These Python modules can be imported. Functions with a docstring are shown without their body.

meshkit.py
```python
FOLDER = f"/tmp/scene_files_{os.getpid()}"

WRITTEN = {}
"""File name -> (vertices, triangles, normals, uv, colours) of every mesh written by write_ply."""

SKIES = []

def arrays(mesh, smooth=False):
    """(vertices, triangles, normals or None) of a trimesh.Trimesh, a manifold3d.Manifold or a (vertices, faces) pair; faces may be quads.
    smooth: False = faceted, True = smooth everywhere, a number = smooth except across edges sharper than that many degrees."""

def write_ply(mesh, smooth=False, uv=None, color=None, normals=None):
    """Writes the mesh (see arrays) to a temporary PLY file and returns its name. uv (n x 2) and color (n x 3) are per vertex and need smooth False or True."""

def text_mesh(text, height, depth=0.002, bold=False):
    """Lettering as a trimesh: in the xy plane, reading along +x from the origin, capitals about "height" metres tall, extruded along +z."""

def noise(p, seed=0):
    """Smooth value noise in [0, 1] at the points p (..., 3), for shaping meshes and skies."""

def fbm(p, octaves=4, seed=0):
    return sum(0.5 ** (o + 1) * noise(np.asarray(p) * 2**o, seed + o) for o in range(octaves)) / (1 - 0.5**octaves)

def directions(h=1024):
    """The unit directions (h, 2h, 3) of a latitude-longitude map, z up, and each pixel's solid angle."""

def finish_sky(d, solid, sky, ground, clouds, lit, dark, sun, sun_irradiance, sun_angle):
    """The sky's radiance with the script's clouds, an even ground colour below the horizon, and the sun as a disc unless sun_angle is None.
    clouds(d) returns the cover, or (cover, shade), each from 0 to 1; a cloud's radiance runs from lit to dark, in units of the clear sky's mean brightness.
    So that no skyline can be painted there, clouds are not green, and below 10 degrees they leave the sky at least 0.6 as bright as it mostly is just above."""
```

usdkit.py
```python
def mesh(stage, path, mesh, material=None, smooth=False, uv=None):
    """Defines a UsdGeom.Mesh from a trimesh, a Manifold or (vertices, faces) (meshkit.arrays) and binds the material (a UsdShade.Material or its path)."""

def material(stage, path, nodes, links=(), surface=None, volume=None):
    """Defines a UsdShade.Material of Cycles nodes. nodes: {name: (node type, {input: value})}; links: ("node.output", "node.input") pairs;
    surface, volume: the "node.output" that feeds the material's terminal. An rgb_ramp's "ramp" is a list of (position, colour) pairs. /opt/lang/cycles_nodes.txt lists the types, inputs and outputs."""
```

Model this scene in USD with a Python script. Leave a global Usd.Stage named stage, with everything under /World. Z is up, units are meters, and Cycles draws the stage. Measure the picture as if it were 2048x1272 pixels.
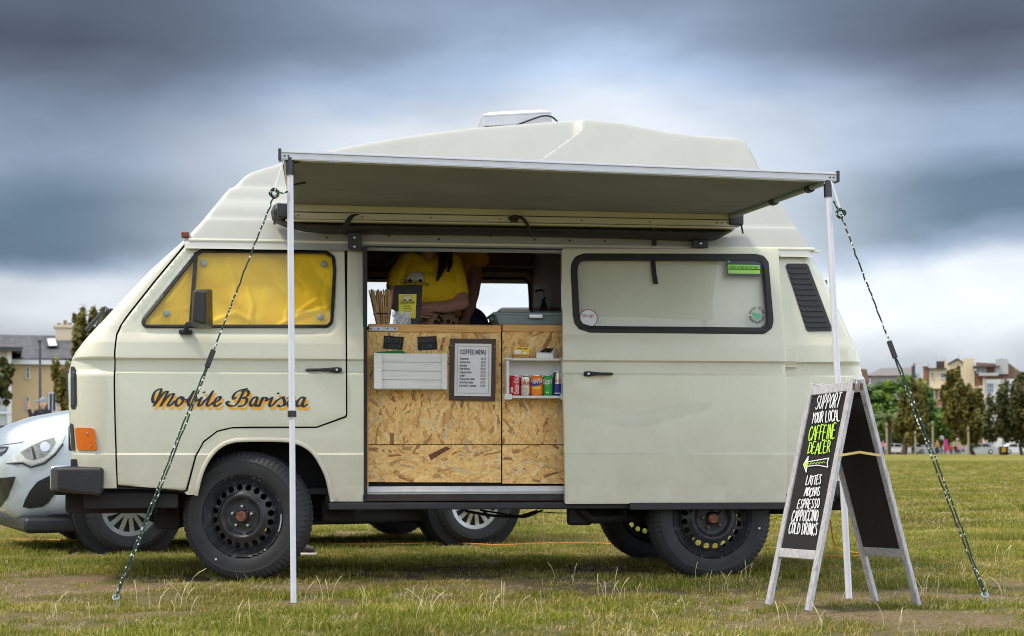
import math, random
import numpy as np
import trimesh, shapely, manifold3d
from shapely.geometry import Polygon, LineString, Point, MultiPolygon, box as sbox
from shapely import affinity
from scipy.spatial import cKDTree
import usdkit, meshkit
from pxr import Usd, UsdGeom, UsdLux, UsdShade, Gf, Sdf, Vt

random.seed(7)
R = np.random.default_rng(7)
stage = Usd.Stage.CreateInMemory()
UsdGeom.SetStageUpAxis(stage, 'Z')
UsdGeom.SetStageMetersPerUnit(stage, 1.0)
UsdGeom.Xform.Define(stage, '/World')
UsdGeom.Scope.Define(stage, '/World/Looks')

# ------------------------------------------------------------------ camera
F, CX, YH, CH = 3440.0, 1024.0, 898.0, 0.668       # focal length in photo pixels, principal column, horizon row, eye height
cam = UsdGeom.Camera.Define(stage, '/World/camera')
cam.CreateHorizontalApertureAttr(36.0)
cam.CreateFocalLengthAttr(36.0 * F / 2048)
cam.CreateVerticalApertureOffsetAttr((YH - 636) * 36.0 / 2048)
cam.CreateFStopAttr(5.6)
cam.CreateFocusDistanceAttr(8.6)
cam.CreateExposureAttr(1.30)
cam.AddTranslateOp().Set(Gf.Vec3d(0, 0, CH))
cam.AddRotateXOp().Set(90.0)

# ------------------------------------------------------------------ sky and sun
SUN_EL, SUN_AZ = math.radians(60), math.radians(-106)      # azimuth = atan2(x, y), towards the sun
SUN_I, SUN_ANGLE = 0.38, 10.0
SKY_STRENGTH = 0.15
def make_sky():
    C = lambda r, g, b: (r, g, b)
    nodes = {
        'geo': ('texture_coordinate', {}),
        'sky': ('sky_texture', {'sky_type': 'single_scattering', 'sun_disc': False, 'sun_elevation': SUN_EL, 'sun_rotation': SUN_AZ, 'aerosol_density': 1.5}),
        'sep': ('separate_xyz', {}),
        # warp the elevation with noise so that the layers of cloud are ragged
        'm1': ('mapping', {'scale': (2.2, 2.2, 5.2), 'location': (1.3, 0.2, 0.4)}),
        'n1': ('noise_texture', {'scale': 2.0, 'detail': 6.0, 'roughness': 0.47, 'distortion': 0.25}),
        'm2': ('mapping', {'scale': (1.7, 1.7, 4.0), 'location': (4.7, 1.9, 2.2)}),
        'n2': ('noise_texture', {'scale': 3.1, 'detail': 8.0, 'roughness': 0.54}),
        'w1': ('math', {'math_type': 'multiply_add', 'value2': 0.105, 'value3': -0.0525}),
        'el': ('math', {'math_type': 'add'}),
        'x2': ('math', {'math_type': 'absolute'}),
        'side': ('map_range', {'from_min': 0.06, 'from_max': 0.26, 'to_min': 0.0, 'to_max': 1.0, 'clamp': True, 'range_type': 'smoothstep'}),
        # layered stratus by elevation (sin): value is how light the cloud is
        'mid': ('rgb_ramp', {'ramp': SKY_MID}),
        'edge': ('rgb_ramp', {'ramp': SKY_EDGE}),
        'esc': ('map_range', {'from_min': -0.02, 'from_max': 0.98, 'to_min': 0.0, 'to_max': 1.0, 'clamp': True}),
        'lay': ('mix', {}),
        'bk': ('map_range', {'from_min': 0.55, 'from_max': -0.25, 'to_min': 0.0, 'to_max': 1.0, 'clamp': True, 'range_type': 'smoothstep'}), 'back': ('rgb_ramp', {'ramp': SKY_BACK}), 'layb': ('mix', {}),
        'tex': ('map_range', {'from_min': 0.25, 'from_max': 0.75, 'to_min': 0.76, 'to_max': 1.24, 'clamp': False}),
        'mul': ('mix', {'mix_type': 'multiply', 'fac': 1.0}),
        'texc': ('combine_color', {}),
        'lf': ('map_range', {'from_min': -0.22, 'from_max': -0.04, 'to_min': 0.78, 'to_max': 1.0, 'clamp': True}), 'lfm': ('math', {'math_type': 'multiply'}),
        'fin': ('mix', {'fac': 0.96}),
        'bg': ('background_shader', {'strength': SKY_STRENGTH}),
    }
    links = [('geo.generated', 'sep.vector'), ('geo.generated', 'm1.vector'), ('geo.generated', 'm2.vector'),
             ('m1.vector', 'n1.vector'), ('m2.vector', 'n2.vector'), ('n1.fac', 'w1.value1'),
             ('sep.z', 'el.value1'), ('w1.value', 'el.value2'), ('el.value', 'esc.value'), ('esc.result', 'mid.fac'), ('esc.result', 'edge.fac'),
             ('sep.x', 'x2.value1'), ('x2.value', 'side.value'), ('side.result', 'lay.fac'), ('mid.color', 'lay.color1'), ('edge.color', 'lay.color2'),
             ('n2.fac', 'tex.value'), ('sep.x', 'lf.value'), ('tex.result', 'lfm.value1'), ('lf.result', 'lfm.value2'), ('lfm.value', 'texc.r'), ('lfm.value', 'texc.g'), ('lfm.value', 'texc.b'),
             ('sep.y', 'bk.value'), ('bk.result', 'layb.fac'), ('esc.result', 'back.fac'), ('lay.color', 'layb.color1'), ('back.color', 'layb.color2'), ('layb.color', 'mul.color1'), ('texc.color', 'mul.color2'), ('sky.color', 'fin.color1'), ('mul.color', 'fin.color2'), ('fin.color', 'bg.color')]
    m = usdkit.material(stage, '/World/Looks/sky_look', nodes, links, surface='bg.background')
    d = UsdLux.DomeLight.Define(stage, '/World/sky')
    UsdShade.MaterialBindingAPI.Apply(d.GetPrim()).Bind(m)
    d.GetPrim().SetCustomDataByKey('kind', 'structure')
    d.GetPrim().SetCustomDataByKey('label', 'layered grey and white cloud over the field')
    d.GetPrim().SetCustomDataByKey('category', 'sky')
def g_(v, t=(0.93, 1.0, 1.12)): return tuple(v * k for k in t)
# cloud radiance by elevation (divided by the dome strength), straight ahead and off to the sides
BLU, SLT, WHT = (.78, 1, 1.34), (.64, 1, 1.42), (.94, 1, 1.08)
SKY_MID = [(0.0, g_(1.6, BLU)), (0.05, g_(2.0, WHT)), (0.09, g_(2.6, WHT)), (0.17, g_(2.6, WHT)), (0.205, g_(2.2, WHT)), (0.23, g_(1.6, BLU)), (0.25, g_(1.0, BLU)), (0.28, g_(.65, BLU)), (0.31, g_(.9, BLU)), (0.40, g_(3.0)), (0.50, g_(4.0)), (1.0, g_(4.0))]
SKY_EDGE = [(0.0, g_(.75, BLU)), (0.05, g_(1.0, BLU)), (0.072, g_(1.6, WHT)), (0.092, g_(2.7, WHT)), (0.120, g_(2.4, WHT)), (0.133, g_(1.2, BLU)), (0.143, g_(.52, SLT)), (0.165, g_(.52, SLT)), (0.19, g_(1.15, BLU)), (0.212, g_(1.0, BLU)), (0.235, g_(.45, (.84, .98, 1.34))), (0.255, g_(.24, (.88, .96, 1.34))), (0.30, g_(.5, BLU)), (0.40, g_(3.0)), (0.50, g_(4.0)), (1.0, g_(4.0))]
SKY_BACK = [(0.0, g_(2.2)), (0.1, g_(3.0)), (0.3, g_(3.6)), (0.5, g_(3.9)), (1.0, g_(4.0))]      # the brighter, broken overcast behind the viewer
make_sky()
sun = UsdLux.DistantLight.Define(stage, '/World/sun')
sun.CreateIntensityAttr(SUN_I); sun.CreateAngleAttr(SUN_ANGLE); sun.CreateNormalizeAttr(True)
sun.CreateColorAttr(Gf.Vec3f(1.0, 0.92, 0.78))
sun.AddRotateZOp().Set(-math.degrees(SUN_AZ)); sun.AddRotateXOp().Set(-(90 - math.degrees(SUN_EL)) )
# (light shines along -z; tilt by 90-elevation about x, then turn to the azimuth)

# ------------------------------------------------------------------ picture to place: points of the photo put on known planes
def ray(x, y): return np.array([(x - CX) / F, 1.0, (YH - y) / F])
EYE = np.array([0, 0, CH])
def ground(x, y, z=0.0):
    r = ray(x, y); return EYE + r * ((z - CH) / r[2])
def at(x, y, D): return EYE + ray(x, y) * D
YAW = math.radians(7.0)
VO = np.array([(495 - CX) * 8.9 / F, 8.9, 0.0])                     # under the front near wheel
VA = np.array([math.cos(YAW), math.sin(YAW), 0]); VB = np.array([-math.sin(YAW), math.cos(YAW), 0])
def to_world(p):
    p = np.atleast_2d(p); return VO + p[:, :1] * VA + p[:, 1:2] * VB + p[:, 2:3] * np.array([0, 0, 1.0])
def vp(x, y, v=0.0):
    """photo pixel -> (u, w) on the van's plane at lateral depth v (metres in from the widest line of the near side)"""
    r = ray(x, y); t = ((VO - EYE) @ VB + v) / (r @ VB)
    p = EYE + r * t
    return np.array([(p - VO) @ VA, p[2]])
def vs(x, y, dv=0.0):
    """photo pixel -> (u, w) on the van's near side skin"""
    v = 0.0
    for _ in range(4):
        q = vp(x, y, v + dv); v = s_of(q[1])
    return q
SW = np.array([(0.40, .035), (0.47, .016), (0.60, .004), (0.637, .0), (0.648, .008), (0.70, .006), (0.85, .002), (1.0, .001), (1.058, .0), (1.072, .020), (1.128, .022), (1.137, .0), (1.145, .0), (1.22, .007), (1.27, .022), (1.30, .026), (1.78, .115), (1.9, .14)])
def s_of(w): return np.interp(w, SW[:, 0], SW[:, 1])
SKNOTS = list(SW[:, 0])
vsp = lambda pts, dv=0.0: [tuple(vs(x, y, dv)) for x, y in pts]

# ------------------------------------------------------------------ scene helpers
COUNT = {}
def numbered(base):
    n = COUNT.get(base, 0); COUNT[base] = n + 1
    return base if n == 0 else f'{base}_{n:03d}'
class Thing:
    def __init__(self, name, label, cat, base=(0, 0, 0), frame='world', group=None, kind=None, turn=0.0):
        """frame 'van': meshes are given in van coordinates (u, v, w); 'world': in world coordinates. base: the thing's foot in that frame."""
        self.path = numbered('/World/' + name); self.base = np.array(base, float); self.frame = frame
        x = UsdGeom.Xform.Define(stage, self.path)
        loc = to_world(self.base)[0] if frame == 'van' else self.base
        x.AddTranslateOp().Set(Gf.Vec3d(*map(float, loc)))
        if frame == 'van': x.AddRotateZOp().Set(math.degrees(YAW))
        if turn: x.AddRotateZOp().Set(turn)
        self.prim = x.GetPrim(); data(self.prim, label, cat, group, kind)
    def part(self, name, mesh, mat, smooth=30, parent=None, label=None, kind=None, tone=None):
        path = numbered((parent or self.path) + '/' + name)
        v, f = (np.array(mesh.vertices), np.array(mesh.faces)) if isinstance(mesh, trimesh.Trimesh) else meshkit.arrays(mesh)[:2]
        m = trimesh.Trimesh(v - self.base, f, process=False)
        p = usdkit.mesh(stage, path, m, mat, smooth=smooth).GetPrim()
        if tone is not None: set_tone(p, tone)
        if label: p.SetCustomDataByKey('label', label)
        if kind: p.SetCustomDataByKey('kind', kind)
        return path
    def group(self, name, parent=None):
        path = numbered((parent or self.path) + '/' + name); UsdGeom.Xform.Define(stage, path); return path
def data(prim, label=None, cat=None, group=None, kind=None):
    for k, v in (('label', label), ('category', cat), ('group', group), ('kind', kind)):
        if v: prim.SetCustomDataByKey(k, v)
def set_tone(prim, tone):
    """a number per vertex that a material reads as 'tone'"""
    UsdGeom.PrimvarsAPI(prim).CreatePrimvar('tone', Sdf.ValueTypeNames.FloatArray, 'vertex').Set(Vt.FloatArray.FromNumpy(np.asarray(tone, np.float32)))
def single(name, mesh, mat, label=None, cat=None, smooth=30, group=None, kind=None, tone=None):
    p = usdkit.mesh(stage, numbered('/World/' + name), mesh, mat, smooth=smooth).GetPrim(); data(p, label, cat, group, kind)
    if tone is not None: set_tone(p, tone)
    return p

# ------------------------------------------------------------------ mesh helpers
cat_ = lambda ms: trimesh.util.concatenate([m for m in ms if m is not None])
def bx(x0, x1, y0, y1, z0, z1, r=0.0, seg=2):
    """box, its edges rounded by r"""
    if r <= 0:
        m = trimesh.creation.box([x1 - x0, y1 - y0, z1 - z0]); m.apply_translation([(x0 + x1) / 2, (y0 + y1) / 2, (z0 + z1) / 2]); return m
    r = min(r, .499 * min(x1 - x0, y1 - y0, z1 - z0))
    s = manifold3d.Manifold.sphere(r, 4 * seg)
    pts = [s.translate((a, b, c)) for a in (x0 + r, x1 - r) for b in (y0 + r, y1 - r) for c in (z0 + r, z1 - r)]
    return tm(manifold3d.Manifold.batch_hull(pts))
def tm(m):
    a = m.to_mesh(); return trimesh.Trimesh(np.array(a.vert_properties[:, :3], float), np.array(a.tri_verts), process=False)
def tube(pts, r, sides=8, cap=True):
    p = np.asarray(pts, float); n = len(p); r = np.broadcast_to(np.asarray(r, float), (n,))
    t = np.gradient(p, axis=0); t /= np.linalg.norm(t, axis=1, keepdims=True) + 1e-12
    a = np.cross(t[0], [0, 0, 1.0]) if abs(t[0, 2]) < .9 else np.cross(t[0], [1.0, 0, 0])
    A = []
    for k in range(n):
        a = a - t[k] * (a @ t[k]); a /= np.linalg.norm(a) + 1e-12; A.append(a)
    A = np.array(A); B = np.cross(t, A); ang = np.arange(sides) * 2 * np.pi / sides
    v = (p[:, None] + r[:, None, None] * (np.cos(ang)[None, :, None] * A[:, None] + np.sin(ang)[None, :, None] * B[:, None])).reshape(-1, 3)
    f = []
    for i in range(n - 1):
        for j in range(sides):
            k = (j + 1) % sides
            f += [[i * sides + j, i * sides + k, (i + 1) * sides + k], [i * sides + j, (i + 1) * sides + k, (i + 1) * sides + j]]
    if cap:
        v = np.vstack([v, p[0], p[-1]]); c0, c1 = len(v) - 2, len(v) - 1
        for j in range(sides):
            k = (j + 1) % sides
            f += [[c0, k, j], [c1, (n - 1) * sides + j, (n - 1) * sides + k]]
    return trimesh.Trimesh(v, np.array(f)[:, ::1], process=False)
def curve(pts, n=8):
    """Catmull-Rom through the points"""
    p = np.asarray(pts, float)
    if len(p) < 3: return np.array([p[0] + (p[-1] - p[0]) * t for t in np.linspace(0, 1, n + 1)])
    q = np.vstack([2 * p[0] - p[1], p, 2 * p[-1] - p[-2]]); out = []
    for i in range(1, len(q) - 2):
        for t in np.linspace(0, 1, n, endpoint=False):
            out.append(.5 * (2 * q[i] + (q[i + 1] - q[i - 1]) * t + (2 * q[i - 1] - 5 * q[i] + 4 * q[i + 1] - q[i + 2]) * t * t + (3 * q[i] - 3 * q[i + 1] + q[i + 2] - q[i - 1]) * t ** 3))
    return np.array(out + [p[-1]])
def beam(p0, p1, w, t, side):
    """bar from p0 to p1, w wide along the direction nearest to side, t thick; slightly bevelled"""
    p0, p1, side = (np.asarray(a, float) for a in (p0, p1, side)); d = p1 - p0; L = np.linalg.norm(d); d /= L
    s = side - d * (side @ d); s /= np.linalg.norm(s); n = np.cross(s, d)
    b = bx(-w / 2, w / 2, -t / 2, t / 2, 0, L, .12 * min(w, t), 1)
    v = np.array(b.vertices); b.vertices = p0 + v[:, :1] * s + v[:, 1:2] * n + v[:, 2:3] * d
    return b if np.linalg.det(np.array([s, n, d])) > 0 else trimesh.Trimesh(b.vertices, b.faces[:, ::-1], process=False)
def revolve(profile, n=48, axis='z', th0=0.0):
    """profile (r, z) revolved; axis 'y' turns it to face -y (z becomes -y)"""
    pr = np.asarray(profile, float); k = len(pr); a = th0 + np.arange(n) * 2 * np.pi / n
    v = np.stack([pr[None, :, 0] * np.cos(a)[:, None], pr[None, :, 0] * np.sin(a)[:, None], np.broadcast_to(pr[None, :, 1], (n, k))], -1).reshape(-1, 3)
    f = []
    for i in range(n):
        j = (i + 1) % n
        for m in range(k - 1):
            f += [[i * k + m, j * k + m, j * k + m + 1], [i * k + m, j * k + m + 1, i * k + m + 1]]
    if axis == 'y': v = np.stack([v[:, 0], -v[:, 2], v[:, 1]], -1)
    m = trimesh.Trimesh(v, f, process=False)
    return m
def grid_mesh(P, flip=False, close_u=False):
    """P (n, m, 3) lattice of points as a surface"""
    n, m = P.shape[:2]; f = []
    for i in range(n if close_u else n - 1):
        k = (i + 1) % n
        a = i * m + np.arange(m - 1); b = k * m + np.arange(m - 1)
        f.append(np.stack([a, b, b + 1], 1)); f.append(np.stack([a, b + 1, a + 1], 1))
    f = np.vstack(f)
    return trimesh.Trimesh(P.reshape(-1, 3), f[:, ::-1] if flip else f, process=False)
def polys(g):
    if g.is_empty: return []
    if g.geom_type == 'Polygon': return [g]
    return [p for p in getattr(g, 'geoms', []) for p in polys(p)] if hasattr(g, 'geoms') else []
def tri2(poly):
    """triangulates a shapely polygon"""
    v, f = trimesh.creation.triangulate_polygon(poly, engine='earcut'); return np.asarray(v), np.asarray(f)
def cut_grid(poly, us, ws):
    """poly cut by the lines u = us and w = ws, as one conforming triangle mesh"""
    V, Fc, n = [], [], 0
    b = poly.bounds
    us = [u for u in sorted(us) if b[0] + 1e-4 < u < b[2] - 1e-4]; us = [b[0] - .01] + us + [b[2] + .01]
    ws = [w for w in sorted(ws) if b[1] + 1e-4 < w < b[3] - 1e-4]; ws = [b[1] - .01] + ws + [b[3] + .01]
    shapely.prepare(poly)
    for w0, w1 in zip(ws[:-1], ws[1:]):
        row = poly.intersection(sbox(b[0] - .02, w0, b[2] + .02, w1))
        if row.is_empty: continue
        shapely.prepare(row)
        for u0, u1 in zip(us[:-1], us[1:]):
            cell = sbox(u0, w0, u1, w1)
            if poly.contains(cell):
                V += [[u0, w0], [u1, w0], [u1, w1], [u0, w1]]; Fc += [[n, n + 1, n + 2], [n, n + 2, n + 3]]; n += 4; continue
            for g in polys(row.intersection(cell)):
                if g.area < 1e-9: continue
                v, f = tri2(g)
                V += v.tolist(); Fc += (f + n).tolist(); n += len(v)
    V, Fc = np.array(V), np.array(Fc)
    key = np.round(V, 6); uq, inv = np.unique(key, axis=0, return_inverse=True); Fc = inv.ravel()[Fc]
    Fc = Fc[(Fc[:, 0] != Fc[:, 1]) & (Fc[:, 1] != Fc[:, 2]) & (Fc[:, 0] != Fc[:, 2])]
    a = uq[Fc]; area = (a[:, 1, 0] - a[:, 0, 0]) * (a[:, 2, 1] - a[:, 0, 1]) - (a[:, 2, 0] - a[:, 0, 0]) * (a[:, 1, 1] - a[:, 0, 1])
    Fc = np.where((area < 0)[:, None], Fc[:, ::-1], Fc)[np.abs(area) > 1e-12]
    return uq, Fc
def relief(poly, vfun, rim=0.02, us=(), ws=(), bevel=0.0, place=None):
    """sheet over poly in the (u, w) plane; vfun(u, w) gives its depth; its border is turned in by rim. Faces -v."""
    ms = []
    for pg in polys(poly):
        V, Fc = cut_grid(pg, us, ws)
        v = vfun(V[:, 0], V[:, 1]) * np.ones(len(V))
        e = np.sort(np.vstack([Fc[:, [0, 1]], Fc[:, [1, 2]], Fc[:, [2, 0]]]), 1); d = np.vstack([Fc[:, [0, 1]], Fc[:, [1, 2]], Fc[:, [2, 0]]])
        uq, inv, cnt = np.unique(e, axis=0, return_inverse=True, return_counts=True)
        bd = d[cnt[inv.ravel()] == 1]
        P = np.stack([V[:, 0], v, V[:, 1]], 1)
        if bevel:
            on = np.unique(bd); P[on, 1] += bevel
        faces = [Fc]
        if rim:
            on = np.unique(bd); idx = np.full(len(P), -1); idx[on] = len(P) + np.arange(len(on))
            Q = P[on].copy(); Q[:, 1] += rim; P = np.vstack([P, Q])
            faces += [np.stack([bd[:, 1], bd[:, 0], idx[bd[:, 0]]], 1), np.stack([bd[:, 1], idx[bd[:, 0]], idx[bd[:, 1]]], 1)]
        ms.append(trimesh.Trimesh(P if place is None else place(P), np.vstack(faces), process=False))
    return cat_(ms) if ms else None
def rpoly(pts, r):
    """polygon with rounded corners"""
    p = Polygon(pts).buffer(0); return p.buffer(-r).buffer(2 * r, quad_segs=6).buffer(-r) if r > 0 else p
def slab(poly, t, bevel=0):
    """extrudes a shapely polygon in xy by t along z"""
    return cat_([trimesh.creation.extrude_polygon(g, t, engine='earcut') for g in polys(poly)])
def blob(chains, edge=.02, smooth=8, extra=()):
    """continuous figure: hulls of neighbouring spheres joined, refined and smoothed. chains: lists of (x, y, z, r)"""
    M = manifold3d.Manifold; parts = list(extra)
    for ch in chains:
        sp = [M.sphere(c[3], 20).translate(tuple(c[:3])) for c in ch]
        parts += [M.batch_hull([a, b]) for a, b in zip(sp[:-1], sp[1:])] if len(sp) > 1 else sp
    m = M.batch_boolean(parts, manifold3d.OpType.Add).refine_to_length(edge)
    t = tm(m); t.merge_vertices()
    trimesh.smoothing.filter_taubin(t, lamb=.5, nu=.52, iterations=smooth)
    return t

# ------------------------------------------------------------------ materials
MATS = {}
def mat(name, nodes, links, surface='p.BSDF', volume=None):
    MATS[name] = usdkit.material(stage, '/World/Looks/' + name, nodes, links, surface=surface, volume=volume); return MATS[name]
def plain(name, col, rough=.5, metal=0.0, var=.12, scale=14.0, bump=0.0, bscale=60.0, spec=.5, **kw):
    """one colour with a soft noise in tone and an optional fine bump"""
    lo, hi = tuple(c * (1 - var) for c in col), tuple(min(1, c * (1 + var)) for c in col)
    n = {'tc': ('geometry', {}), 'n': ('noise_texture', {'scale': scale, 'detail': 5.0, 'roughness': .6}), 'r': ('rgb_ramp', {'ramp': [(.28, lo), (.72, hi)]}),
         'p': ('principled_bsdf', {'roughness': rough, 'metallic': metal, 'specular_ior_level': spec, **kw})}
    l = [('tc.position', 'n.vector'), ('n.fac', 'r.fac'), ('r.color', 'p.base_color')]
    if bump:
        n['bn'] = ('noise_texture', {'scale': bscale, 'detail': 4.0}); n['b'] = ('bump', {'strength': bump, 'distance': .01})
        l += [('tc.position', 'bn.vector'), ('bn.fac', 'b.height'), ('b.normal', 'p.normal')]
    return mat(name, n, l)
def islands(name, stops, rough=.6, trans=0.0, noise=.0, bump=0.0, spec=.4, nscale=30.0):
    """each separate piece of a mesh takes its own tone from the ramp"""
    n = {'g': ('geometry', {}), 'a': ('attribute', {'attribute': 'tone'}), 'r': ('rgb_ramp', {'ramp': stops}), 'p': ('principled_bsdf', {'roughness': rough, 'specular_ior_level': spec})}
    l = [('a.fac', 'r.fac')]
    if noise:
        n['n'] = ('noise_texture', {'scale': nscale, 'detail': 4.0}); n['nr'] = ('map_range', {'from_min': .3, 'from_max': .7, 'to_min': 1 - noise, 'to_max': 1 + noise})
        n['cc'] = ('combine_color', {}); n['mx'] = ('mix', {'mix_type': 'multiply', 'fac': 1.0})
        l += [('g.position', 'n.vector'), ('n.fac', 'nr.value'), ('nr.result', 'cc.r'), ('nr.result', 'cc.g'), ('nr.result', 'cc.b'), ('r.color', 'mx.color1'), ('cc.color', 'mx.color2')]
        out = 'mx.color'
    else: out = 'r.color'
    l += [(out, 'p.base_color')]
    if trans:
        n['t'] = ('translucent_bsdf', {}); n['m'] = ('mix_closure', {'fac': trans}); l += [(out, 't.color'), ('p.BSDF', 'm.closure1'), ('t.BSDF', 'm.closure2')]
        return mat(name, n, l, surface='m.closure')
    return mat(name, n, l)
def cloudy_glass(name, tint=(.9, .95, .95), base=.045):
    """a thin pane: clear face on, mirror-like at a glance, the same from both sides"""
    return mat(name, {'t': ('transparent_bsdf', {'color': tint}), 'g': ('glossy_bsdf', {'color': (1, 1, 1), 'roughness': .02}), 'f': ('layer_weight', {'blend': .5}), 'pw': ('math', {'math_type': 'power', 'value2': 4.5}), 'ma': ('math', {'math_type': 'multiply_add', 'value2': .85, 'value3': base, 'use_clamp': True}), 'm': ('mix_closure', {})},
               [('f.facing', 'pw.value1'), ('pw.value', 'ma.value1'), ('ma.value', 'm.fac'), ('t.BSDF', 'm.closure1'), ('g.BSDF', 'm.closure2')], surface='m.closure')
# cream paint: even coat, a little road film low down, faint dull patches
mat('cream_paint', {'g': ('geometry', {}), 'n': ('noise_texture', {'scale': 2.2, 'detail': 6.0, 'roughness': .6}), 'r': ('rgb_ramp', {'ramp': [(.3, (.60, .60, .475)), (.62, (.66, .66, .53)), (.8, (.67, .67, .545))]}),
     'n2': ('noise_texture', {'scale': 90.0, 'detail': 3.0}), 'r2': ('map_range', {'from_min': .60, 'from_max': .8, 'to_min': 0.0, 'to_max': .45, 'clamp': True}),
     'sz': ('separate_xyz', {}), 'zz': ('map_range', {'from_min': .42, 'from_max': 1.0, 'to_min': .85, 'to_max': 0.0, 'clamp': True}), 'nz': ('noise_texture', {'scale': 9.0, 'detail': 6.0, 'roughness': .7}),
     'dm': ('math', {'math_type': 'multiply', 'use_clamp': True}), 'mx': ('mix', {'color2': (.36, .33, .25)}), 'mx2': ('mix', {'color2': (.42, .40, .32)}),
     'p': ('principled_bsdf', {'roughness': .34, 'coat_weight': .35, 'coat_roughness': .12})},
    [('g.position', 'n.vector'), ('n.fac', 'r.fac'), ('g.position', 'n2.vector'), ('n2.fac', 'r2.value'), ('g.position', 'sz.vector'), ('sz.z', 'zz.value'), ('g.position', 'nz.vector'), ('nz.fac', 'dm.value1'), ('zz.result', 'dm.value2'),
     ('r.color', 'mx.color1'), ('dm.value', 'mx.fac'), ('mx.color', 'mx2.color1'), ('r2.result', 'mx2.fac'), ('mx2.color', 'p.base_color')])
plain('roof_gel', (.41, .415, .38), .5, var=.06, scale=3, bump=.05, bscale=40)
plain('black_rubber', (.011, .011, .011), .6, var=.3, bump=.1)
plain('black_plastic', (.013, .013, .014), .42, var=.3, scale=30, bump=.12, bscale=220)
plain('bumper_plastic', (.013, .0125, .0145), .5, var=.35, scale=9, bump=.15, bscale=120)
plain('underbody_dark', (.007, .006, .0055), .8, var=.4, scale=6)
plain('tyre_rubber', (.017, .017, .019), .62, var=.35, scale=11, bump=.12, bscale=80)
plain('steel_black', (.016, .016, .018), .38, var=.4, scale=18)
plain('chrome_nut', (.7, .72, .72), .25, metal=1.0)
plain('rust', (.15, .055, .03), .85, var=.55, scale=60, bump=.4, bscale=150)
plain('silver_metal', (.55, .56, .58), .32, metal=.9, var=.1)
plain('brass_plate', (.62, .47, .18), .35, metal=.9, var=.2)
plain('white_pole', (.60, .61, .66), .35, metal=.0, var=.05)
plain('rail_white', (.56, .57, .60), .32, var=.05)
plain('rail_cream', (.62, .58, .42), .4, var=.06, scale=5)
plain('black_vinyl', (.014, .014, .014), .5, var=.3, bump=.15, bscale=25)
plain('strap_black', (.014, .014, .015), .7, bump=.2, bscale=300)
plain('orange_lens', (.60, .13, .008), .18, var=.15, scale=120, coat_weight=.6)
plain('headlamp_dark', (.02, .02, .022), .12, var=.2)
plain('white_wood', (.66, .66, .64), .6, var=.08, scale=8)
plain('paper_white', (.74, .75, .78), .45, var=.03)
plain('frame_brown', (.050, .028, .017), .5, var=.3, scale=30)
plain('ink', (.012, .014, .02), .6, var=.1)
plain('chalk_grey', (.11, .11, .11), .9, var=.2)
plain('chalkboard', (.008, .008, .008), .7, var=.3, scale=40)
plain('chalk_white', (.80, .82, .84), .8, var=.05)
plain('chalk_green', (.46, .78, .06), .8, var=.05)
plain('sticker_orange', (.86, .40, .015), .5, var=.04)
plain('sticker_black', (.012, .014, .022), .4, var=.1)
plain('lime_green', (.24, .68, .03), .4, var=.05)
plain('dark_slate', (.035, .04, .055), .4, var=.1)
plain('mint', (.10, .48, .27), .5, var=.2)
plain('pure_red', (.55, .012, .02), .28, var=.08)
plain('deep_red', (.35, .02, .02), .5, var=.1)
plain('can_cream', (.72, .66, .50), .3, var=.06)
plain('can_orange', (.80, .20, .01), .28, var=.1)
plain('can_green', (.03, .34, .05), .28, var=.1)
plain('can_blue', (.012, .03, .22), .28, var=.1)
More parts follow.
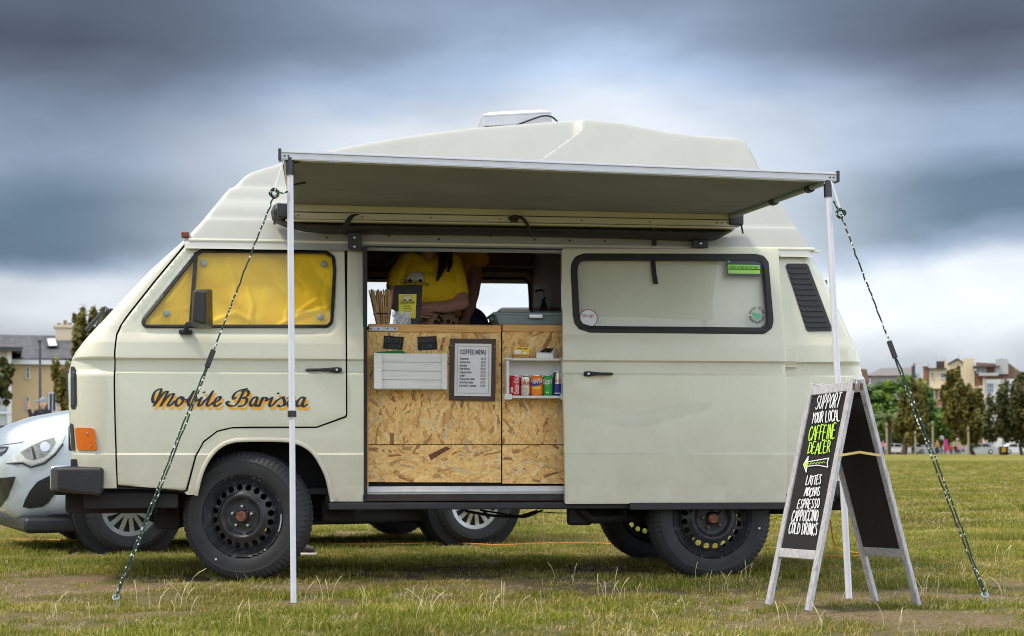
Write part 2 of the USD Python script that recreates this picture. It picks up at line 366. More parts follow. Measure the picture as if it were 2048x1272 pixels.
plain('aluminium', (.75, .76, .78), .28, metal=1.0, var=.06)
plain('gold_yellow', (.82, .50, .02), .5, var=.08)
plain('tub_grey', (.25, .32, .33), .4, var=.08)
plain('label_yellow', (.82, .72, .06), .5, var=.05)
plain('print_white', (.75, .74, .66), .6, var=.05)
plain('cardboard', (.42, .23, .08), .7, var=.1)
plain('device_white', (.72, .73, .73), .35, var=.03)
plain('screen_black', (.004, .004, .005), .08)
plain('green_plastic', (.015, .22, .05), .5, var=.1)
plain('bracket_zinc', (.42, .45, .48), .4, metal=.6, var=.25, scale=40)
plain('rail_dark', (.022, .015, .011), .6, var=.5, scale=20)
plain('sill_white', (.62, .62, .60), .4, var=.12, scale=20)
plain('lining_brown', (.115, .060, .034), .7, var=.3, scale=9)
plain('trim_taupe', (.34, .27, .20), .6, var=.12)
plain('skin', (.47, .255, .17), .5, var=.08, scale=30, subsurface_weight=.08)
plain('hair_dark', (.016, .011, .009), .42, var=.5, scale=60, bump=.5, bscale=140)
plain('tee_yellow', (.93, .62, .012), .85, var=.08, scale=9, bump=.35, bscale=25)
plain('tee_amber', (.86, .42, .012), .85, var=.1, scale=9, bump=.25, bscale=25)
plain('denim', (.03, .04, .09), .85, var=.25, scale=60)
plain('black_cloth', (.018, .018, .022), .9, var=.3)
plain('cap_grey', (.20, .24, .28), .8, var=.1)
plain('car_white', (.50, .56, .61), .25, var=.03, coat_weight=.8, coat_roughness=.05)
plain('lamp_reflector', (.70, .70, .64), .22, metal=.35, var=.25, scale=16)
plain('orange_cable', (.75, .24, .02), .5, var=.1)
plain('white_cord', (.72, .72, .72), .8, var=.1)
plain('dark_gap', (.004, .004, .004), .9)
# yellow quilted blind
mat('blind_yellow', {'g': ('geometry', {}), 'n': ('noise_texture', {'scale': 7.0, 'detail': 4.0}), 'r': ('rgb_ramp', {'ramp': [(.3, (.86, .50, .008)), (.7, (.95, .62, .02))]}),
     'w': ('wave_texture', {'scale': 1.5, 'distortion': 7.0, 'detail': 3.0, 'bands_direction': 'diagonal'}), 'b': ('bump', {'strength': .9, 'distance': .03}), 'p': ('principled_bsdf', {'roughness': .75})},
    [('g.position', 'n.vector'), ('n.fac', 'r.fac'), ('r.color', 'p.base_color'), ('g.position', 'w.vector'), ('w.fac', 'b.height'), ('b.normal', 'p.normal')])
# awning cloth
mat('awning_cloth', {'g': ('geometry', {}), 'n': ('noise_texture', {'scale': 2.5, 'detail': 6.0}), 'r': ('rgb_ramp', {'ramp': [(.3, (.20, .21, .215)), (.7, (.25, .26, .265))]}),
     'v': ('wave_texture', {'scale': 420.0, 'distortion': .5}), 'b': ('bump', {'strength': .08, 'distance': .002}), 'p': ('principled_bsdf', {'roughness': .8}), 't': ('translucent_bsdf', {}), 'm': ('mix_closure', {'fac': .18})},
    [('g.position', 'n.vector'), ('n.fac', 'r.fac'), ('r.color', 'p.base_color'), ('r.color', 't.color'), ('g.position', 'v.vector'), ('v.fac', 'b.height'), ('b.normal', 'p.normal'), ('p.BSDF', 'm.closure1'), ('t.BSDF', 'm.closure2')], surface='m.closure')
islands('osb_strand', [(0, (.30, .13, .045)), (.04, (.46, .23, .08)), (.10, (.66, .36, .11)), (.3, (.79, .49, .165)), (.5, (.85, .57, .22)), (.72, (.77, .45, .145)), (.9, (.87, .64, .30)), (.97, (.58, .43, .25)), (1, (.44, .25, .10))], .6, noise=.16, nscale=70)
plain('osb_base', (.60, .35, .125), .65, var=.3, scale=45, bump=.3, bscale=70)
# planed pine edge
mat('pine_edge', {'g': ('geometry', {}), 'mp': ('mapping', {'scale': (1.2, 6, 22)}), 'n': ('noise_texture', {'scale': 5.0, 'detail': 5.0, 'distortion': 1.2}), 'r': ('rgb_ramp', {'ramp': [(.25, (.50, .24, .06)), (.5, (.70, .38, .115)), (.8, (.76, .45, .15))]}), 'p': ('principled_bsdf', {'roughness': .5})},
    [('g.position', 'mp.vector'), ('mp.vector', 'n.vector'), ('n.fac', 'r.fac'), ('r.color', 'p.base_color')])
# whitewashed planks: grain and grey knots
mat('washed_plank', {'g': ('geometry', {}), 'o': ('object_info', {}), 'mp': ('mapping', {'scale': (2.0, 2.0, 40)}), 'n': ('noise_texture', {'scale': 3.0, 'detail': 6.0, 'roughness': .65, 'distortion': .8}), 'r': ('rgb_ramp', {'ramp': [(.25, (.44, .43, .41)), (.42, (.68, .68, .66)), (.8, (.78, .78, .77))]}), 'p': ('principled_bsdf', {'roughness': .65})},
    [('g.position', 'mp.vector'), ('mp.vector', 'n.vector'), ('n.fac', 'r.fac'), ('r.color', 'p.base_color')])
# board frame: grey-white paint rubbed through to dark streaks along the grain
mat('rubbed_frame', {'g': ('geometry', {}), 'mp': ('mapping', {'scale': (28, 28, 4.0)}), 'n': ('noise_texture', {'scale': 5.0, 'detail': 7.0, 'roughness': .7, 'distortion': .6}), 'r': ('rgb_ramp', {'ramp': [(.30, (.08, .07, .08)), (.42, (.33, .325, .335)), (.6, (.49, .48, .495)), (.8, (.57, .56, .575))]}), 'p': ('principled_bsdf', {'roughness': .7})},
    [('g.position', 'mp.vector'), ('mp.vector', 'n.vector'), ('n.fac', 'r.fac'), ('r.color', 'p.base_color')])
# leopard cloth
mat('leopard', {'g': ('geometry', {}), 'v': ('voronoi_texture', {'scale': 38.0, 'feature': 'f1', 'randomness': .9}), 'n': ('noise_texture', {'scale': 30.0}), 'r': ('rgb_ramp', {'ramp': [(0, (.16, .09, .05)), (.18, (.012, .01, .01)), (.42, (.015, .01, .01)), (.5, (.34, .21, .11)), (1, (.36, .24, .13))], 'interpolate': True}), 'p': ('principled_bsdf', {'roughness': .85})},
    [('g.position', 'v.vector'), ('v.distance', 'r.fac'), ('r.color', 'p.base_color')])
# green and white flecked cord
mat('flecked_cord', {'g': ('geometry', {}), 'n': ('noise_texture', {'scale': 75.0, 'detail': 1.0}), 'r': ('rgb_ramp', {'ramp': [(.50, (.006, .030, .018)), (.61, (.012, .05, .03)), (.63, (.70, .73, .67)), (1, (.8, .8, .75))]}), 'p': ('principled_bsdf', {'roughness': .7})},
    [('g.position', 'n.vector'), ('n.fac', 'r.fac'), ('r.color', 'p.base_color')])
cloudy_glass('window_glass', (.97, .985, .98), .03)
cloudy_glass('clear_plastic', (.88, .89, .89), .07)
GZ = -0.015
# ================================================================== the field
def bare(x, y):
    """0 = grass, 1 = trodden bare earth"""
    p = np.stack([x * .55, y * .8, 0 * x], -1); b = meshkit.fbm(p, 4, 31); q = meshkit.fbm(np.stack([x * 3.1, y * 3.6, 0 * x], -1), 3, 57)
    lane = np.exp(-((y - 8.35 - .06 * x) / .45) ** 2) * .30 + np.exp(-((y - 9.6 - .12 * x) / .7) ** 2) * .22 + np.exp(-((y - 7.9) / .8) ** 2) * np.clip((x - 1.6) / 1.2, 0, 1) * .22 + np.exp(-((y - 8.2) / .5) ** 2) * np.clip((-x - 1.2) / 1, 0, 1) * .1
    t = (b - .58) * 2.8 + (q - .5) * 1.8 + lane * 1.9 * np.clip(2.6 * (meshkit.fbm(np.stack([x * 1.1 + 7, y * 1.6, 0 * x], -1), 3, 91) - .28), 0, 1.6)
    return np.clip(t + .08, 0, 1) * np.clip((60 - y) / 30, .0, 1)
gx = np.unique(np.concatenate([np.linspace(-5, 5, 126), np.sign(np.linspace(-1, 1, 60)) * (5 + 900 * np.abs(np.linspace(-1, 1, 60)) ** 2.6)]))
gy = np.unique(np.concatenate([[-300, -60, -15, 0, 3], np.linspace(5, 16, 130), 16 + 1500 * np.linspace(0, 1, 70) ** 2.8]))
GX, GY = np.meshgrid(gx, gy, indexing='ij')
def soil(x, y): return GZ - .012 + .016 * (meshkit.fbm(np.stack([x * 1.7, y * 1.7, 0 * x], -1), 3, 77) - .5) * np.clip((40 - y) / 20, 0, 1) - .0 * x
GZZ = soil(GX, GY)
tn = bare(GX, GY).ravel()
mat('field_earth', {'g': ('geometry', {}), 'a': ('attribute', {'attribute': 'tone'}), 'sx': ('separate_xyz', {}),
    'n1': ('noise_texture', {'scale': 55.0, 'detail': 6.0, 'roughness': .7}), 'n2': ('noise_texture', {'scale': 3.0, 'detail': 5.0, 'roughness': .6}), 'mp': ('mapping', {'scale': (.06, .16, 1)}), 'n3': ('noise_texture', {'scale': 1.0, 'detail': 7.0, 'roughness': .62}),
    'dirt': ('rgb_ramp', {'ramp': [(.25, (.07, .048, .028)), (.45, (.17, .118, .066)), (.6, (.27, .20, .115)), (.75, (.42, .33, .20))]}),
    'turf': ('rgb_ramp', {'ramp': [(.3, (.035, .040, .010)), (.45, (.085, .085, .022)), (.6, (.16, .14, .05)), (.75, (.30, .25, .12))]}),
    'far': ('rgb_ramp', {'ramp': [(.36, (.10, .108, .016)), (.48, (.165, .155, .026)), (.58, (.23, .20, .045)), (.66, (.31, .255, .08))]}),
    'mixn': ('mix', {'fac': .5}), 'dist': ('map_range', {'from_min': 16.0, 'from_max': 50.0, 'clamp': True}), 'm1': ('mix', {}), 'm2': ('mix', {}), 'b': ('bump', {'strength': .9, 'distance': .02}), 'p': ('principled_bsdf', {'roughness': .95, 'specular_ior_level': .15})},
    [('g.position', 'n1.vector'), ('g.position', 'n2.vector'), ('g.position', 'mp.vector'), ('mp.vector', 'n3.vector'), ('g.position', 'sx.vector'), ('sx.y', 'dist.value'), ('n1.fac', 'dirt.fac'), ('n1.fac', 'mixn.color1'), ('n2.fac', 'mixn.color2'), ('mixn.color', 'turf.fac'), ('n3.fac', 'far.fac'),
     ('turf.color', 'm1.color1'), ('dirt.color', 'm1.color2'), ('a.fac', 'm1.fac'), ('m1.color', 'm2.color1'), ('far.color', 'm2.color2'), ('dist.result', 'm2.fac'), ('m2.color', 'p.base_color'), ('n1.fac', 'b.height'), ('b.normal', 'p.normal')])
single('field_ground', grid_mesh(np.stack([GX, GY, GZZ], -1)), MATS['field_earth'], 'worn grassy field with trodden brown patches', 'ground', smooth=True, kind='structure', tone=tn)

def blade_mat(name, stops, trans=.4):
    return mat(name, {'g': ('geometry', {}), 'a': ('attribute', {'attribute': 'tone'}), 'r': ('rgb_ramp', {'ramp': stops}), 'n': ('noise_texture', {'scale': .9, 'detail': 3.0}), 'nr': ('map_range', {'from_min': .3, 'from_max': .7, 'to_min': .62, 'to_max': 1.22}), 'cc': ('combine_color', {}), 'mx': ('mix', {'mix_type': 'multiply', 'fac': 1.0}),
        'p': ('principled_bsdf', {'roughness': .6, 'specular_ior_level': .25}), 't': ('translucent_bsdf', {}), 'm': ('mix_closure', {'fac': trans})},
        [('a.fac', 'r.fac'), ('g.position', 'n.vector'), ('n.fac', 'nr.value'), ('nr.result', 'cc.r'), ('nr.result', 'cc.g'), ('nr.result', 'cc.b'), ('r.color', 'mx.color1'), ('cc.color', 'mx.color2'), ('mx.color', 'p.base_color'), ('mx.color', 't.color'), ('p.BSDF', 'm.closure1'), ('t.BSDF', 'm.closure2')], surface='m.closure')
blade_mat('blade_green', [(0, (.095, .125, .010)), (.5, (.195, .22, .019)), (.8, (.31, .285, .040)), (1, (.50, .41, .15))])
blade_mat('blade_olive', [(0, (.13, .13, .013)), (.4, (.26, .235, .028)), (.7, (.40, .325, .075)), (1, (.60, .48, .21))])
blade_mat('blade_straw', [(0, (.28, .22, .10)), (.5, (.48, .40, .21)), (1, (.66, .58, .36))])
def clump(n, h, spread, lean, seed, w=.0042):
    rg = np.random.default_rng(seed); V, Fc, tn, k = [], [], [], 0
    for i in range(n):
        a = rg.uniform(0, 2 * np.pi); r = spread * rg.random() ** .5; b = np.array([r * np.cos(a), r * np.sin(a), -.004]); d = rg.uniform(0, 2 * np.pi); L = h * rg.uniform(.45, 1.15); le = lean * rg.uniform(.2, 1.3); dr = np.array([np.cos(d), np.sin(d), 0]); sd = np.array([-np.sin(d + .6), np.cos(d + .6), 0]) * w * rg.uniform(.6, 1.2)
        m1 = b + np.array([0, 0, L * .55]) + dr * L * le * .25; m2 = b + np.array([0, 0, L * (1 - .25 * le)]) + dr * L * le * .8
        V += [b - sd * .5, b + sd * .5, m1 - sd * .42, m1 + sd * .42, m2]; Fc += [[k, k + 1, k + 3], [k, k + 3, k + 2], [k + 2, k + 3, k + 4]]; tn += [rg.random()] * 5; k += 5
    return trimesh.Trimesh(V, Fc, process=False), tn
gp_ = '/World/grass'; PI = UsdGeom.PointInstancer.Define(stage, gp_); data(PI.GetPrim(), 'short patchy green and straw grass growing over the field', 'grass', None, 'stuff')
UsdGeom.Scope.Define(stage, gp_ + '/tufts')
protos = []
for k, (n, h, sp, le, mt) in enumerate([(34, .030, .055, .95, 'blade_green'), (30, .042, .05, .85, 'blade_green'), (34, .026, .06, 1.1, 'blade_olive'), (28, .037, .055, .95, 'blade_olive'), (22, .030, .06, 1.3, 'blade_straw'), (60, .055, .14, .9, 'blade_green'), (60, .05, .15, 1.0, 'blade_olive'), (40, .045, .15, 1.2, 'blade_straw')]):
    m, t = clump(n, h, sp, le, 100 + k, .0042 if k < 5 else .009); pth = f'{gp_}/tufts/tuft_{k:03d}'; set_tone(usdkit.mesh(stage, pth, m, MATS[mt], smooth=False).GetPrim(), t); protos.append(pth)
for pth in protos: PI.CreatePrototypesRel().AddTarget(pth)
rg = np.random.default_rng(99); pos, idx, scl, ori = [], [], [], []
def scatter(n, y0, y1, near):
    y = np.sqrt(rg.uniform(y0 ** 2, y1 ** 2, n)); x = rg.uniform(-1, 1, n) * (.35 * y + 1.6); b = bare(x, y); lush = meshkit.fbm(np.stack([x * 1.3, y * 1.6, 0 * x], -1), 3, 5) + .15 * (meshkit.noise(np.stack([x * 6, y * 6, 0 * x], -1), 8) - .5)
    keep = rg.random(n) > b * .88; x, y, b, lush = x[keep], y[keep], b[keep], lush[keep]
    for i in range(len(x)):
        u = rg.random(); g = lush[i] - .30 * b[i]
        if near: k = 4 if u < .10 + .5 * b[i] else (rg.integers(0, 2) if g + rg.normal(0, .07) > .50 else rg.integers(2, 4))
        else: k = 7 if u < .14 + .3 * b[i] else (5 if g + rg.normal(0, .07) > .52 else 6)
        pos.append((x[i], y[i], soil(np.array(x[i]), np.array(y[i])))); idx.append(int(k)); s = rg.uniform(.65, 1.25) * (1.0 - .35 * b[i]) * (1.25 if g > .6 else 1); scl.append((s, s, s * rg.uniform(.8, 1.2))); a = rg.uniform(0, np.pi); ori.append((math.cos(a), 0, 0, math.sin(a)))
scatter(26000, 5.2, 15.5, True); scatter(19000, 15, 42, False); scatter(16000, 40, 95, False)
PI.CreatePositionsAttr(Vt.Vec3fArray.FromNumpy(np.array(pos, np.float32))); PI.CreateProtoIndicesAttr(Vt.IntArray(idx)); PI.CreateScalesAttr(Vt.Vec3fArray.FromNumpy(np.array(scl, np.float32)))
PI.CreateOrientationsAttr(Vt.QuathArray([Gf.Quath(o[0], o[1], o[2], o[3]) for o in ori]))
# dry seed stalks
rg = np.random.default_rng(4); ms = []
seeds = [(116, 1238), (350, 1210), (372, 1180), (330, 1225), (480, 1250), (300, 1215), (650, 1200), (720, 1210), (830, 1215), (850, 1225), (870, 1228), (960, 1215), (985, 1218), (1005, 1220), (1085, 1230), (1215, 1195), (1230, 1200), (1240, 1195), (1130, 1165), (1400, 1150), (1440, 1180), (1470, 1160), (1460, 1155), (1635, 1262), (1780, 1250), (1840, 1180), (1860, 1190), (1925, 1160), (1900, 1080), (1990, 1190), (2010, 1120), (1580, 1245)]
for k in range(125):
    if k < 96: px = seeds[k % 32]; g = ground(px[0] + rg.normal(0, 14), px[1] + rg.normal(0, 5), GZ)
    else: yy = math.sqrt(rg.uniform(5.8 ** 2, 13 ** 2)); g = np.array([rg.uniform(-1, 1) * .33 * yy, yy, GZ])
    if 8.85 < g[1] - .12 * g[0] < 10.8 and k >= 96: continue
    L = rg.uniform(.04, .13) * (1 if k < 96 else .8); d = rg.uniform(0, 2 * np.pi); le = rg.uniform(.1, .7); dr = np.array([np.cos(d), np.sin(d), 0]); t = np.linspace(0, 1, 5)[:, None]
    p = g + t * np.array([0, 0, L]) + dr * (t ** 2) * L * le; p[:, 2] -= (t[:, 0] ** 2) * L * le * .3; ms.append(tube(p, [.0011, .0009, .0008, .0016, .0011], 4))
single('dry_stalks', cat_(ms), plain('straw_stalk', (.62, .52, .30), .7, var=.2, scale=30), 'pale dry seed stalks rising above the short grass', 'grass stalks', smooth=True, kind='stuff')
# ================================================================== camper van (van coordinates: u along it from the front wheel backwards, v across it from the near side, w up)
GZ = -0.015
WIDE = 1.845
van = Thing('camper_van', 'cream high roof camper van with its side door slid open over a plywood coffee counter', 'camper van', (0.0, 0.0, GZ), 'van')
def tri_hits(E, D, T):
    """nearest hit of rays E + t D with triangles T (n, 3, 3); returns t (inf if none) and the triangle"""
    a, e1, e2 = T[:, 0], T[:, 1] - T[:, 0], T[:, 2] - T[:, 0]; out = np.full(len(D), np.inf); tri = np.zeros(len(D), int)
    for i, d in enumerate(D):
        h = np.cross(d, e2); det = (e1 * h).sum(1); ok = np.abs(det) > 1e-14; inv = 1 / np.where(ok, det, 1)
        s = E - a; uu = (s * h).sum(1) * inv; q = np.cross(s, e1); vv = (q @ d) * inv; t = (e2 * q).sum(1) * inv
        t = np.where(ok & (uu >= -1e-6) & (vv >= -1e-6) & (uu + vv <= 1 + 1e-6) & (t > .1), t, np.inf)
        k = t.argmin(); out[i], tri[i] = t[k], k
    return out, tri
def to_van(p):
    q = np.asarray(p) - VO; return np.stack([q @ VA, q @ VB, q[..., 2]], -1)
def drape(pts, target, off=.004, rim=.012, step=7, r=0):
    """a piece that lies on the target mesh where the photo's outline falls on it, proud by off, with turned-in edges (all in world coordinates)"""
    pg = Polygon(pts).buffer(0); pg = rpoly(list(pg.exterior.coords), r) if r else pg
    b = pg.bounds
    V, Fc = cut_grid(pg, np.arange(b[0], b[2], step), np.arange(b[1], b[3], step))
    D = np.array([ray(x, y) for x, y in V]); T = np.asarray(target.vertices)[np.asarray(target.faces)]
    t, k = tri_hits(EYE, D, T)
    bad = ~np.isfinite(t)
    if bad.any() and (~bad).any():
        kd = cKDTree(V[~bad]); t[bad] = t[~bad][kd.query(V[bad])[1]]
    P = EYE + D * t[:, None]
    Dn = D / np.linalg.norm(D, axis=1, keepdims=True)
    e = np.vstack([Fc[:, [0, 1]], Fc[:, [1, 2]], Fc[:, [2, 0]]]); uq, inv, cnt = np.unique(np.sort(e, 1), axis=0, return_inverse=True, return_counts=True)
    bd = e[cnt[inv.ravel()] == 1]; on = np.unique(bd); idx = np.full(len(P), -1); idx[on] = len(P) + np.arange(len(on))
    A = P - Dn * off; B = P[on] + Dn[on] * rim
    fs = np.vstack([Fc, np.stack([bd[:, 0], bd[:, 1], idx[bd[:, 0]]], 1), np.stack([bd[:, 1], idx[bd[:, 1]], idx[bd[:, 0]]], 1)])
    return trimesh.Trimesh(np.vstack([A, B]), fs, process=False)
def world_mesh(m): return trimesh.Trimesh(to_world(np.asarray(m.vertices)), m.faces, process=False)
def van_mesh(m): return trimesh.Trimesh(to_van(np.asarray(m.vertices)), m.faces, process=False)
UST = np.arange(-1.2, 4.0, .06)
SK = lambda lo, hi: [w for w in SKNOTS if lo < w < hi] + list(np.arange(lo, hi, .09))
flat_s = lambda u, w: s_of(w)
def side(poly, dv=0.0, rim=.022, extra=None, bevel=.003, us=UST):
    b = poly.bounds
    return relief(poly, (lambda u, w: s_of(w) + dv + (extra(u, w) if extra else 0)), rim, us, SK(b[1], b[3]) + (list(np.arange(b[1], b[3], .02)) if extra else []), bevel)

# --- front door
DOOR = [(236, 970), (232, 860), (230, 770), (231, 700), (235, 670), (245, 648), (262, 625), (312, 562), (372, 490), (380, 485), (388, 484), (686, 488), (689, 500), (691, 640), (692, 828), (690, 832), (633, 853), (500, 853), (464, 854), (434, 861), (406, 882), (390, 911), (371, 980), (366, 981)]
door_poly = Polygon(vsp(DOOR)).buffer(0)
WIN = [(283, 646), (287, 636), (392, 506), (404, 499), (652, 502), (668, 512), (671, 540), (665, 645), (655, 654), (290, 654)]
win_poly = rpoly(vsp(WIN), .024)
def door_relief(u, w):      # soft pressed ledge round the window, hollow behind the handle
    d = shapely.distance(win_poly, shapely.points(u, w)) if len(np.shape(u)) else 0
    t = np.clip((np.asarray(d) - .034) / .016, 0, 1); return .007 * (1 - t * t * (3 - 2 * t))
door = side(door_poly.difference(win_poly.buffer(-.002)), extra=door_relief, us=np.arange(-1.2, 1, .02))
dpath = van.part('front_door', door, MATS['cream_paint'])
gapl = LineString(list(door_poly.exterior.coords)).buffer(.011)
van.part('door_rubber', relief(gapl.difference(win_poly), lambda u, w: s_of(w) + .016, 0, UST, SK(*gapl.bounds[1::2])), MATS['dark_gap'], parent=dpath)  # near-black strip added behind the door gap, shade put into its colour
seal = win_poly.buffer(.004).difference(win_poly.buffer(-.013))
van.part('window_seal', relief(seal, lambda u, w: s_of(w) - .004, .03, UST, SK(*seal.bounds[1::2]), .004), MATS['black_rubber'], parent=dpath)
bar = Polygon(vsp([(388, 505), (396, 502), (385, 652), (377, 652)]))
van.part('window_bar', relief(bar, lambda u, w: s_of(w) + .002, .02, [], SK(1.2, 1.9)), MATS['black_rubber'], parent=dpath)
glass = win_poly.buffer(-.008)
van.part('window_glass', relief(glass, lambda u, w: s_of(w) + .008, 0, UST, SK(*glass.bounds[1::2])), MATS['window_glass'], parent=dpath)
FOLD = [LineString(vsp(s)) for s in ([(655, 545), (640, 590), (655, 640)], [(598, 622), (630, 600), (662, 590)], [(560, 648), (610, 625), (655, 615)], [(620, 520), (645, 560), (662, 575)], [(495, 575), (505, 610), (498, 650)], [(455, 515), (470, 560), (468, 600)], [(520, 510), (512, 540), (525, 575)], [(300, 640), (330, 622), (372, 615)], [(330, 600), (352, 575), (372, 545)], [(345, 650), (352, 630), (374, 600)], [(545, 560), (580, 590), (572, 640)], [(430, 640), (470, 625), (500, 640)], [(600, 512), (590, 550), (610, 580)])]
def blind_v(u, w):
    p = shapely.points(u, w); z = s_of(w) + .030 + .014 * meshkit.fbm(np.stack([u * 7, w * 7, u * 0], -1), 3, 5)
    for k, f in enumerate(FOLD): z = z - (.0075 if k % 3 else -.006) * np.exp(-(shapely.distance(f, p) / .011) ** 2)
    return z
bl = win_poly.buffer(.02)
van.part('window_blind', relief(bl, blind_v, 0, np.arange(-1, 1, .009), np.arange(1.1, 1.9, .009)), MATS['blind_yellow'], parent=dpath, label='yellow fabric blind pressed against the cab window')
for cxp, cyp in ((407, 525), (648, 527), (332, 626), (641, 634)):
    q = vs(cxp, cyp); c = revolve([(0, .004), (.010, .003), (.011, .0), (.017, -.004), (.0175, -.006)], 20, 'y'); c.apply_translation([q[0], s_of(q[1]) + .016, q[1]])
    van.part('suction_cup', c, MATS['tub_grey'], parent=dpath)
# handle
def lever(x0, x1, y, dv, flip):
    a, b = vs(x0, y, dv), vs(x1, y, dv); v0 = s_of(a[1]) + dv
    s = np.linspace(0, 1, 9); pts = np.stack([a[0] + (b[0] - a[0]) * s, v0 - .010 - .016 * np.sin(np.pi * s) ** .6, a[1] + (b[1] - a[1]) * s], 1)
    th = np.array([.007, .008, .008, .008, .009, .010, .013, .015, .012]) if not flip else np.array([.012, .015, .013, .010, .009, .008, .008, .008, .007])
    ms = [tube(pts, th, 10)]
    e = pts[7 if not flip else 1]; lock = revolve([(0, .004), (.006, .004), (.0065, -.006)], 14, 'y'); lock.apply_translation([e[0], e[1] - .017, e[2]])
    return cat_(ms), lock
h, lk = lever(612, 682, 740, 0, False)
hp = van.part('door_handle', h, MATS['black_plastic'], parent=dpath); van.part('lock_barrel', lk, MATS['silver_metal'], parent=dpath)

# --- "Mobile Barista", lettered with a slanted nib
def nib(strokes, wide, thin, ang):
    """pen strokes as shapes: a nib wide across the angle ang, thin along it"""
    out = []
    c, s = math.cos(ang), math.sin(ang); k = thin / wide
    for st in strokes:
        p = curve(st, 7) if len(st) > 2 else np.asarray(st, float)
        q = p @ np.array([[c, -s], [s, c]]); q[:, 0] *= k
        g = LineString(q).buffer(thin / 2, quad_segs=4) if len(q) > 1 else Point(q[0]).buffer(thin / 2)
        g = affinity.affine_transform(g, [1 / k, 0, 0, 1, 0, 0]); g = affinity.affine_transform(g, [c, -s, s, c, 0, 0]); out.append(g)
    return shapely.union_all(out)
SCRIPT = [[(172, 350), (142, 345), (136, 300), (158, 240), (200, 208), (228, 212), (205, 280), (150, 385)], [(160, 372), (215, 300), (262, 240), (295, 232), (292, 250), (258, 320), (222, 388)], [(228, 378), (280, 310), (330, 262), (362, 258), (358, 275), (330, 325), (303, 368), (308, 386), (335, 375), (372, 335)],
          [(455, 292), (425, 292), (390, 335), (388, 372), (412, 388), (448, 360), (468, 315), (455, 292), (448, 305), (478, 322), (510, 315)],
          [(500, 345), (545, 285), (582, 225)], [(582, 225), (545, 300), (522, 355), (532, 386), (562, 378), (598, 335), (606, 300), (596, 318), (625, 330), (640, 312)], [(665, 295), (640, 345), (630, 375), (642, 388), (668, 370), (700, 325)], [(690, 238), (692, 242)],
          [(700, 330), (745, 285), (785, 228)], [(785, 228), (748, 305), (722, 360), (730, 386), (756, 376), (790, 345)], [(800, 350), (845, 330), (868, 300), (855, 287), (825, 305), (800, 350), (805, 383), (832, 388), (870, 360)],
          [(1150, 202), (1090, 215), (1030, 245), (1003, 285), (1008, 312), (1030, 300)], [(1125, 215), (1090, 285), (1060, 345), (1020, 385), (965, 385), (935, 362), (940, 340), (960, 345)], [(1100, 228), (1150, 218), (1172, 245), (1150, 285), (1085, 305)], [(1110, 300), (1150, 310), (1145, 350), (1110, 385), (1065, 388)],
          [(1262, 300), (1235, 292), (1195, 335), (1188, 372), (1208, 388), (1240, 360), (1268, 300), (1250, 345), (1245, 378), (1260, 390), (1290, 365), (1310, 335)], [(1318, 298), (1300, 350), (1285, 390)], [(1300, 350), (1330, 305), (1358, 298), (1366, 312), (1356, 330)], [(1366, 330), (1400, 310), (1425, 298), (1405, 345), (1395, 378), (1408, 391), (1440, 370), (1480, 322)], [(1488, 250), (1490, 254)],
          [(1480, 330), (1520, 300), (1548, 290), (1545, 305), (1560, 345), (1545, 380), (1510, 393), (1488, 380)], [(1550, 385), (1600, 340), (1640, 262)], [(1640, 262), (1605, 345), (1598, 378), (1612, 393), (1640, 375), (1672, 335)], [(1590, 300), (1620, 297), (1660, 296)],
          [(1770, 302), (1740, 294), (1700, 335), (1690, 375), (1710, 393), (1745, 365), (1778, 300), (1757, 350), (1752, 382), (1768, 396), (1800, 372)]]
def script_poly(dx, dy, wide, thin):
    g = nib([[(x + dx, -(y + dy)) for x, y in st] for st in SCRIPT], wide, thin, math.radians(18)).simplify(.6)
    def conv(xy):
        x, y = xy[:, 0], -xy[:, 1]; return np.array([vs(280 + a / 5.389, 740 + b / 5.389) for a, b in zip(x, y)])
    return shapely.transform(g, conv).buffer(0)
sh = script_poly(22, 30, 33, 19); ink = script_poly(0, 0, 33, 13)
van.part('lettering_shadow', relief(sh, lambda u, w: s_of(w) - .0012, .001, [], SK(*sh.bounds[1::2])), MATS['sticker_orange'], smooth=False, parent=dpath, label='orange drop shadow of the script lettering')
van.part('lettering', relief(ink, lambda u, w: s_of(w) - .0026, .001, [], SK(*ink.bounds[1::2])), MATS['sticker_black'], smooth=False, parent=dpath, label='black script lettering')

# --- pillar behind the door with the wheel arch
PIL = [(695, 482), (725, 482), (726, 560), (727, 1003), (664, 1003), (659, 975), (653, 952), (644, 932), (630, 909), (612, 893), (590, 884), (560, 880), (485, 880), (462, 883), (446, 889), (428, 903), (412, 926), (400, 955), (392, 990), (374, 990), (369, 985), (375, 982), (393, 913), (408, 885), (435, 864), (464, 857), (634, 856), (693, 835), (695, 828), (694, 640)]
pil = Polygon(vsp(PIL)).buffer(0)
van.part('wing_panel', side(pil, rim=.05), MATS['cream_paint'])
lip = LineString(curve(vsp([(392, 990), (400, 955), (412, 926), (428, 903), (446, 889), (462, 883), (485, 880), (560, 880), (590, 884), (612, 893), (630, 909), (644, 932), (653, 952), (659, 975), (664, 1003)]), 4))
lp = np.array(lip.coords); van.part('wheel_arch_lip', tube(np.c_[lp[:, 0], s_of(lp[:, 1]) - .001, lp[:, 1]], .011, 8), MATS['cream_paint'])
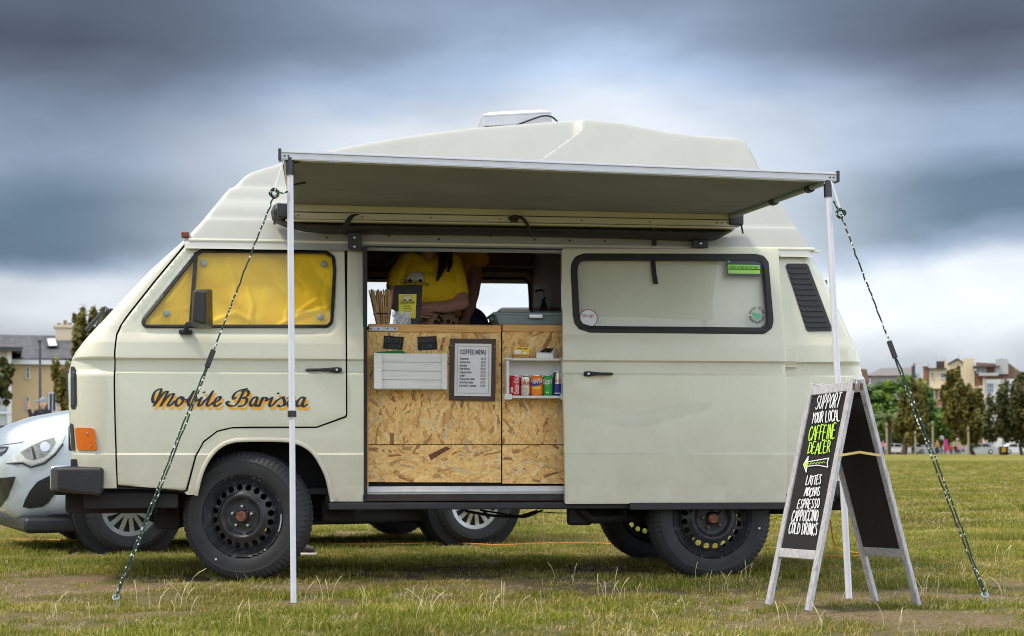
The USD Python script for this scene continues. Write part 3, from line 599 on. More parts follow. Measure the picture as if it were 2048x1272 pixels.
# rail above the opening and the gutter
van.part('door_rail', side(Polygon(vsp([(727, 482), (1640, 500), (1640, 504), (1124, 500), (1124, 497), (727, 495)])), rim=.03), MATS['cream_paint'])
gut = [to_van(at(x, y, 8.9))for x, y in ()]
ga, gb = vs(378, 480), vs(1628, 499)
van.part('gutter', tube([[ga[0] + (gb[0] - ga[0]) * t, s_of(ga[1]) - .006, ga[1] + (gb[1] - ga[1]) * t] for t in np.linspace(0, 1, 8)], .009, 8), MATS['cream_paint'])

# --- nose: plan curve lofted through the traced front outline
SIL = np.array([vp(x, y, .2) for x, y in [(152, 1003), (148, 960), (143, 915), (138, 870), (136, 800), (135, 752), (138, 728), (152, 704), (177, 675), (214, 638), (242, 606), (300, 545), (374, 478)]])
GAP = np.array([vs(x, y) for x, y in [(235, 1003), (233, 970), (229, 860), (227, 770), (228, 700), (232, 668), (242, 646), (259, 623), (309, 560), (369, 488), (376, 480)]])
u_front = lambda w: np.interp(w, SIL[:, 1], SIL[:, 0]); u_gap = lambda w: np.interp(w, GAP[:, 1], GAP[:, 0])
def nose_ring(w, lo=0.0, hi=1.0, half=False, n=10):
    uf, ug, s = u_front(w), u_gap(w), s_of(w); A = ug - uf; rx, ry = .86 * A, np.clip(.95 * A, .05, .24)
    th = np.linspace(0, np.pi / 2, n)
    near = [(ug, s)] + [(uf + rx * (1 - math.sin(t)), s + ry * (1 - math.cos(t))) for t in th]
    vv = np.linspace(s + ry, WIDE - s - ry, 9)[1:-1]; bulge = lambda v: .012 * (1 - ((v - WIDE / 2) / (WIDE / 2 - s - ry)) ** 2)
    mid = [(uf - bulge(v), v) for v in vv]
    far = [(u, WIDE - v) for u, v in near[::-1]]
    return np.array([(u, v, w) for u, v in near + mid + far]), len(near), len(mid)
wz = SIL[:, 1]; w_base = vp(228, 622, .2)[1]; w_top = vp(374, 478, .2)[1]
lv = sorted(set([w for w in SKNOTS if .47 < w < w_base] + list(np.linspace(vp(150, 975, .2)[1], w_base, 22))))
rings = np.array([nose_ring(w)[0] for w in lv])
nose = grid_mesh(rings, flip=True)
npath = van.part('nose_panel', nose, MATS['cream_paint'], smooth=40)
lv2 = np.linspace(w_base, w_top, 12); rr = [nose_ring(w) for w in lv2]; k0, km = rr[0][1], rr[0][2]
PR = np.array([r[0] for r in rr])
van.part('windscreen_pillar', grid_mesh(PR[:, :k0 + 1], flip=True), MATS['cream_paint'], smooth=40)
van.part('windscreen_pillar', grid_mesh(PR[:, k0 + km - 1:], flip=True), MATS['cream_paint'], smooth=40)
van.part('windscreen', grid_mesh(PR[:, k0:k0 + km], flip=True), MATS['window_glass'], smooth=True)
# wipers and the cowl at the foot of the windscreen
uc, wc = vp(232, 618, .25)
van.part('cowl_grille', bx(uc - .055, uc - .01, .25, 1.6, wc - .035, wc + .004, .01), MATS['black_plastic'])
for k, v0 in enumerate((.30, .95)):
    a, b = vp(218, 632, .3), vp(178, 664, .3)
    pts = [(a[0] + .02, v0 - .04, a[1] - .01), (a[0] - .02, v0, a[1] + .045), (a[0] - .05, v0 + .1, a[1] + .01), (b[0] - .01, v0 + .35, b[1] + .03)]
    van.part('wiper', cat_([tube(curve(pts, 5), .008, 6), tube([(a[0] - .03, v0 - .03, a[1] + .02), (b[0] - .012, v0 - .02, b[1] + .008)], [.010, .014], 6)]), MATS['black_plastic'])
# front furniture
nw = world_mesh(nose)
fr = drape([(141, 733), (148, 733), (152, 740), (153, 808), (150, 818), (143, 818), (141, 812)], nw, .006, .02, 3)
hl = van.part('headlight_surround', van_mesh(fr), MATS['black_rubber'])
van.part('headlight', van_mesh(drape([(141, 741), (146, 741), (148, 746), (149, 803), (146, 810), (143, 810), (141, 805)], nw, .009, .01, 3)), MATS['headlamp_dark'], parent=hl)
for v0 in (.32, WIDE - .32):
    van.part('headlight', bx(u_front(1.0) - .010, u_front(1.0) + .03, v0 - .10, v0 + .10, .90, 1.09, .02), MATS['headlamp_dark'])
van.part('front_grille', bx(u_front(1.0) - .016, u_front(1.0), .46, WIDE - .46, .91, 1.08, .012), MATS['black_plastic'])
van.part('lower_grille', van_mesh(drape([(139, 846), (145, 848), (149, 900), (143, 902)], nw, .014, .02, 4)), MATS['black_plastic'])
van.part('grille_bar', bx(u_front(.80) - .016, u_front(.80) + .01, .30, WIDE - .3, vp(140, 902, .2)[1], vp(140, 850, .2)[1], .01), MATS['black_plastic'])
lens = drape([(149, 858), (153, 855), (183, 856), (187, 859), (193, 896), (190, 900), (157, 900), (154, 897)], nw, .010, .012, 4)
ip = van.part('indicator', van_mesh(lens), MATS['orange_lens'])
van.part('indicator_edge', van_mesh(drape([(181, 856), (188, 858), (194, 898), (186, 901), (185, 888), (180, 884), (179, 868), (182, 866)], nw, .013, .01, 4)), MATS['orange_lens'], parent=ip)
for sx, sy in ((174, 866), (181, 891)):
    van.part('screw', van_mesh(drape([(sx + 1.8 * math.cos(a), sy + 1.8 * math.sin(a)) for a in np.arange(0, 6.2, .8)], nw, .015, .004, 4)), MATS['silver_metal'], parent=ip)
ring_ = Polygon([(145, 851), (188, 851), (193, 856), (200, 899), (197, 904), (152, 904)]).difference(Polygon([(149, 855), (184, 855), (188, 858), (195, 899), (192, 901), (155, 901)]))
# bumper
b0, b1 = vp(101, 960, .18), vp(200, 935, 0.0); wt, wb = vp(150, 930, 0)[1], vp(150, 990, 0)[1]
M3 = manifold3d.Manifold
def rbox(x0, x1, y0, y1, z0, z1, r): return M3.batch_hull([M3.sphere(r, 16).translate((a, b, c)) for a in (x0 + r, x1 - r) for b in (y0 + r, y1 - r) for c in (z0 + r, z1 - r)])
uf = u_front(.55)
ue = b1[0]; uf = uf + .05
end = M3.batch_hull([M3.sphere(.018, 14).translate(p) for p in [(uf - .14, .17, wt - .03), (uf - .14, .17, wb + .03), (uf - .085, -.01, wt - .03), (uf - .085, -.01, wb + .04), (ue, -.025, wt - .03), (ue - .005, -.025, wb + .015), (uf - .03, .22, wt - .02), (uf - .03, .22, wb + .03), (ue, .08, wt - .03), (ue, .08, wb + .03)]])
bar_ = rbox(uf - .165, uf - .01, .16, WIDE - .16, wb + .015, wt - .005, .02)
end2 = end.mirror((0, 1, 0)).translate((0, WIDE, 0))
van.part('front_bumper', tm(M3.batch_boolean([bar_], manifold3d.OpType.Add)), MATS['silver_metal'], label='worn grey front bumper bar')
van.part('bumper_end', tm(end), MATS['bumper_plastic']); van.part('bumper_end', tm(end2), MATS['bumper_plastic'])
st = vp(150, 922, .1)
van.part('bumper_stay', bx(uf - .05, uf + .05, .1, .14, wt - .01, wt + .03, .005), MATS['black_plastic'])

# --- rear: side panel behind the opening, rounded tail, louvres
RS = np.array([vp(x, y, .12) for x, y in [(1688, 1003), (1702, 960), (1716, 900), (1726, 830), (1730, 790), (1729, 757), (1716, 702), (1692, 640), (1662, 562), (1640, 520), (1628, 499)]])
u_rear = lambda w: np.interp(w, RS[:, 1], RS[:, 0])
U0 = vs(1135, 700)[0]; rear_w = vs(1424, 1038)
us_rear = lambda w: u_rear(w) - .15
wl = np.linspace(.425, vs(1500, 500)[1], 30)
side_pts = [(U0, .425)] + [(us_rear(w), w) for w in wl] + [(U0, wl[-1])]
arch = Point(rear_w[0], .30).buffer(.41).union(sbox(rear_w[0] - .41, 0, rear_w[0] + .41, .3))
rsp = Polygon(side_pts).difference(arch)
spath = van.part('rear_side_panel', side(rsp, rim=.0, bevel=0), MATS['cream_paint'])
lv = sorted(set([w for w in SKNOTS if .42 < w < wl[-1]] + list(wl)))
def tail_ring(w):
    s, ur, us = s_of(w), u_rear(w), us_rear(w); A = ur - us; th = np.linspace(0, np.pi / 2, 9); rx, ry = .8 * A, .16
    near = [(us, s)] + [(ur - rx * (1 - math.sin(t)), s + ry * (1 - math.cos(t))) for t in th]
    vv = np.linspace(s + ry, WIDE - s - ry, 7)[1:-1]
    return np.array([(u, v, w) for u, v in near + [(ur + .02 * (1 - ((v - WIDE / 2) / .75) ** 2), v) for v in vv] + [(u, WIDE - v) for u, v in near[::-1]]])
tail = grid_mesh(np.array([tail_ring(w) for w in lv]))
van.part('tail_panel', tail, MATS['cream_paint'], smooth=40)
tw = cat_([world_mesh(tail), world_mesh(side(rsp, rim=0, bevel=0))])
lou = [(1571, 532), (1575, 527), (1613, 527), (1617, 531), (1664, 656), (1664, 662), (1616, 663), (1612, 659)]
lpth = van.part('air_intake', van_mesh(drape(lou, tw, .004, .015, 6, 2)), MATS['black_plastic'], label='black louvred air intake behind the side door')
fr_ = Polygon(lou).buffer(-1.2)
L0, L1 = np.array([(1575.5, 530), (1616, 660)]), np.array([(1611, 530), (1660, 660)])
for k in range(12):
    t0, t1 = (k + .12) / 12, (k + .52) / 12; q = lambda L, t: L[0] + (L[1] - L[0]) * t
    m = van_mesh(drape([q(L0, t0), q(L1, t0), q(L1, t1), q(L0, t1)], tw, .010, .006, 20))
    van.part('slat', m, MATS['bumper_plastic'], parent=lpth)
# door track slot and its cover on the rear quarter
van.part('door_track', van_mesh(drape([(1573, 735), (1596, 736), (1596, 748), (1573, 747)], tw, -.001, .012, 12)), MATS['dark_gap'])
tcov = drape([(1566, 690), (1581, 690), (1590, 697), (1594, 735), (1566, 734)], tw, .022, .025, 8)
van.part('track_cover', van_mesh(tcov), MATS['cream_paint'])
# rear bumper, tail lamp
van.part('rear_bumper', tm(rbox(us_rear(.5) - .1, u_rear(.5) + .03, .0, WIDE, .40, .50, .03)), MATS['bumper_plastic'])
for v0 in (.10, WIDE - .10): van.part('tail_light', bx(u_rear(.85) - .03, u_rear(.85) + .010, v0 - .07, v0 + .07, .72, .98, .02), MATS['deep_red'])
van.part('rear_window', bx(u_rear(1.5) - .004, u_rear(1.5) + .03, .38, WIDE - .38, 1.2, 1.62, .01), MATS['headlamp_dark'])

# --- sliding door, slid back along the outside
DV = -.045
SD = [(1124, 500), (1128, 497), (1555, 498), (1557, 500), (1562, 600), (1570, 690), (1571, 735), (1572, 1004), (1569, 1006), (1133, 1008), (1130, 1006), (1127, 800), (1126, 700), (1126, 640), (1124, 560)]
sd = Polygon(vsp(SD, DV)).buffer(0)
SW_ = [(1143, 545), (1144, 528), (1152, 514), (1168, 508), (1512, 509), (1527, 513), (1536, 524), (1546, 640), (1543, 656), (1527, 667), (1180, 664), (1160, 658), (1150, 646), (1147, 630)]
sw = rpoly(vsp(SW_, DV), .02)
def dents(u, w):
    d = .005 * (meshkit.fbm(np.stack([u * 3.3, w * 4.2, u * 0 + 3], -1), 2, 21) - .5)
    d = d + .010 * np.exp(-((w - .92 - .05 * np.sin(u * 5 + 1)) / .045) ** 2) * np.exp(-((u - 1.9) / .35) ** 2)
    hx, hw = vs(1200, 762, DV); d = d + .012 * np.exp(-(((u - hx) / .055) ** 2 + ((w - hw) / .035) ** 2) ** 2)
    return d
sdm = relief(sd.difference(sw.buffer(-.002)), lambda u, w: s_of(w) + DV + dents(u, w), .04, np.arange(0, 4, .035), sorted(SK(*sd.bounds[1::2]) + list(np.arange(.5, 1.2, .03))), .003)
sdp = van.part('sliding_door', sdm, MATS['cream_paint'])
sl = sw.buffer(.004).difference(sw.buffer(-.033))
van.part('window_seal', relief(sl, lambda u, w: s_of(w) + DV - .005, .03, UST, SK(*sl.bounds[1::2]), .006), MATS['black_rubber'], parent=sdp)
sg = sw.buffer(-.028)
van.part('window_glass', relief(sg, lambda u, w: s_of(w) + DV + .006, 0, [], []), MATS['window_glass'], parent=sdp, smooth=False)
h, lk = lever(1168, 1224, 748, DV, True)
van.part('door_handle', h, MATS['black_plastic'], parent=sdp); van.part('lock_barrel', lk, MATS['silver_metal'], parent=sdp)
# stickers on its window
stick_v = lambda o: (lambda u, w: s_of(w) + DV + .006 - o)
def stick(name, poly, mat_, o, parent=sdp, label=None): van.part(name, relief(poly, stick_v(o), .0005, [], []), MATS[mat_], smooth=False, parent=parent, label=label)
spx = lambda pts: Polygon(vsp(pts, DV))
stick('hygiene_sticker', spx([(1452, 516), (1523, 517), (1524, 552), (1455, 551)]), 'dark_slate', .001, label='dark sticker with two green bands')
stick('sticker_band', spx([(1456, 529), (1520, 530), (1520, 538), (1456, 537)]), 'lime_green', .002)
stick('sticker_band', spx([(1456, 539), (1520, 540), (1520.5, 548), (1457, 547)]), 'lime_green', .002)
stick('sticker_emblem', Polygon(vsp([(1458 + 2.8 * math.cos(a), 522.5 + 3 * math.sin(a)) for a in np.arange(0, 6.28, .5)], DV)), 'mint', .002)
def flat_text(text, height, bold=False):
    """lettering as a shapely shape in x, y"""
    m = meshkit.text_mesh(text, height, .001, bold); f = m.faces[np.abs(m.face_normals[:, 2]) > .9]; z = m.vertices[:, 2]
    f = f[(z[f] > .0005).all(1)]
    return m.vertices[:, :2].copy(), f
def text_on(text, p0, p1, height_px, dv_fun, dv=0.0, bold=False, base=vs):
    """lettering from photo point p0 (left end of the base line) to p1, capitals height_px tall, as a thin sheet on the van's plane"""
    V, Fc = flat_text(text, 1.0, bold); L = V[:, 0].max() - V[:, 0].min(); V[:, 0] -= V[:, 0].min()
    p0, p1 = np.array(p0, float), np.array(p1, float); X = p0 + (p1 - p0) * (V[:, :1] / L) + np.array([0, -height_px]) * V[:, 1:2]
    q = np.array([base(x, y, dv) for x, y in X]); v = dv_fun(q[:, 0], q[:, 1])
    return trimesh.Trimesh(np.stack([q[:, 0], v * np.ones(len(q)), q[:, 1]], 1), Fc, process=False)
van.part('sticker_lettering', text_on('FOOD HYGIENE RATING', (1459, 536.4), (1517, 537.2), 5, stick_v(.0035), DV), MATS['ink'], smooth=False, parent=sdp)
van.part('sticker_lettering', text_on('AWAITING INSPECTION', (1460, 546.2), (1517, 546.8), 4.6, stick_v(.0035), DV), MATS['can_cream'], smooth=False, parent=sdp)
disc = lambda x, y, r: Polygon(vsp([(x + r * math.cos(a), y + r * math.sin(a)) for a in np.arange(0, 6.28, .2)], DV))
stick('review_sticker', disc(1177, 637, 18.5), 'deep_red', .001, label='round white review sticker with coloured rim')
stick('sticker_disc', disc(1177, 637, 17), 'paper_white', .002)
for t, x0, x1, m in (('G', 1165.5, 1171, 'can_blue'), ('o', 1171.5, 1175, 'pure_red'), ('o', 1175.5, 1179, 'gold_yellow'), ('g', 1179.5, 1183, 'can_blue'), ('l', 1183.5, 1184.3, 'green_plastic'), ('e', 1185, 1188.5, 'pure_red')):
    van.part('sticker_lettering', text_on(t, (x0, 634), (x1, 634), 6.5, stick_v(.0035), DV), MATS[m], smooth=False, parent=sdp)
def arc_text(text, cx, cy, r, a0, a1, hpx, mat_, inward=False):
    ms = []
    for k, ch in enumerate(text):
        if ch == ' ': continue
        a = a0 + (a1 - a0) * k / (len(text) - 1)
        V, Fc = flat_text(ch, hpx, True); V[:, 0] -= V[:, 0].mean()
        if inward: V = V - np.array([0, hpx])
        up = np.array([math.cos(a), -math.sin(a)]); rt = np.array([math.sin(a), math.cos(a)])
        if inward: up, rt = -up, -rt
        X = np.array([cx, cy]) + r * np.array([math.cos(a), -math.sin(a)]) + V[:, :1] * rt + V[:, 1:2] * up
        if inward: X = X
        q = np.array([vs(x, y, DV) for x, y in X]); ms.append(trimesh.Trimesh(np.stack([q[:, 0], stick_v(.0035)(q[:, 0], q[:, 1]), q[:, 1]], 1), Fc, process=False))
    return cat_(ms)
van.part('sticker_lettering', arc_text('PROUD TO BE', 1514, 629, 11.5, math.radians(165), math.radians(12), 4.6, 'ink'), MATS['ink'], smooth=False, parent=sdp)
van.part('sticker_lettering', arc_text('INDEPENDENT', 1514, 631, 11.5, math.radians(188), math.radians(352), 4.6, 'ink', True), MATS['ink'], smooth=False, parent=sdp)
stick('handshake_emblem', spx([(1503, 626), (1508, 624), (1514, 627), (1519, 627), (1523, 632), (1521, 636), (1514, 637), (1507, 633)]), 'mint', .002)

# --- wing mirror
mq = vs(372, 664)
a, b, c = vp(372, 662, -.02), vp(382, 645, -.07), vp(392, 638, -.12)
mp = van.part('wing_mirror', tm(M3.batch_hull([M3.sphere(.012, 12).translate((*p,)) for p in
     [(*(lambda q: (q[0], -.10, q[1]))(vp(390, 584, -.1)),), (*(lambda q: (q[0], -.10, q[1]))(vp(420, 583, -.1)),), (*(lambda q: (q[0], -.10, q[1]))(vp(387, 650, -.1)),), (*(lambda q: (q[0], -.10, q[1]))(vp(421, 652, -.1)),),
      (*(lambda q: (q[0], -.22, q[1]))(vp(394, 586, -.2)),), (*(lambda q: (q[0], -.22, q[1]))(vp(408, 588, -.2)),), (*(lambda q: (q[0], -.22, q[1]))(vp(390, 640, -.2)),), (*(lambda q: (q[0], -.22, q[1]))(vp(408, 645, -.2)),)]])), MATS['black_plastic'], smooth=25)
van.part('mirror_arm', tube(curve([(a[0], -.005, a[1]), (a[0] + .005, -.03, a[1] + .03), (b[0] + .01, -.07, b[1]), (c[0] + .02, -.12, c[1] + .01)], 5), .013, 8), MATS['black_plastic'], parent=mp)
van.part('mirror_foot', bx(mq[0] - .035, mq[0] + .033, s_of(mq[1]) - .025, s_of(mq[1]) + .006, mq[1] - .012, mq[1] + .012, .006), MATS['black_plastic'], parent=mp)

# --- high roof
wg = vs(1000, 490)[1]
TOP = np.array([vp(x, y, v) for x, y, v in [(372, 480, .2), (386, 465, .2), (408, 438, .2), (432, 404, .2), (457, 372, .22), (468, 369, .25), (487, 350, .28), (501, 341, .3), (530, 334, .35), (575, 322, .38), (690, 295, .4), (830, 272, .42), (950, 257, .42), (1100, 245, .42), (1180, 240, .42), (1250, 246, .4), (1330, 261, .38), (1400, 269, .36), (1480, 273, .35), (1497, 277, .32), (1508, 290, .3), (1530, 332, .25), (1560, 397, .2), (1592, 446, .16), (1618, 492, .12), (1624, 499, .1)]])
o = np.argsort(TOP[:, 0]); TOP = TOP[o]
w1, w2 = vp(500, 437, .13)[1], vp(500, 371, .2)[1]
DT = np.array([.075, .088, .100, .106, .106 + (w1 - wg) * .38, .106 + (w1 - wg) * .38 + .016, .122 + (w2 - wg) * .40, .138 + (w2 - wg) * .40, .40, 1.0])
WT = np.array([wg - .05, wg - .03, wg - .005, wg + .01, w1 - .004, w1 + .006, w2 - .004, w2 + .006, wg + .62, wg + 1.9])
dg0, dg1 = vp(1172, 252, .36), vp(1062, 332, .30)
def roof_z(u, v):
    d = np.minimum(v, WIDE - v)
    zs = np.interp(d, DT, WT)
    line = dg0[0] + (np.clip(zs, dg1[1] - .3, dg0[1]) - dg0[1]) * (dg0[0] - dg1[0]) / (dg0[1] - dg1[1])
    S = np.clip((line - u) / .06, 0, 1); S = S * S * (3 - 2 * S); G = np.clip((zs - wg - .16) / .2, 0, 1); S = S * G * G * (3 - 2 * G)
    zs = np.interp(d - .032 * S, DT, WT)
    zt = np.interp(u, TOP[:, 0], TOP[:, 1]); cr = np.clip((zt - wg - .3) / .2, 0, 1)
    zt = zt + .046 * cr - .055 * cr * ((WIDE / 2 - np.clip(d, 0, WIDE / 2)) / .58) ** 2
    k = .022 + .05 * np.clip((wg + .5 - zt) / .5, 0, 1)
    hh = np.clip(.5 + .5 * (zs - zt) / k, 0, 1)
    return zs * (1 - hh) + zt * hh - k * hh * (1 - hh)
ug_ = np.unique(np.concatenate([np.arange(TOP[0, 0], TOP[-1, 0], .016), TOP[:, 0]])); dv_ = np.concatenate([np.arange(.076, .16, .007), np.arange(.16, .5, .009), np.arange(.5, WIDE / 2, .06)])
vg_ = np.concatenate([dv_, [WIDE / 2], (WIDE - dv_)[::-1]])
UU, VV = np.meshgrid(ug_, vg_, indexing='ij')
ZZ = np.maximum(roof_z(UU, VV), wg - .045)
van.part('high_roof', grid_mesh(np.stack([UU, VV, ZZ], -1)), MATS['roof_gel'], smooth=35)
van.part('roof_lug', tm(rbox(vp(370, 470, .1)[0] - .02, vp(370, 470, .1)[0] + .02, .1, .14, vp(370, 475, .1)[1], vp(370, 463, .1)[1], .008)), MATS['rust'])
# small rust spots along the roof's foot
for x, y in ((778, 471), (878, 478), (982, 472), (1070, 479), (1140, 481), (1210, 482), (653, 474)):
    q = vp(x, y, .095); c = revolve([(0, .004), (.004, .003), (.006, -.004)], 10, 'y'); c.apply_translation([q[0], .0885 + .01, q[1]]); van.part('roof_screw', c, MATS['rust'])
# roof light held open
ra, rb = np.array([*vp(962, 250, .62)]), np.array([*vp(1100, 238, .62)])
def lid():
    ms = []; L = rb[0] - ra[0]
    for k in range(3): ms.append(bx(.0 + .02 * k, L + .0 - .02 * k, -.22 + .03 * k, .22 - .03 * k, .012 * k, .012 * k + .018, .006, 1))
    ms.append(cat_([bx(0, L, -.22, -.2, -.05, .004, .004, 1), bx(0, L, .2, .22, -.05, .004, .004, 1), bx(0, .02, -.2, .2, -.05, .004, .004, 1), bx(L - .02, L, -.2, .2, -.05, .004, .004, 1)]))
    return ms
T = trimesh.transformations
zr = roof_z(np.array([(ra[0] + rb[0]) / 2]), np.array([.75]))[0]
zn, zf = vp(1030, 229, .55)[1], roof_z(np.array([(ra[0] + rb[0]) / 2]), np.array([1.0]))[0] + .02
th_ = math.atan2(zf - zn, .44)
tilt = T.translation_matrix([ra[0], .77, (zn + zf) / 2]) @ T.rotation_matrix(th_, [1, 0, 0]) @ T.rotation_matrix(-.075, [0, 1, 0]) @ T.translation_matrix([0, 0, -.02])
ms = lid()
rl = cat_(ms); rl.apply_transform(tilt); rp = van.part('roof_vent', rl, MATS['rail_white'], label='white plastic roof vent lid propped open')
und = bx(.02, rb[0] - ra[0] - .02, -.2, .2, -.02, -.004); und.apply_transform(tilt); van.part('vent_lining', und, MATS['can_cream'], parent=rp)
um = (ra[0] + rb[0]) / 2
van.part('vent_motor', bx(um - .09, um + .07, .60, .68, zr - .05, zr + .03, .01), MATS['headlamp_dark'], parent=rp)
for du in (-.11, .09): van.part('vent_hinge', bx(um + du - .012, um + du + .012, .59, .64, zr - .05, zr + .055, .004), MATS['cardboard'], parent=rp)
cb = [vp(975, 262, .55), vp(1020, 253, .5), vp(1055, 241, .5), vp(1085, 231, .5), vp(1103, 232, .5), vp(1114, 240, .5), vp(1118, 246, .5)]
van.part('vent_cable', tube(curve([(q[0], .52, q[1]) for q in cb], 6), .0055, 6), MATS['headlamp_dark'], parent=rp)

# --- underside, wheel housings, sills
van.part('chassis', cat_([bx(-.55, .42, .45, 1.4, .27, .44, .03), bx(.40, 2.1, .12, 1.72, .352, .43, .01), bx(2.1, 3.25, .45, 1.4, .30, .44, .03), bx(-.95, -.42, .2, 1.6, .33, .45, .02), bx(-.5, -.36, .3, 1.5, .24, .4, .02), bx(.38, .56, .18, .5, .28, .40, .02), bx(2.85, 3.5, .2, 1.6, .33, .48, .02), bx(-1.0, 3.5, .12, 1.72, .43, .46)]), MATS['underbody_dark'])
for cx_, ww in ((0.0, .33), (rear_w[0], .31)):
    th = np.linspace(0, np.pi, 20); P = np.array([[(cx_ + .47 * math.cos(t), v, ww + .47 * math.sin(t)) for t in th] for v in (.03, .30, .34)]); P[2, :, 0] = cx_; P[2, :, 2] = ww + .1
    Q = P.copy(); Q[:, :, 1] = WIDE - Q[:, :, 1]
    van.part('wheel_housing', grid_mesh(P), MATS['underbody_dark']); van.part('wheel_housing', grid_mesh(Q), MATS['underbody_dark'])
x0, x1 = vs(664, 1010)[0], vs(1300, 1010)[0]
van.part('sill', bx(x0 - .02, U0 + .35, .02, .12, vs(900, 1019)[1], vs(900, 1004)[1], .008), MATS['bumper_plastic'])
van.part('sill', bx(rear_w[0] + .40, us_rear(.45) + .05, .02, .12, .38, .425, .008), MATS['bumper_plastic'])
van.part('sill', bx(rear_w[0] - .46, rear_w[0] + .42, -.025, .015, vs(1300, 1019)[1], vs(1300, 1005)[1], .004), MATS['bumper_plastic'])
van.part('sill', bx(uf + .02, -.36, .06, .16, .36, .44, .01), MATS['underbody_dark'])
q0, q1 = vp(727, 1003, .03), vp(1140, 988, .03)
van.part('door_rail_lower', bx(q0[0], q1[0] + .1, .03, .06, q0[1], q1[1], .004), MATS['rail_dark'], label='dark sliding door rail along the sill')
s0, s1 = vp(733, 989, .05), vp(1140, 972, .06)
van.part('door_step', cat_([bx(s0[0], s1[0] + .05, .05, .14, s0[1], s1[1], .006), bx(s0[0], s1[0] + .05, .042, .056, s0[1] + .012, s0[1] + .02, .002)]), MATS['sill_white'])
jb = vp(733, 1000, .03); jt = vp(733, 496, .1)
van.part('door_jamb', cat_([bx(jb[0] - .018, jb[0] + .004, .03, .20, jb[1], jt[1] - .0), ]), MATS['black_rubber'])
lin = [vp(736, 800, .12)]
van.part('jamb_strip', bx(vp(734, 800, .1)[0], vp(737, 800, .1)[0], .10, .135, vp(734, 985, .1)[1], vp(734, 660, .1)[1]), MATS['pine_edge'])
van.part('suspension_bracket', cat_([bx(1.72, 1.86, .28, .34, .25, .36, .02), tm(M3.batch_hull([M3.sphere(.03, 12).translate(p) for p in [(1.86, .25, .29), (1.80, .25, .33), (2.2, .35, .30)]]))]), MATS['bumper_plastic'])
cables = [[(930, 1022), (985, 1031), (1035, 1033), (1075, 1022)], [(960, 1020), (1020, 1030), (1050, 1034), (1085, 1020)], [(1080, 1024), (1120, 1026), (1160, 1028), (1175, 1050)]]
for k, cc in enumerate(cables):
    van.part('hanging_cable', tube(curve([(*(lambda q: (q[0], .5, q[1]))(vp(x, y, .5)),) for x, y in cc], 6), (.009, .006, .003)[k], 6), MATS['black_rubber'])
van.part('axle', tube([(rear_w[0], .15, .30), (rear_w[0], 1.7, .30)], .035, 8), MATS['underbody_dark']); van.part('axle', tube([(0, .15, .32), (0, 1.7, .32)], .03, 8), MATS['underbody_dark'])

# --- wheels
def tyre_mesh(R0, Ri, W, lugs=70):
    pr = [(Ri, .5 * W - .02), (Ri + .006, .5 * W - .006), (Ri + .022, .5 * W + .002), (Ri + .05, .5 * W + .006), (R0 - .055, .5 * W + .003), (R0 - .050, .5 * W + .0055), (R0 - .044, .5 * W + .002), (R0 - .03, .5 * W - .006), (R0 - .012, .5 * W - .02), (R0 - .004, .5 * W - .036)]
    tread = []
    for x in (.5 * W - .044, .5 * W - .050, .5 * W - .068, .5 * W - .074): tread.append((R0 - .001 if len(tread) in (0, 3) else R0 - .011, x))
    full = pr + tread; full = full + [(r, -z) for r, z in full[::-1]]
    n = lugs * 4; m = revolve(full, n, 'z'); v = m.vertices.reshape(n, len(full), 3)
    rr = np.hypot(v[..., 0], v[..., 1]); zz = np.abs(v[..., 2]); i = np.arange(n) % 4
    cut = (i[:, None] == 0) & (rr > R0 - .034) & (zz > .5 * W - .05)
    sc = np.where(cut, 1 - .006 / rr, 1.0); v[..., :2] *= sc[..., None]
    m.vertices = v.reshape(-1, 3)
    return m
def face_out(m):      # wheel axis z -> outward = -v
    v = np.asarray(m.vertices); return trimesh.Trimesh(np.stack([v[:, 0], -v[:, 2], v[:, 1]], 1), m.faces, process=False)
RP = np.array([(0, .045), (.026, .045), (.030, .030), (.034, .012), (.075, .010), (.088, .012), (.100, .034), (.108, .040), (.118, .036), (.128, .022), (.166, .008), (.174, -.006), (.180, -.012), (.186, -.004), (.200, .012), (.2085, .026), (.213, .028), (.2165, .020)])
def rim_mesh(holes=20, phase=.12):
    pg = Point(0, 0).buffer(.2165, quad_segs=24)
    for k in range(holes):
        a = phase + 2 * math.pi * k / holes; pg = pg.difference(Point(.151 * math.cos(a), .151 * math.sin(a)).buffer(.0160, quad_segs=5))
    V, Fc = cut_grid(pg, np.arange(-.22, .22, .011), np.arange(-.22, .22, .011))
    r = np.hypot(V[:, 0], V[:, 1]); P = np.stack([V[:, 0], V[:, 1], np.interp(r, RP[:, 0], RP[:, 1])], 1)
    e = np.vstack([Fc[:, [0, 1]], Fc[:, [1, 2]], Fc[:, [2, 0]]]); uq, inv, cnt = np.unique(np.sort(e, 1), axis=0, return_inverse=True, return_counts=True)
    bd = e[cnt[inv.ravel()] == 1]; on = np.unique(bd); idx = np.full(len(P), -1); idx[on] = len(P) + np.arange(len(on)); Q = P[on] - np.array([0, 0, .008])
    return trimesh.Trimesh(np.vstack([P, Q]), np.vstack([Fc, np.stack([bd[:, 1], bd[:, 0], idx[bd[:, 0]]], 1), np.stack([bd[:, 1], idx[bd[:, 0]], idx[bd[:, 1]]], 1)]), process=False)
rim_ = rim_mesh()
barrel = revolve([(.2165, .02), (.205, .005), (.195, -.03), (.18, -.06), (.18, -.14), (.205, -.16)], 48)
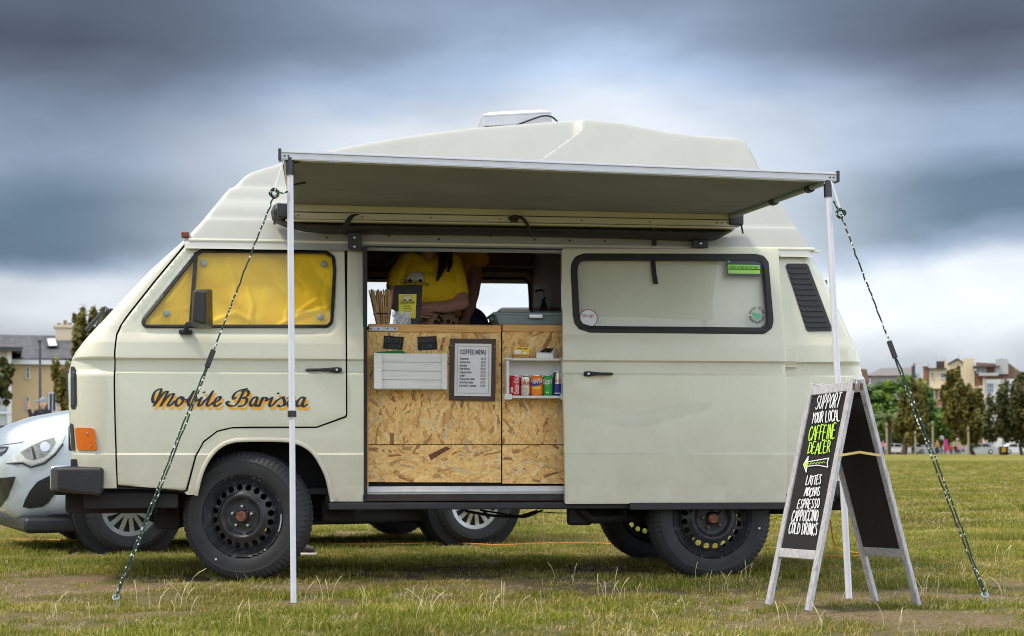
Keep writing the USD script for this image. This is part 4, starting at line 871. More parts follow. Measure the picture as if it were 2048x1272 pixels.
def add_wheel(cx_, cw, vc, R0, steer, near, rusty, label):
    W = .205; g = van.group('wheel'); stage.GetPrimAtPath(g).SetCustomDataByKey('label', label)
    A = T.translation_matrix([cx_, vc, cw]) @ T.rotation_matrix(steer, [0, 0, 1]) @ (np.eye(4) if near else T.rotation_matrix(math.pi, [0, 0, 1]))
    def put(name, m, mt, sm=30):
        m = face_out(m); m.apply_transform(A); van.part(name, m, MATS[mt], smooth=sm, parent=g)
    put('tyre', tyre_mesh(R0, .212, W), 'tyre_rubber', 35)
    o = .5 * W - .03; r_ = rim_.copy(); r_.apply_translation([0, 0, o]); put('rim', r_, 'steel_black', 40)
    b_ = barrel.copy(); b_.apply_translation([0, 0, o]); put('rim_barrel', b_, 'steel_black', True)
    if near:
        hb = revolve([(0, .055), (.024, .055), (.027, .05), (.0275, .03)], 24); hb.apply_translation([0, 0, o]); put('hub_cap', hb, 'rust')
        for k in range(5):
            a_ = .3 + k * 2 * math.pi / 5 + (.25 if rusty else 0); n_ = revolve([(0, .026), (.007, .026), (.010, .02), (.0105, .0)], 6); n_.apply_translation([.054 * math.cos(a_), .054 * math.sin(a_), o + .01]); put('wheel_nut', n_, 'rust' if rusty else 'chrome_nut', False)
        vv_ = revolve([(0, .003), (.006, .0025), (.007, -.002)], 12); an = math.radians(-122 if not rusty else -12); vv_.apply_translation([.262 * math.cos(an), .262 * math.sin(an), .5 * W + .004]); put('tyre_dot', vv_, 'white_pole')
        if not rusty:
            wtm = cut_grid(Polygon([(.2125 * math.cos(t), .2125 * math.sin(t)) for t in np.linspace(-.38, .06, 9)] + [(.2065 * math.cos(t), .2065 * math.sin(t)) for t in np.linspace(.06, -.38, 9)]), [], [])
            wt_ = trimesh.Trimesh(np.c_[wtm[0], np.full(len(wtm[0]), o + .0295)], wtm[1], process=False); put('balance_weight', wt_, 'silver_metal', False)
fw = vp(495, 1033.5, .02)
add_wheel(fw[0], .318, .118, .338, math.radians(-16), True, False, 'black steel front wheel with bright nuts')
add_wheel(fw[0], .318, WIDE - .118, .338, math.radians(-16), False, False, 'far front wheel')
rw_ = vp(1425, 1038.6, .04)
add_wheel(rw_[0], .296, .14, .331, 0, True, True, 'black steel rear wheel with rusty nuts')
add_wheel(rw_[0], .296, WIDE - .14, .331, 0, False, False, 'far rear wheel')

# --- far side and lining
FARW = [(712, 556), (716, 552), (1050, 553), (1062, 566), (1064, 600), (1066, 695), (712, 695)]
fwin = rpoly([tuple(vp(x, y, 1.75)) for x, y in FARW], .03)
zc = 2.06
farpoly = Polygon([(U0 * 0 + u, w) for u, w in [(-.45, .44), (3.0, .44), (3.0, 1.78), (-.2, 1.78)]]).difference(fwin)
van.part('far_side_panel', relief(farpoly, lambda u, w: WIDE - s_of(w), 0, [], SK(.44, 1.8)), MATS['cream_paint'])
van.part('far_window_seal', relief(fwin.buffer(.004).difference(fwin.buffer(-.02)), lambda u, w: 1.735 + 0 * u, .03, [], []), MATS['black_rubber'])
van.part('far_window', relief(fwin, lambda u, w: 1.77 + 0 * u, 0, [], []), MATS['window_glass'], smooth=False)
TRM = [(702, 531), (1080, 538), (1086, 700), (702, 700)]
trim = rpoly([tuple(vp(x, y, 1.70)) for x, y in TRM], .02).difference(fwin.buffer(-.006))
van.part('window_trim', relief(trim, lambda u, w: 1.70 + .03 * np.clip(1 - shapely.distance(fwin, shapely.points(u, w)) / .06, 0, 1), .04, np.arange(-1, 3, .03), np.arange(1, 2, .03)), MATS['trim_taupe'])
zc = 1.80
wall = Polygon([(-.1, .48), (1.72, .48), (1.72, zc), (-.1, zc)]).difference(fwin.buffer(.02))
van.part('wall_lining', relief(wall, lambda u, w: 1.69 + .0 * u, .02, [], []), MATS['lining_brown'])
sl_ = lambda pts: grid_mesh(np.array([[(u, v, w) for v, w in pts] for u in (.2, .8, 1.72)]))
van.part('ceiling_lining', sl_([(1.67, zc + .012), (1.42, 2.13), (.44, 2.13), (.17, zc + .012)]), MATS['lining_brown'], smooth=False)
van.part('bulkhead', cat_([bx(1.72, 1.735, .16, 1.68, .48, zc), bx(1.72, 1.735, .46, 1.40, zc, 2.12)]), MATS['lining_brown']); van.part('bulkhead', bx(-.11, -.095, .22, 1.60, .86, zc - .04), MATS['lining_brown'])
van.part('side_lining', bx(-.1, vp(727, 700, .1)[0], .21, .22, .86, zc - .04), MATS['lining_brown'])
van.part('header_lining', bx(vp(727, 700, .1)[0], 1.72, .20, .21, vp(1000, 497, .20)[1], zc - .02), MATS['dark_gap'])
van.part('floor', bx(.48, 1.72, .14, 1.69, .46, .49), MATS['underbody_dark'])
van.part('opening_seal', cat_([bx(vp(730, 500, .1)[0], U0, .09, .115, vp(900, 499, .1)[1], vp(900, 494.5, .1)[1]), bx(vp(735, 500, .1)[0], U0, .115, .128, vp(900, 501, .12)[1] , vp(900, 499, .12)[1])]), MATS['black_rubber'])
# lettering on the dark lining
t_ = text_on('CA', (1086, 601), (1132, 601), 17, lambda u, w: 1.684 + 0 * u, 1.684, True, base=lambda x, y, d: vp(x, y, d)); van.part('wall_lettering', t_, MATS['ink'], smooth=False)
cupm = [Polygon([tuple(vp(995 + 24 * math.cos(a), 497 + 18 * math.sin(a), 1.684)) for a in np.linspace(0, np.pi, 14)] + [tuple(vp(995 + 17 * math.cos(a), 497 + 11 * math.sin(a), 1.684)) for a in np.linspace(np.pi, 0, 14)]).buffer(0),
        Polygon([tuple(vp(x, y, 1.684)) for x, y in [(990, 519), (1003, 519), (1003, 527), (990, 527)]])]
cupm += [LineString([tuple(vp(995 + 3 * math.cos(a), 497 + 3 * math.sin(a), 1.684)), tuple(vp(995 + 15 * math.cos(a), 497 + 11 * math.sin(a), 1.684))]).buffer(.006) for a in np.linspace(.4, 2.7, 5)]
van.part('wall_motif', relief(shapely.union_all(cupm), lambda u, w: 1.683 + 0 * u, .002, [], []), MATS['ink'], smooth=False)

# --- serving counter built into the doorway
CV = .115
cq = lambda pts, v=CV: [tuple(vp(x, y, v)) for x, y in pts]
def strands(poly, n, vertical, seed):
    rg = np.random.default_rng(seed); b = poly.bounds; V, Fc, k, tn = [], [], 0, []
    for i in range(n):
        c = np.array([rg.uniform(b[0], b[2]), rg.uniform(b[1], b[3])]); big = rg.random() < .45
        L, W = (rg.uniform(.05, .12), rg.uniform(.010, .028)) if big else (rg.uniform(.02, .05), rg.uniform(.004, .012))
        a = rg.normal(math.pi / 2 if vertical else 0, .55); ca, sa = math.cos(a), math.sin(a)
        pts = np.array([(-L / 2, -W / 2 * rg.uniform(.3, 1)), (L / 2 * rg.uniform(.8, 1), -W / 2), (L / 2, W / 2 * rg.uniform(.3, 1)), (-L / 2 * rg.uniform(.8, 1), W / 2)]) @ np.array([[ca, sa], [-sa, ca]]) + c
        g = Polygon(pts).intersection(poly); t0 = rg.random()
        d = rg.uniform(.0003, .0022)
        for p in polys(g):
            if p.area < 2e-6: continue
            v, f = tri2(p); V.append(np.c_[v[:, 0], np.full(len(v), CV - d) + .0006 * (v[:, 0] - c[0]) / .05, v[:, 1]]); Fc.append(f + k); k += len(v); tn += [t0] * len(v)
    return trimesh.Trimesh(np.vstack(V), np.vstack(Fc), process=False), tn
BO = [([(737, 664), (1002, 664), (1002, 888.5), (737, 888.5)], 2600, True), ([(737, 890), (1002, 890), (1002, 965), (737, 964)], 1000, False), ([(1004.5, 664), (1150, 664), (1150, 888.5), (1004.5, 888.5)], 1500, True), ([(1004.5, 890), (1150, 890), (1150, 968), (1004.5, 967)], 600, False)]
for k, (pp, n, vert) in enumerate(BO):
    pg = Polygon(cq(pp)); pth = van.part('counter_panel', relief(pg, lambda u, w: CV + 0 * u, .018, [], []), MATS['osb_base'], label=('tall strand board panel', 'low strand board panel')[k % 2])
    sm_, tn_ = strands(pg, n, vert, 40 + k); van.part('wood_strands', sm_, MATS['osb_strand'], smooth=False, parent=pth, kind='stuff', tone=tn_)
    if k == 1:
        f_ = Polygon(cq([(857, 910), (892, 893), (901, 897), (862, 920)])); van.part('dark_strand', relief(f_, lambda u, w: CV - .003 + 0 * u, .001, [], []), MATS['rust'], smooth=False, parent=pth)
van.part('counter_frame', cat_([bx(cq([(736, 700)])[0][0], cq([(1150, 700)])[0][0], CV + .019, CV + .04, cq([(800, 966)])[0][1], cq([(800, 664)])[0][1])]), MATS['dark_gap'])
wk = []
for a_, b_ in ((737, 1002.5), (1005.5, 1150)):
    p0, p1 = vp(a_, 663, CV - .012), vp(b_, 650, CV - .012); wk.append(van.part('worktop', bx(p0[0], p1[0], CV - .012, CV + .46, p0[1], p1[1], .003, 1), MATS['pine_edge']))
WTOP = vp(900, 650, CV - .012)[1]
p0, p1 = vp(738, 662, CV - .014), vp(796, 653, CV - .014)
bp = van.part('hinge_plate', bx(p0[0], p1[0], CV - .016, CV - .010, p0[1], p1[1], .002, 1), MATS['bracket_zinc'], parent=wk[0])
for x in (742, 757, 775, 790):
    q = vp(x, 657, CV - .016); c = revolve([(0, .003), (.003, .003), (.0045, 0)], 10, 'y'); c.apply_translation([q[0], CV - .016, q[1]]); van.part('screw', c, MATS['rust'], parent=wk[0])
# ================================================================== awning, its legs and ropes
def uw_ext(poly, v0, v1, bevel=0.0, us=(), ws=()):
    """closed block: poly of the (u, w) plane between the depths v0 (towards the eye) and v1"""
    a = relief(poly, lambda u, w: v0 + 0 * u, v1 - v0, us, ws, bevel); b = relief(poly, lambda u, w: v1 + 0 * u, 0, us, ws)
    b.faces = b.faces[:, ::-1]; return cat_([a, b])
AW = vp(1000, 440, -.03)
awn = Thing('awning', 'grey cloth awning folded out from the van roof on two white legs', 'awning', (AW[0], -.6, GZ), 'van')
def rail_quad(l, r, t0, t1, b0, b1, v): return Polygon([tuple(vp(l, t0, v)), tuple(vp(r, t1, v)), tuple(vp(r, b1, v)), tuple(vp(l, b0, v))])
V0 = -.045
rr_ = awn.part('rear_rail', cat_([uw_ext(rail_quad(574, 1468, 407, 429, 422, 439, V0), V0, .10, .002), uw_ext(rail_quad(574, 1468, 424.5, 441, 437, 452, V0 - .008), V0 - .008, .10, .003), uw_ext(rail_quad(571, 1472, 438, 453.5, 441, 456.5, V0 - .018), V0 - .018, .10, .002)]), MATS['rail_cream'], label='cream aluminium rail along the van roof')
for x in (596, 725, 862, 1000, 1165, 1300, 1434, 1445, 1456):
    y = 431 + (x - 596) * .0172; q = vp(x, y, V0 - .01); c = revolve([(0, .003), (.003, .002), (.004, -.003)], 8, 'y'); c.apply_translation([q[0], V0 - .009, q[1]]); awn.part('rail_screw', c, MATS['rust'], parent=rr_)
bag = Polygon([tuple(vp(x, y, -.02)) for x, y in [(541, 420), (546, 408), (556, 402), (567, 404), (572, 436), (600, 442), (1000, 449), (1470, 457), (1476, 436), (1489, 428), (1490, 434), (1484, 446), (1468, 461), (1446, 473), (1415, 477), (1250, 471), (1000, 465), (800, 463), (660, 461), (610, 457), (575, 449), (552, 440), (543, 432)]])
bb = bag.bounds
def bag_v(u, w):
    d = shapely.distance(bag.exterior, shapely.points(u, w)); return .035 - .075 * np.clip(d / .03, 0, 1) ** .5 + .012 * (meshkit.fbm(np.stack([u * 9, w * 16, u * 0], -1), 3, 4) - .5)
awn.part('cover_bag', relief(bag, bag_v, .09, np.arange(bb[0], bb[2], .02), np.arange(bb[1], bb[3], .008)), MATS['black_vinyl'], smooth=50, label='black vinyl cover bag rolled under the rail')
FL, FR = at(563, 309, 7.78), at(1673, 353, 8.05)
fl, fr = to_van(FL), to_van(FR)
ax = (fr - fl) / np.linalg.norm(fr - fl)
def front_bar(o0, o1, h0, h1, ext=0.0):
    """a bar along the front rail: o = depth range behind its face, h = height range"""
    P = []
    for e in (fl - ax * ext, fr + ax * ext):
        for o, h in ((o0, h0), (o1, h0), (o1, h1), (o0, h1)): P.append(e + np.array([.0, o, h]))
    P = np.array(P); f = [[0, 1, 2], [0, 2, 3], [4, 6, 5], [4, 7, 6]] + sum([[[a, 4 + a, 4 + (a + 1) % 4], [a, 4 + (a + 1) % 4, (a + 1) % 4]] for a in range(4)], [])
    return trimesh.Trimesh(P, np.array(f)[:, ::-1], process=False)
fp = awn.part('front_rail', cat_([front_bar(0, .045, -.018, .008), front_bar(-.004, .03, .0095, .0145), front_bar(.004, .05, .016, .022), front_bar(.0, .05, -.022, -.0195)]), MATS['rail_white'], smooth=False)
for e, s in ((fl, -1), (fr, 1)):
    c = bx(-.007, .007, -.006, .052, -.026, .028, .004); c.apply_translation(e + ax * s * .008); awn.part('rail_cap', c, MATS['headlamp_dark'], parent=fp)
    for k in (1, 2.2):
        c = revolve([(0, .002), (.0035, .002), (.0045, -.001)], 10, 'y'); c.apply_translation(e - ax * s * .014 * k + np.array([0, -.001, -.005])); awn.part('rail_screw', c, MATS['steel_black'], parent=fp)
rl0, rl1 = vp(578, 407, V0), vp(1466, 428, V0)
n, m = 64, 16; P = np.zeros((n, m, 3))
for i in range(n):
    t = i / (n - 1); A = np.array([rl0[0] + (rl1[0] - rl0[0]) * t, V0 + .01, rl0[1] + (rl1[1] - rl0[1]) * t - .004]); B = fl + (fr - fl) * t + np.array([0, .03, -.016])
    for j in range(m):
        s = j / (m - 1); e = min(t, 1 - t)
        P[i, j] = A + (B - A) * s + np.array([0, 0, -.022 * math.sin(math.pi * s) * min(1, e * 6) + .004 * math.sin(t * 22 + 3 * s) * math.sin(math.pi * s) + .012 * (meshkit.fbm(np.array([t * 9 + s * 2, s * 3.0, 1.0]), 3, 6) - .5) * math.sin(math.pi * s)])
cl = grid_mesh(P); up = grid_mesh(P + np.array([0, 0, .002]), flip=True)
cp_ = awn.part('canopy', cat_([cl, up]), MATS['awning_cloth'], smooth=True)
sm = np.stack([P[:, 6] * .86 + P[:, 7] * .14, P[:, 6] * .80 + P[:, 7] * .20], 1) - np.array([0, 0, .0012]); awn.part('seam', grid_mesh(sm), MATS['tub_grey'], smooth=True, parent=cp_)
# folding arms at each end
vr = lambda x, y, v: np.array([*(lambda q: (q[0], v, q[1]))(vp(x, y, v))])
def van_at(p): return to_van(np.asarray(p))
la = [vr(584, 432, V0 - .005), van_at(at(572, 322, 7.80))]
arm = awn.part('side_arm', tube(np.linspace(la[0], la[1], 4), .011, 10), MATS['rail_cream'])
ra_ = [vr(1462, 433, V0 - .01), van_at(at(1653, 364, 8.05))]
arm2 = awn.part('side_arm', cat_([tube(np.linspace(ra_[0], ra_[1], 4), .014, 10)]), MATS['tub_grey'])
for t in (.48, .84):
    p = ra_[0] + (ra_[1] - ra_[0]) * t; d = (ra_[1] - ra_[0]) / np.linalg.norm(ra_[1] - ra_[0]); awn.part('arm_clamp', tube([p - d * .02, p + d * .02], .022, 10), MATS['black_plastic'], parent=arm2)
    awn.part('tie_strap', tube(curve([p + np.array([0, 0, .02]), p + np.array([-.07, .01, .035]), p + np.array([-.14, .02, .033])], 4), [.006] * 8 + [.004], 6), MATS['strap_black'], parent=arm2)
for y0, x1, y1, D in ((331, 617, 319, 7.83), (373, 612, 365, 8.3)):
    a_ = van_at(at(576, y0, D)); b_ = van_at(at(590, y0 - (y0 - y1) * .5, D)); c_ = van_at(at(x1, y1, D)); awn.part('tie_strap', tube(curve([a_, b_, c_], 4), .005, 6), MATS['strap_black'], parent=arm)
# pivot fittings at the bag's ends
awn.part('pivot', cat_([bx(*(lambda q: (q[0] - .03, q[0] + .05, -.06, .06, q[1] - .03, q[1] + .045, .008))(vp(566, 425, -.03)))]), MATS['steel_black'], parent=rr_)
awn.part('pivot', cat_([bx(*(lambda q: (q[0] - .05, q[0] + .03, -.06, .06, q[1] - .025, q[1] + .035, .008))(vp(1474, 442, -.03)))]), MATS['steel_black'], parent=rr_)
# brackets that hold the bag to the roof foot
for pts, bolts in (([(696, 458), (724, 458), (724, 497), (720, 501), (700, 500), (696, 496)], [(709, 475), (709, 493)]), ([(1388, 472), (1415, 473), (1416, 495), (1386, 494)], [(1401, 487)])):
    pg = Polygon([tuple(vp(x, y, .06)) for x, y in pts]); bp_ = awn.part('bracket', uw_ext(pg, .058, .09, .003), MATS['steel_black'])
    for x, y in bolts:
        q = vp(x, y, .06); c = revolve([(0, .006), (.006, .005), (.009, -.001)], 12, 'y'); c.apply_translation([q[0], .057, q[1]]); awn.part('bolt', c, MATS['chrome_nut'], parent=bp_)
def strap(pts, w, t=.002):
    """flat webbing through the points (van coordinates), its width along u"""
    c = curve(pts, 5); P = np.array([[p + np.array([-w / 2, 0, 0]), p + np.array([w / 2, 0, 0])] for p in c]); Q = P + np.array([0, t, 0])
    return cat_([grid_mesh(P, True), grid_mesh(Q)])
awn.part('strap', strap([vr(714, 428, -.075), vr(703, 433, -.09), vr(694, 446, -.085), vr(679, 468, -.06)], .030), MATS['strap_black'])
awn.part('strap', cat_([tube(curve([vr(1018, 437, -.07), vr(1030, 433, -.085), (vr(1045, 437, -.09)), vr(1056, 452, -.08), vr(1063, 473, -.05)], 5), .008, 8), bx(*(lambda q: (q[0] - .022, q[0] + .022, -.08, -.06, q[1] - .014, q[1] + .014, .005))(vp(1028, 438, -.07)))]), MATS['strap_black'])
s_in = lambda y: (lambda q: np.array([q[0], s_of(q[1]) - .022, q[1]]))
def sp(x, y, dv=-.02): q = vs(x, y, dv); return np.array([q[0], s_of(q[1]) + dv, q[1]])
awn.part('strap', strap([vr(1309, 452, -.03), vr(1309, 470, -.02), sp(1308, 492, -.012), sp(1306, 515, -.012), sp(1308, 545, -.012), sp(1312, 568, -.014)], .026), MATS['strap_black'])
awn.part('strap', strap([vr(549, 437, -.05), vr(549, 449, -.05)], .012), MATS['strap_black']); awn.part('strap', strap([vr(1482, 447, -.04), vr(1486, 467, -.04)], .010), MATS['strap_black'])
# legs
def leg(xt, yt, Dt, xb, yb, joint):
    T_, B_ = at(xt, yt, Dt), ground(xb, yb, GZ); T_, B_ = to_van(T_), to_van(B_); d = T_ - B_
    p = awn.part('leg', tube([B_ + d * (joint - .01 if joint else 0), T_], .0150, 14), MATS['white_pole'])
    if joint:
        awn.part('leg_lower', tube([B_ - d * .004, B_ + d * joint], .0132, 12), MATS['white_pole'], parent=p)
        awn.part('leg_clamp', tube([B_ + d * (joint - .007), B_ + d * (joint + .007)], .020, 14), MATS['black_plastic'], parent=p)
    awn.part('leg_cap', tube([T_ - d * .028, T_ + d * .012], .019, 12), MATS['headlamp_dark'], parent=p)
leg(580, 326, 7.80, 587, 1202, .425); leg(1655, 372, 8.06, 1698, 1197, 0)

# guy ropes
def rope(label, top, knot, adj, peg, wraps, Dt):
    B_ = ground(*peg, GZ); Db = B_[1]; yt, yb = top[1], peg[1]
    pt = lambda x, y: at(x, y, Dt + (Db - Dt) * (y - yt) / (yb - yt))
    r = Thing('guy_rope', label, 'rope', tuple(B_), group=None)
    K, A = pt(*knot), pt(*adj)
    r.part('cord', tube(np.linspace(pt(*top), K, 5), .0042, 6), MATS['white_cord'], label='white cord tied to the awning corner')
    kn = []
    for k in range(3):
        a = np.linspace(0, 2 * np.pi * 1.1, 20); kn.append(tube(np.stack([K[0] + (.014 + .004 * k) * np.cos(a + k), K[1] + .012 * np.sin(2 * a + k), K[2] - .015 + (.022 - .003 * k) * np.sin(a + k)], 1), .0045, 6))
    for w in wraps: kn.append(tube(curve([K + np.array([0, 0, -.005]), (K + pt(*w)) / 2 + np.array([0, 0, -.01]), pt(*w)], 5), .0045, 6))
    r.part('knot', cat_(kn), MATS['flecked_cord'])
    rg = np.random.default_rng(3); n = 40
    def wavy(p0, p1, off):
        t = np.linspace(0, 1, n); q = p0 + (p1 - p0) * t[:, None]; side = np.array([1.0, 0, .35]); q = q + side * (off * np.sin(np.pi * t) ** .4)[:, None] + rg.normal(0, .0012, (n, 3)); return tube(q, .0040, 6)
    r.part('rope', wavy(K + np.array([0, 0, -.02]), A, .0), MATS['flecked_cord'])
    r.part('rope', wavy(A, B_ + np.array([0, 0, .03]), -.007), MATS['flecked_cord']); r.part('rope', wavy(A, B_ + np.array([0, 0, .03]), .008), MATS['flecked_cord'])
    d = (B_ - A) / np.linalg.norm(B_ - A); r.part('adjuster', beam(A - d * .02, A + d * .065, .022, .016, [1, 0, 0]), MATS['black_plastic'])
    a = np.linspace(0, 2 * np.pi, 16); r.part('peg', cat_([tube(np.stack([B_[0] + .014 * np.cos(a), B_[1] + .010 * np.sin(a), B_[2] + .03 + .010 * np.sin(a)], 1), .004, 6), tube([B_ + [0, 0, .04], B_ + [.02, .02, -.15]], .006, 6)]), MATS['tub_grey'])
rope('green flecked guy rope staked in the grass before the front wheel', (568, 319), (549, 380), (424, 708), (232, 1208), [(576, 383)], 7.79)
rope('green flecked guy rope staked right of the chalkboard sign', (1662, 362), (1681, 420), (1781, 690), (1970, 1203), [(1667, 402)], 8.05)

# orange electric lead lying on the grass behind the van
pts = [ground(x, y, GZ + .006) for x, y in [(0, 1078), (150, 1080), (300, 1084), (430, 1080), (700, 1088), (900, 1086), (1000, 1090), (1060, 1087), (1180, 1086), (1300, 1092), (1400, 1094), (1480, 1096), (1560, 1096), (1640, 1110), (1700, 1112), (1722, 1110), (1716, 1106)]]
top = at(1660, 1040, ground(1700, 1112, GZ)[1] - .8)
pts = pts[:-1] + [pts[-1], (pts[-1] + top) / 2 + np.array([-.05, 0, -.06]), top]
single('electric_lead', tube(curve(pts, 6), .0045, 6), MATS['orange_cable'], 'orange electric lead trailing over the grass behind the van wheels', 'cable')
# ================================================================== things on and round the counter
def vthing(name, label, cat, x, y, v, group=None): q = vp(x, y, v); return Thing(name, label, cat, (q[0], v, q[1]), 'van', group)
P3 = lambda x, y, v: np.array([*(lambda q: (q[0], v, q[1]))(vp(x, y, v))])
def px_box(x0, x1, y0, y1, v0, v1, r=.002):
    a, b = vp(x0, y1, v0), vp(x1, y0, v0); return bx(a[0], b[0], v0, v1, a[1], b[1], r, 1)
def sheet(pts, v, rim=.001): return relief(Polygon([tuple(vp(x, y, v)) for x, y in pts]), lambda u, w: v + 0 * u, rim, [], [])
vtext = lambda t, p0, p1, h, v, bold=False: text_on(t, p0, p1, h, lambda u, w: v + 0 * u, v, bold, base=lambda x, y, d: vp(x, y, d))
def strokes_px(strokes, wpx, v, rim=.0008):
    g = shapely.union_all([LineString(curve(s, 5) if len(s) > 2 else s).buffer(wpx / 2, quad_segs=3) for s in strokes])
    return relief(shapely.transform(g, lambda xy: np.array([vp(x, y, v) for x, y in xy])).buffer(0), lambda u, w: v + 0 * u, rim, [], [])
# framed menu
mv = CV - .022
mn = vthing('coffee_menu', 'brown framed coffee menu hung on the counter front', 'menu', 945, 802, CV)
mn.part('frame', uw_ext(Polygon([tuple(vp(x, y, mv)) for x, y in [(900.5, 677), (992, 678), (990.5, 802), (898.5, 800)]]).difference(Polygon([tuple(vp(x, y, mv)) for x, y in [(910, 686.5), (983.5, 687.5), (982, 792.5), (908.5, 791.5)]])), mv, CV - .003, .003), MATS['frame_brown'])
mn.part('paper', sheet([(908, 685), (985, 686), (984, 794), (907, 793)], mv + .006), MATS['paper_white'])
tv = mv + .0045
bl_ = LineString([(915, 692), (978, 693), (976.5, 787), (914, 786), (915, 692)]).buffer(.35)
mn.part('printed_border', relief(shapely.transform(bl_, lambda xy: np.array([vp(x, y, tv) for x, y in xy])), lambda u, w: tv + 0 * u, .0005, [], []), MATS['cardboard'], smooth=False)
mn.part('lettering', vtext('COFFEE MENU', (920.5, 708.3), (972, 709), 9.2, tv, True), MATS['ink'], smooth=False)
rows = [('Espresso', '£2.70', 938), ('Americano', '£3.20', 941), ('Mocha', '£3.70', 934), ('Flat White', '£3.70', 940), ('Cappuccino', '£3.70', 944), ('Latte', '£3.70', 930), ('Flavoured Latte', '£4.20', 950), ('Hot Chocolate', '£3.70', 947), ('Hot Choc Loaded', '£4.00', 953)]
for k, (t, p, xe) in enumerate(rows):
    y = 719.2 + 6.75 * k
    mn.part('lettering', vtext(t, (920 - .15 * k, y), (xe - .15 * k, y + .2), 4.1, tv, True), MATS['ink'], smooth=False)
    mn.part('lettering', vtext(p, (962 - .15 * k, y + .3), (971.5 - .15 * k, y + .4), 4.1, tv, True), MATS['ink'], smooth=False)
for x, y in ((903.5, 691), (989.5, 693.5)):
    q = vp(x, y, mv); c = revolve([(0, .003), (.003, .002), (.004, -.002)], 10, 'y'); c.apply_translation([q[0], mv - .001, q[1]]); mn.part('brass_pin', c, MATS['brass_plate'])
# chalk labels (writing rubbed faint)
HAND = {'A': [[(0, 0), (.5, 1), (.95, 0)], [(.2, .38), (.8, .38)]], 'B': [[(0, 0), (0, 1)], [(0, 1), (.6, .95), (.65, .6), (0, .52)], [(0, .52), (.75, .45), (.72, .05), (0, 0)]], 'C': [[(.85, .85), (.5, 1.02), (.12, .75), (.05, .35), (.3, 0), (.6, .0), (.9, .18)]],
        'D': [[(.05, 0), (.08, 1)], [(.0, 1), (.55, .92), (.85, .55), (.7, .15), (0, 0)]], 'E': [[(.75, 1), (.1, .98), (.08, 0), (.75, .0)], [(.1, .52), (.6, .54)]], 'F': [[(.8, 1.0), (.12, .98), (.08, 0)], [(.12, .52), (.62, .55)]], 'H': [[(.05, 0), (.08, 1)], [(.8, 0), (.78, 1)], [(.08, .5), (.8, .5)]],
        'I': [[(.3, 0), (.32, 1)]], 'K': [[(.08, 0), (.08, 1)], [(.8, 1), (.1, .45), (.8, 0)]], 'L': [[(.12, 1), (.08, .02), (.75, .02)]], 'M': [[(0, 0), (.12, 1), (.45, .3), (.8, 1), (.92, 0)]], 'N': [[(.05, 0), (.08, 1), (.75, .02), (.8, 1)]],
        'O': [[(.45, 1.0), (.1, .75), (.08, .3), (.42, 0), (.8, .3), (.78, .75), (.45, 1.0)]], 'P': [[(.1, 0), (.12, 1), (.6, .98), (.72, .7), (.5, .48), (.12, .45)]], 'R': [[(.08, 0), (.1, 1), (.6, .96), (.68, .68), (.45, .5), (.1, .48)], [(.35, .5), (.8, 0)]],
        'S': [[(.8, .9), (.5, 1.02), (.18, .85), (.25, .6), (.65, .42), (.72, .12), (.4, -.02), (.08, .12)]], 'T': [[(0, .98), (.85, 1)], [(.45, 1), (.42, 0)]], 'U': [[(.08, 1), (.08, .25), (.4, 0), (.72, .25), (.75, 1)]], 'Y': [[(0, 1), (.4, .5)], [(.8, 1), (.4, .5), (.36, 0)]],
        '£': [[(.8, .85), (.5, 1), (.3, .8), (.3, .3), (.1, .03), (.85, .03)], [(.1, .5), (.6, .5)]], '1': [[(.2, .8), (.4, 1), (.4, 0)]], '2': [[(.1, .8), (.4, 1), (.7, .75), (.1, .02), (.8, .02)]], '0': [[(.4, 1), (.1, .5), (.4, 0), (.75, .5), (.4, 1)]], '.': [[(.2, 0), (.24, .03)]], ' ': []}
def hand(text, BL, BR, TL, TR, gap=.28):
    """hand-drawn capitals laid out between the four photo corners"""
    BL, BR, TL, TR = (np.array(a, float) for a in (BL, BR, TL, TR)); wd = [(.45 if c in 'I1.' else .5 if c == ' ' else .85) + gap for c in text]; L = sum(wd) - gap; out, x = [], 0
    rg = np.random.default_rng(len(text))
    for c, w in zip(text, wd):
        j = rg.normal(0, .03)
        for st in HAND[c]:
            q = []
            for a, b in st:
                s = (x + a * (1 if c != 'I' else .8)) / L; b = b + j; lo, hi = BL + (BR - BL) * s, TL + (TR - TL) * s; q.append(lo + (hi - lo) * b)
            out.append(q)
        x += w
    return out
for name, lab, pts, l1, l2, c1, c2 in (('price_card', 'small black chalk card for crisps above the left end of the plank crate', [(768, 671), (808, 674), (805, 700), (766, 697)], 'CRISPS', '£1.20', ((770, 684), (802, 686), (771, 676), (803, 678)), ((778, 696), (799, 697.5), (779, 688.5), (800, 690))),
                                   ('price_card', 'small black chalk card for biscuits on the counter left of the framed menu', [(835, 673.5), (873, 672), (875, 699), (836, 700.5)], 'BISCUITS', '£1.00', ((838, 684), (868, 682.5), (838, 677), (868, 675.5)), ((844, 697), (864, 696), (844, 689.5), (864, 688.5)))):
    t = vthing(name, lab, 'price card', pts[3][0], pts[3][1], CV - .006)
    t.part('card', uw_ext(Polygon([tuple(vp(x, y, CV - .006)) for x, y in pts]), CV - .006, CV - .002, .001), MATS['chalkboard'])
    t.part('chalk_lettering', strokes_px(hand(l1, *c1) + hand(l2, *c2), .9, CV - .0075), MATS['chalk_grey'], smooth=False)
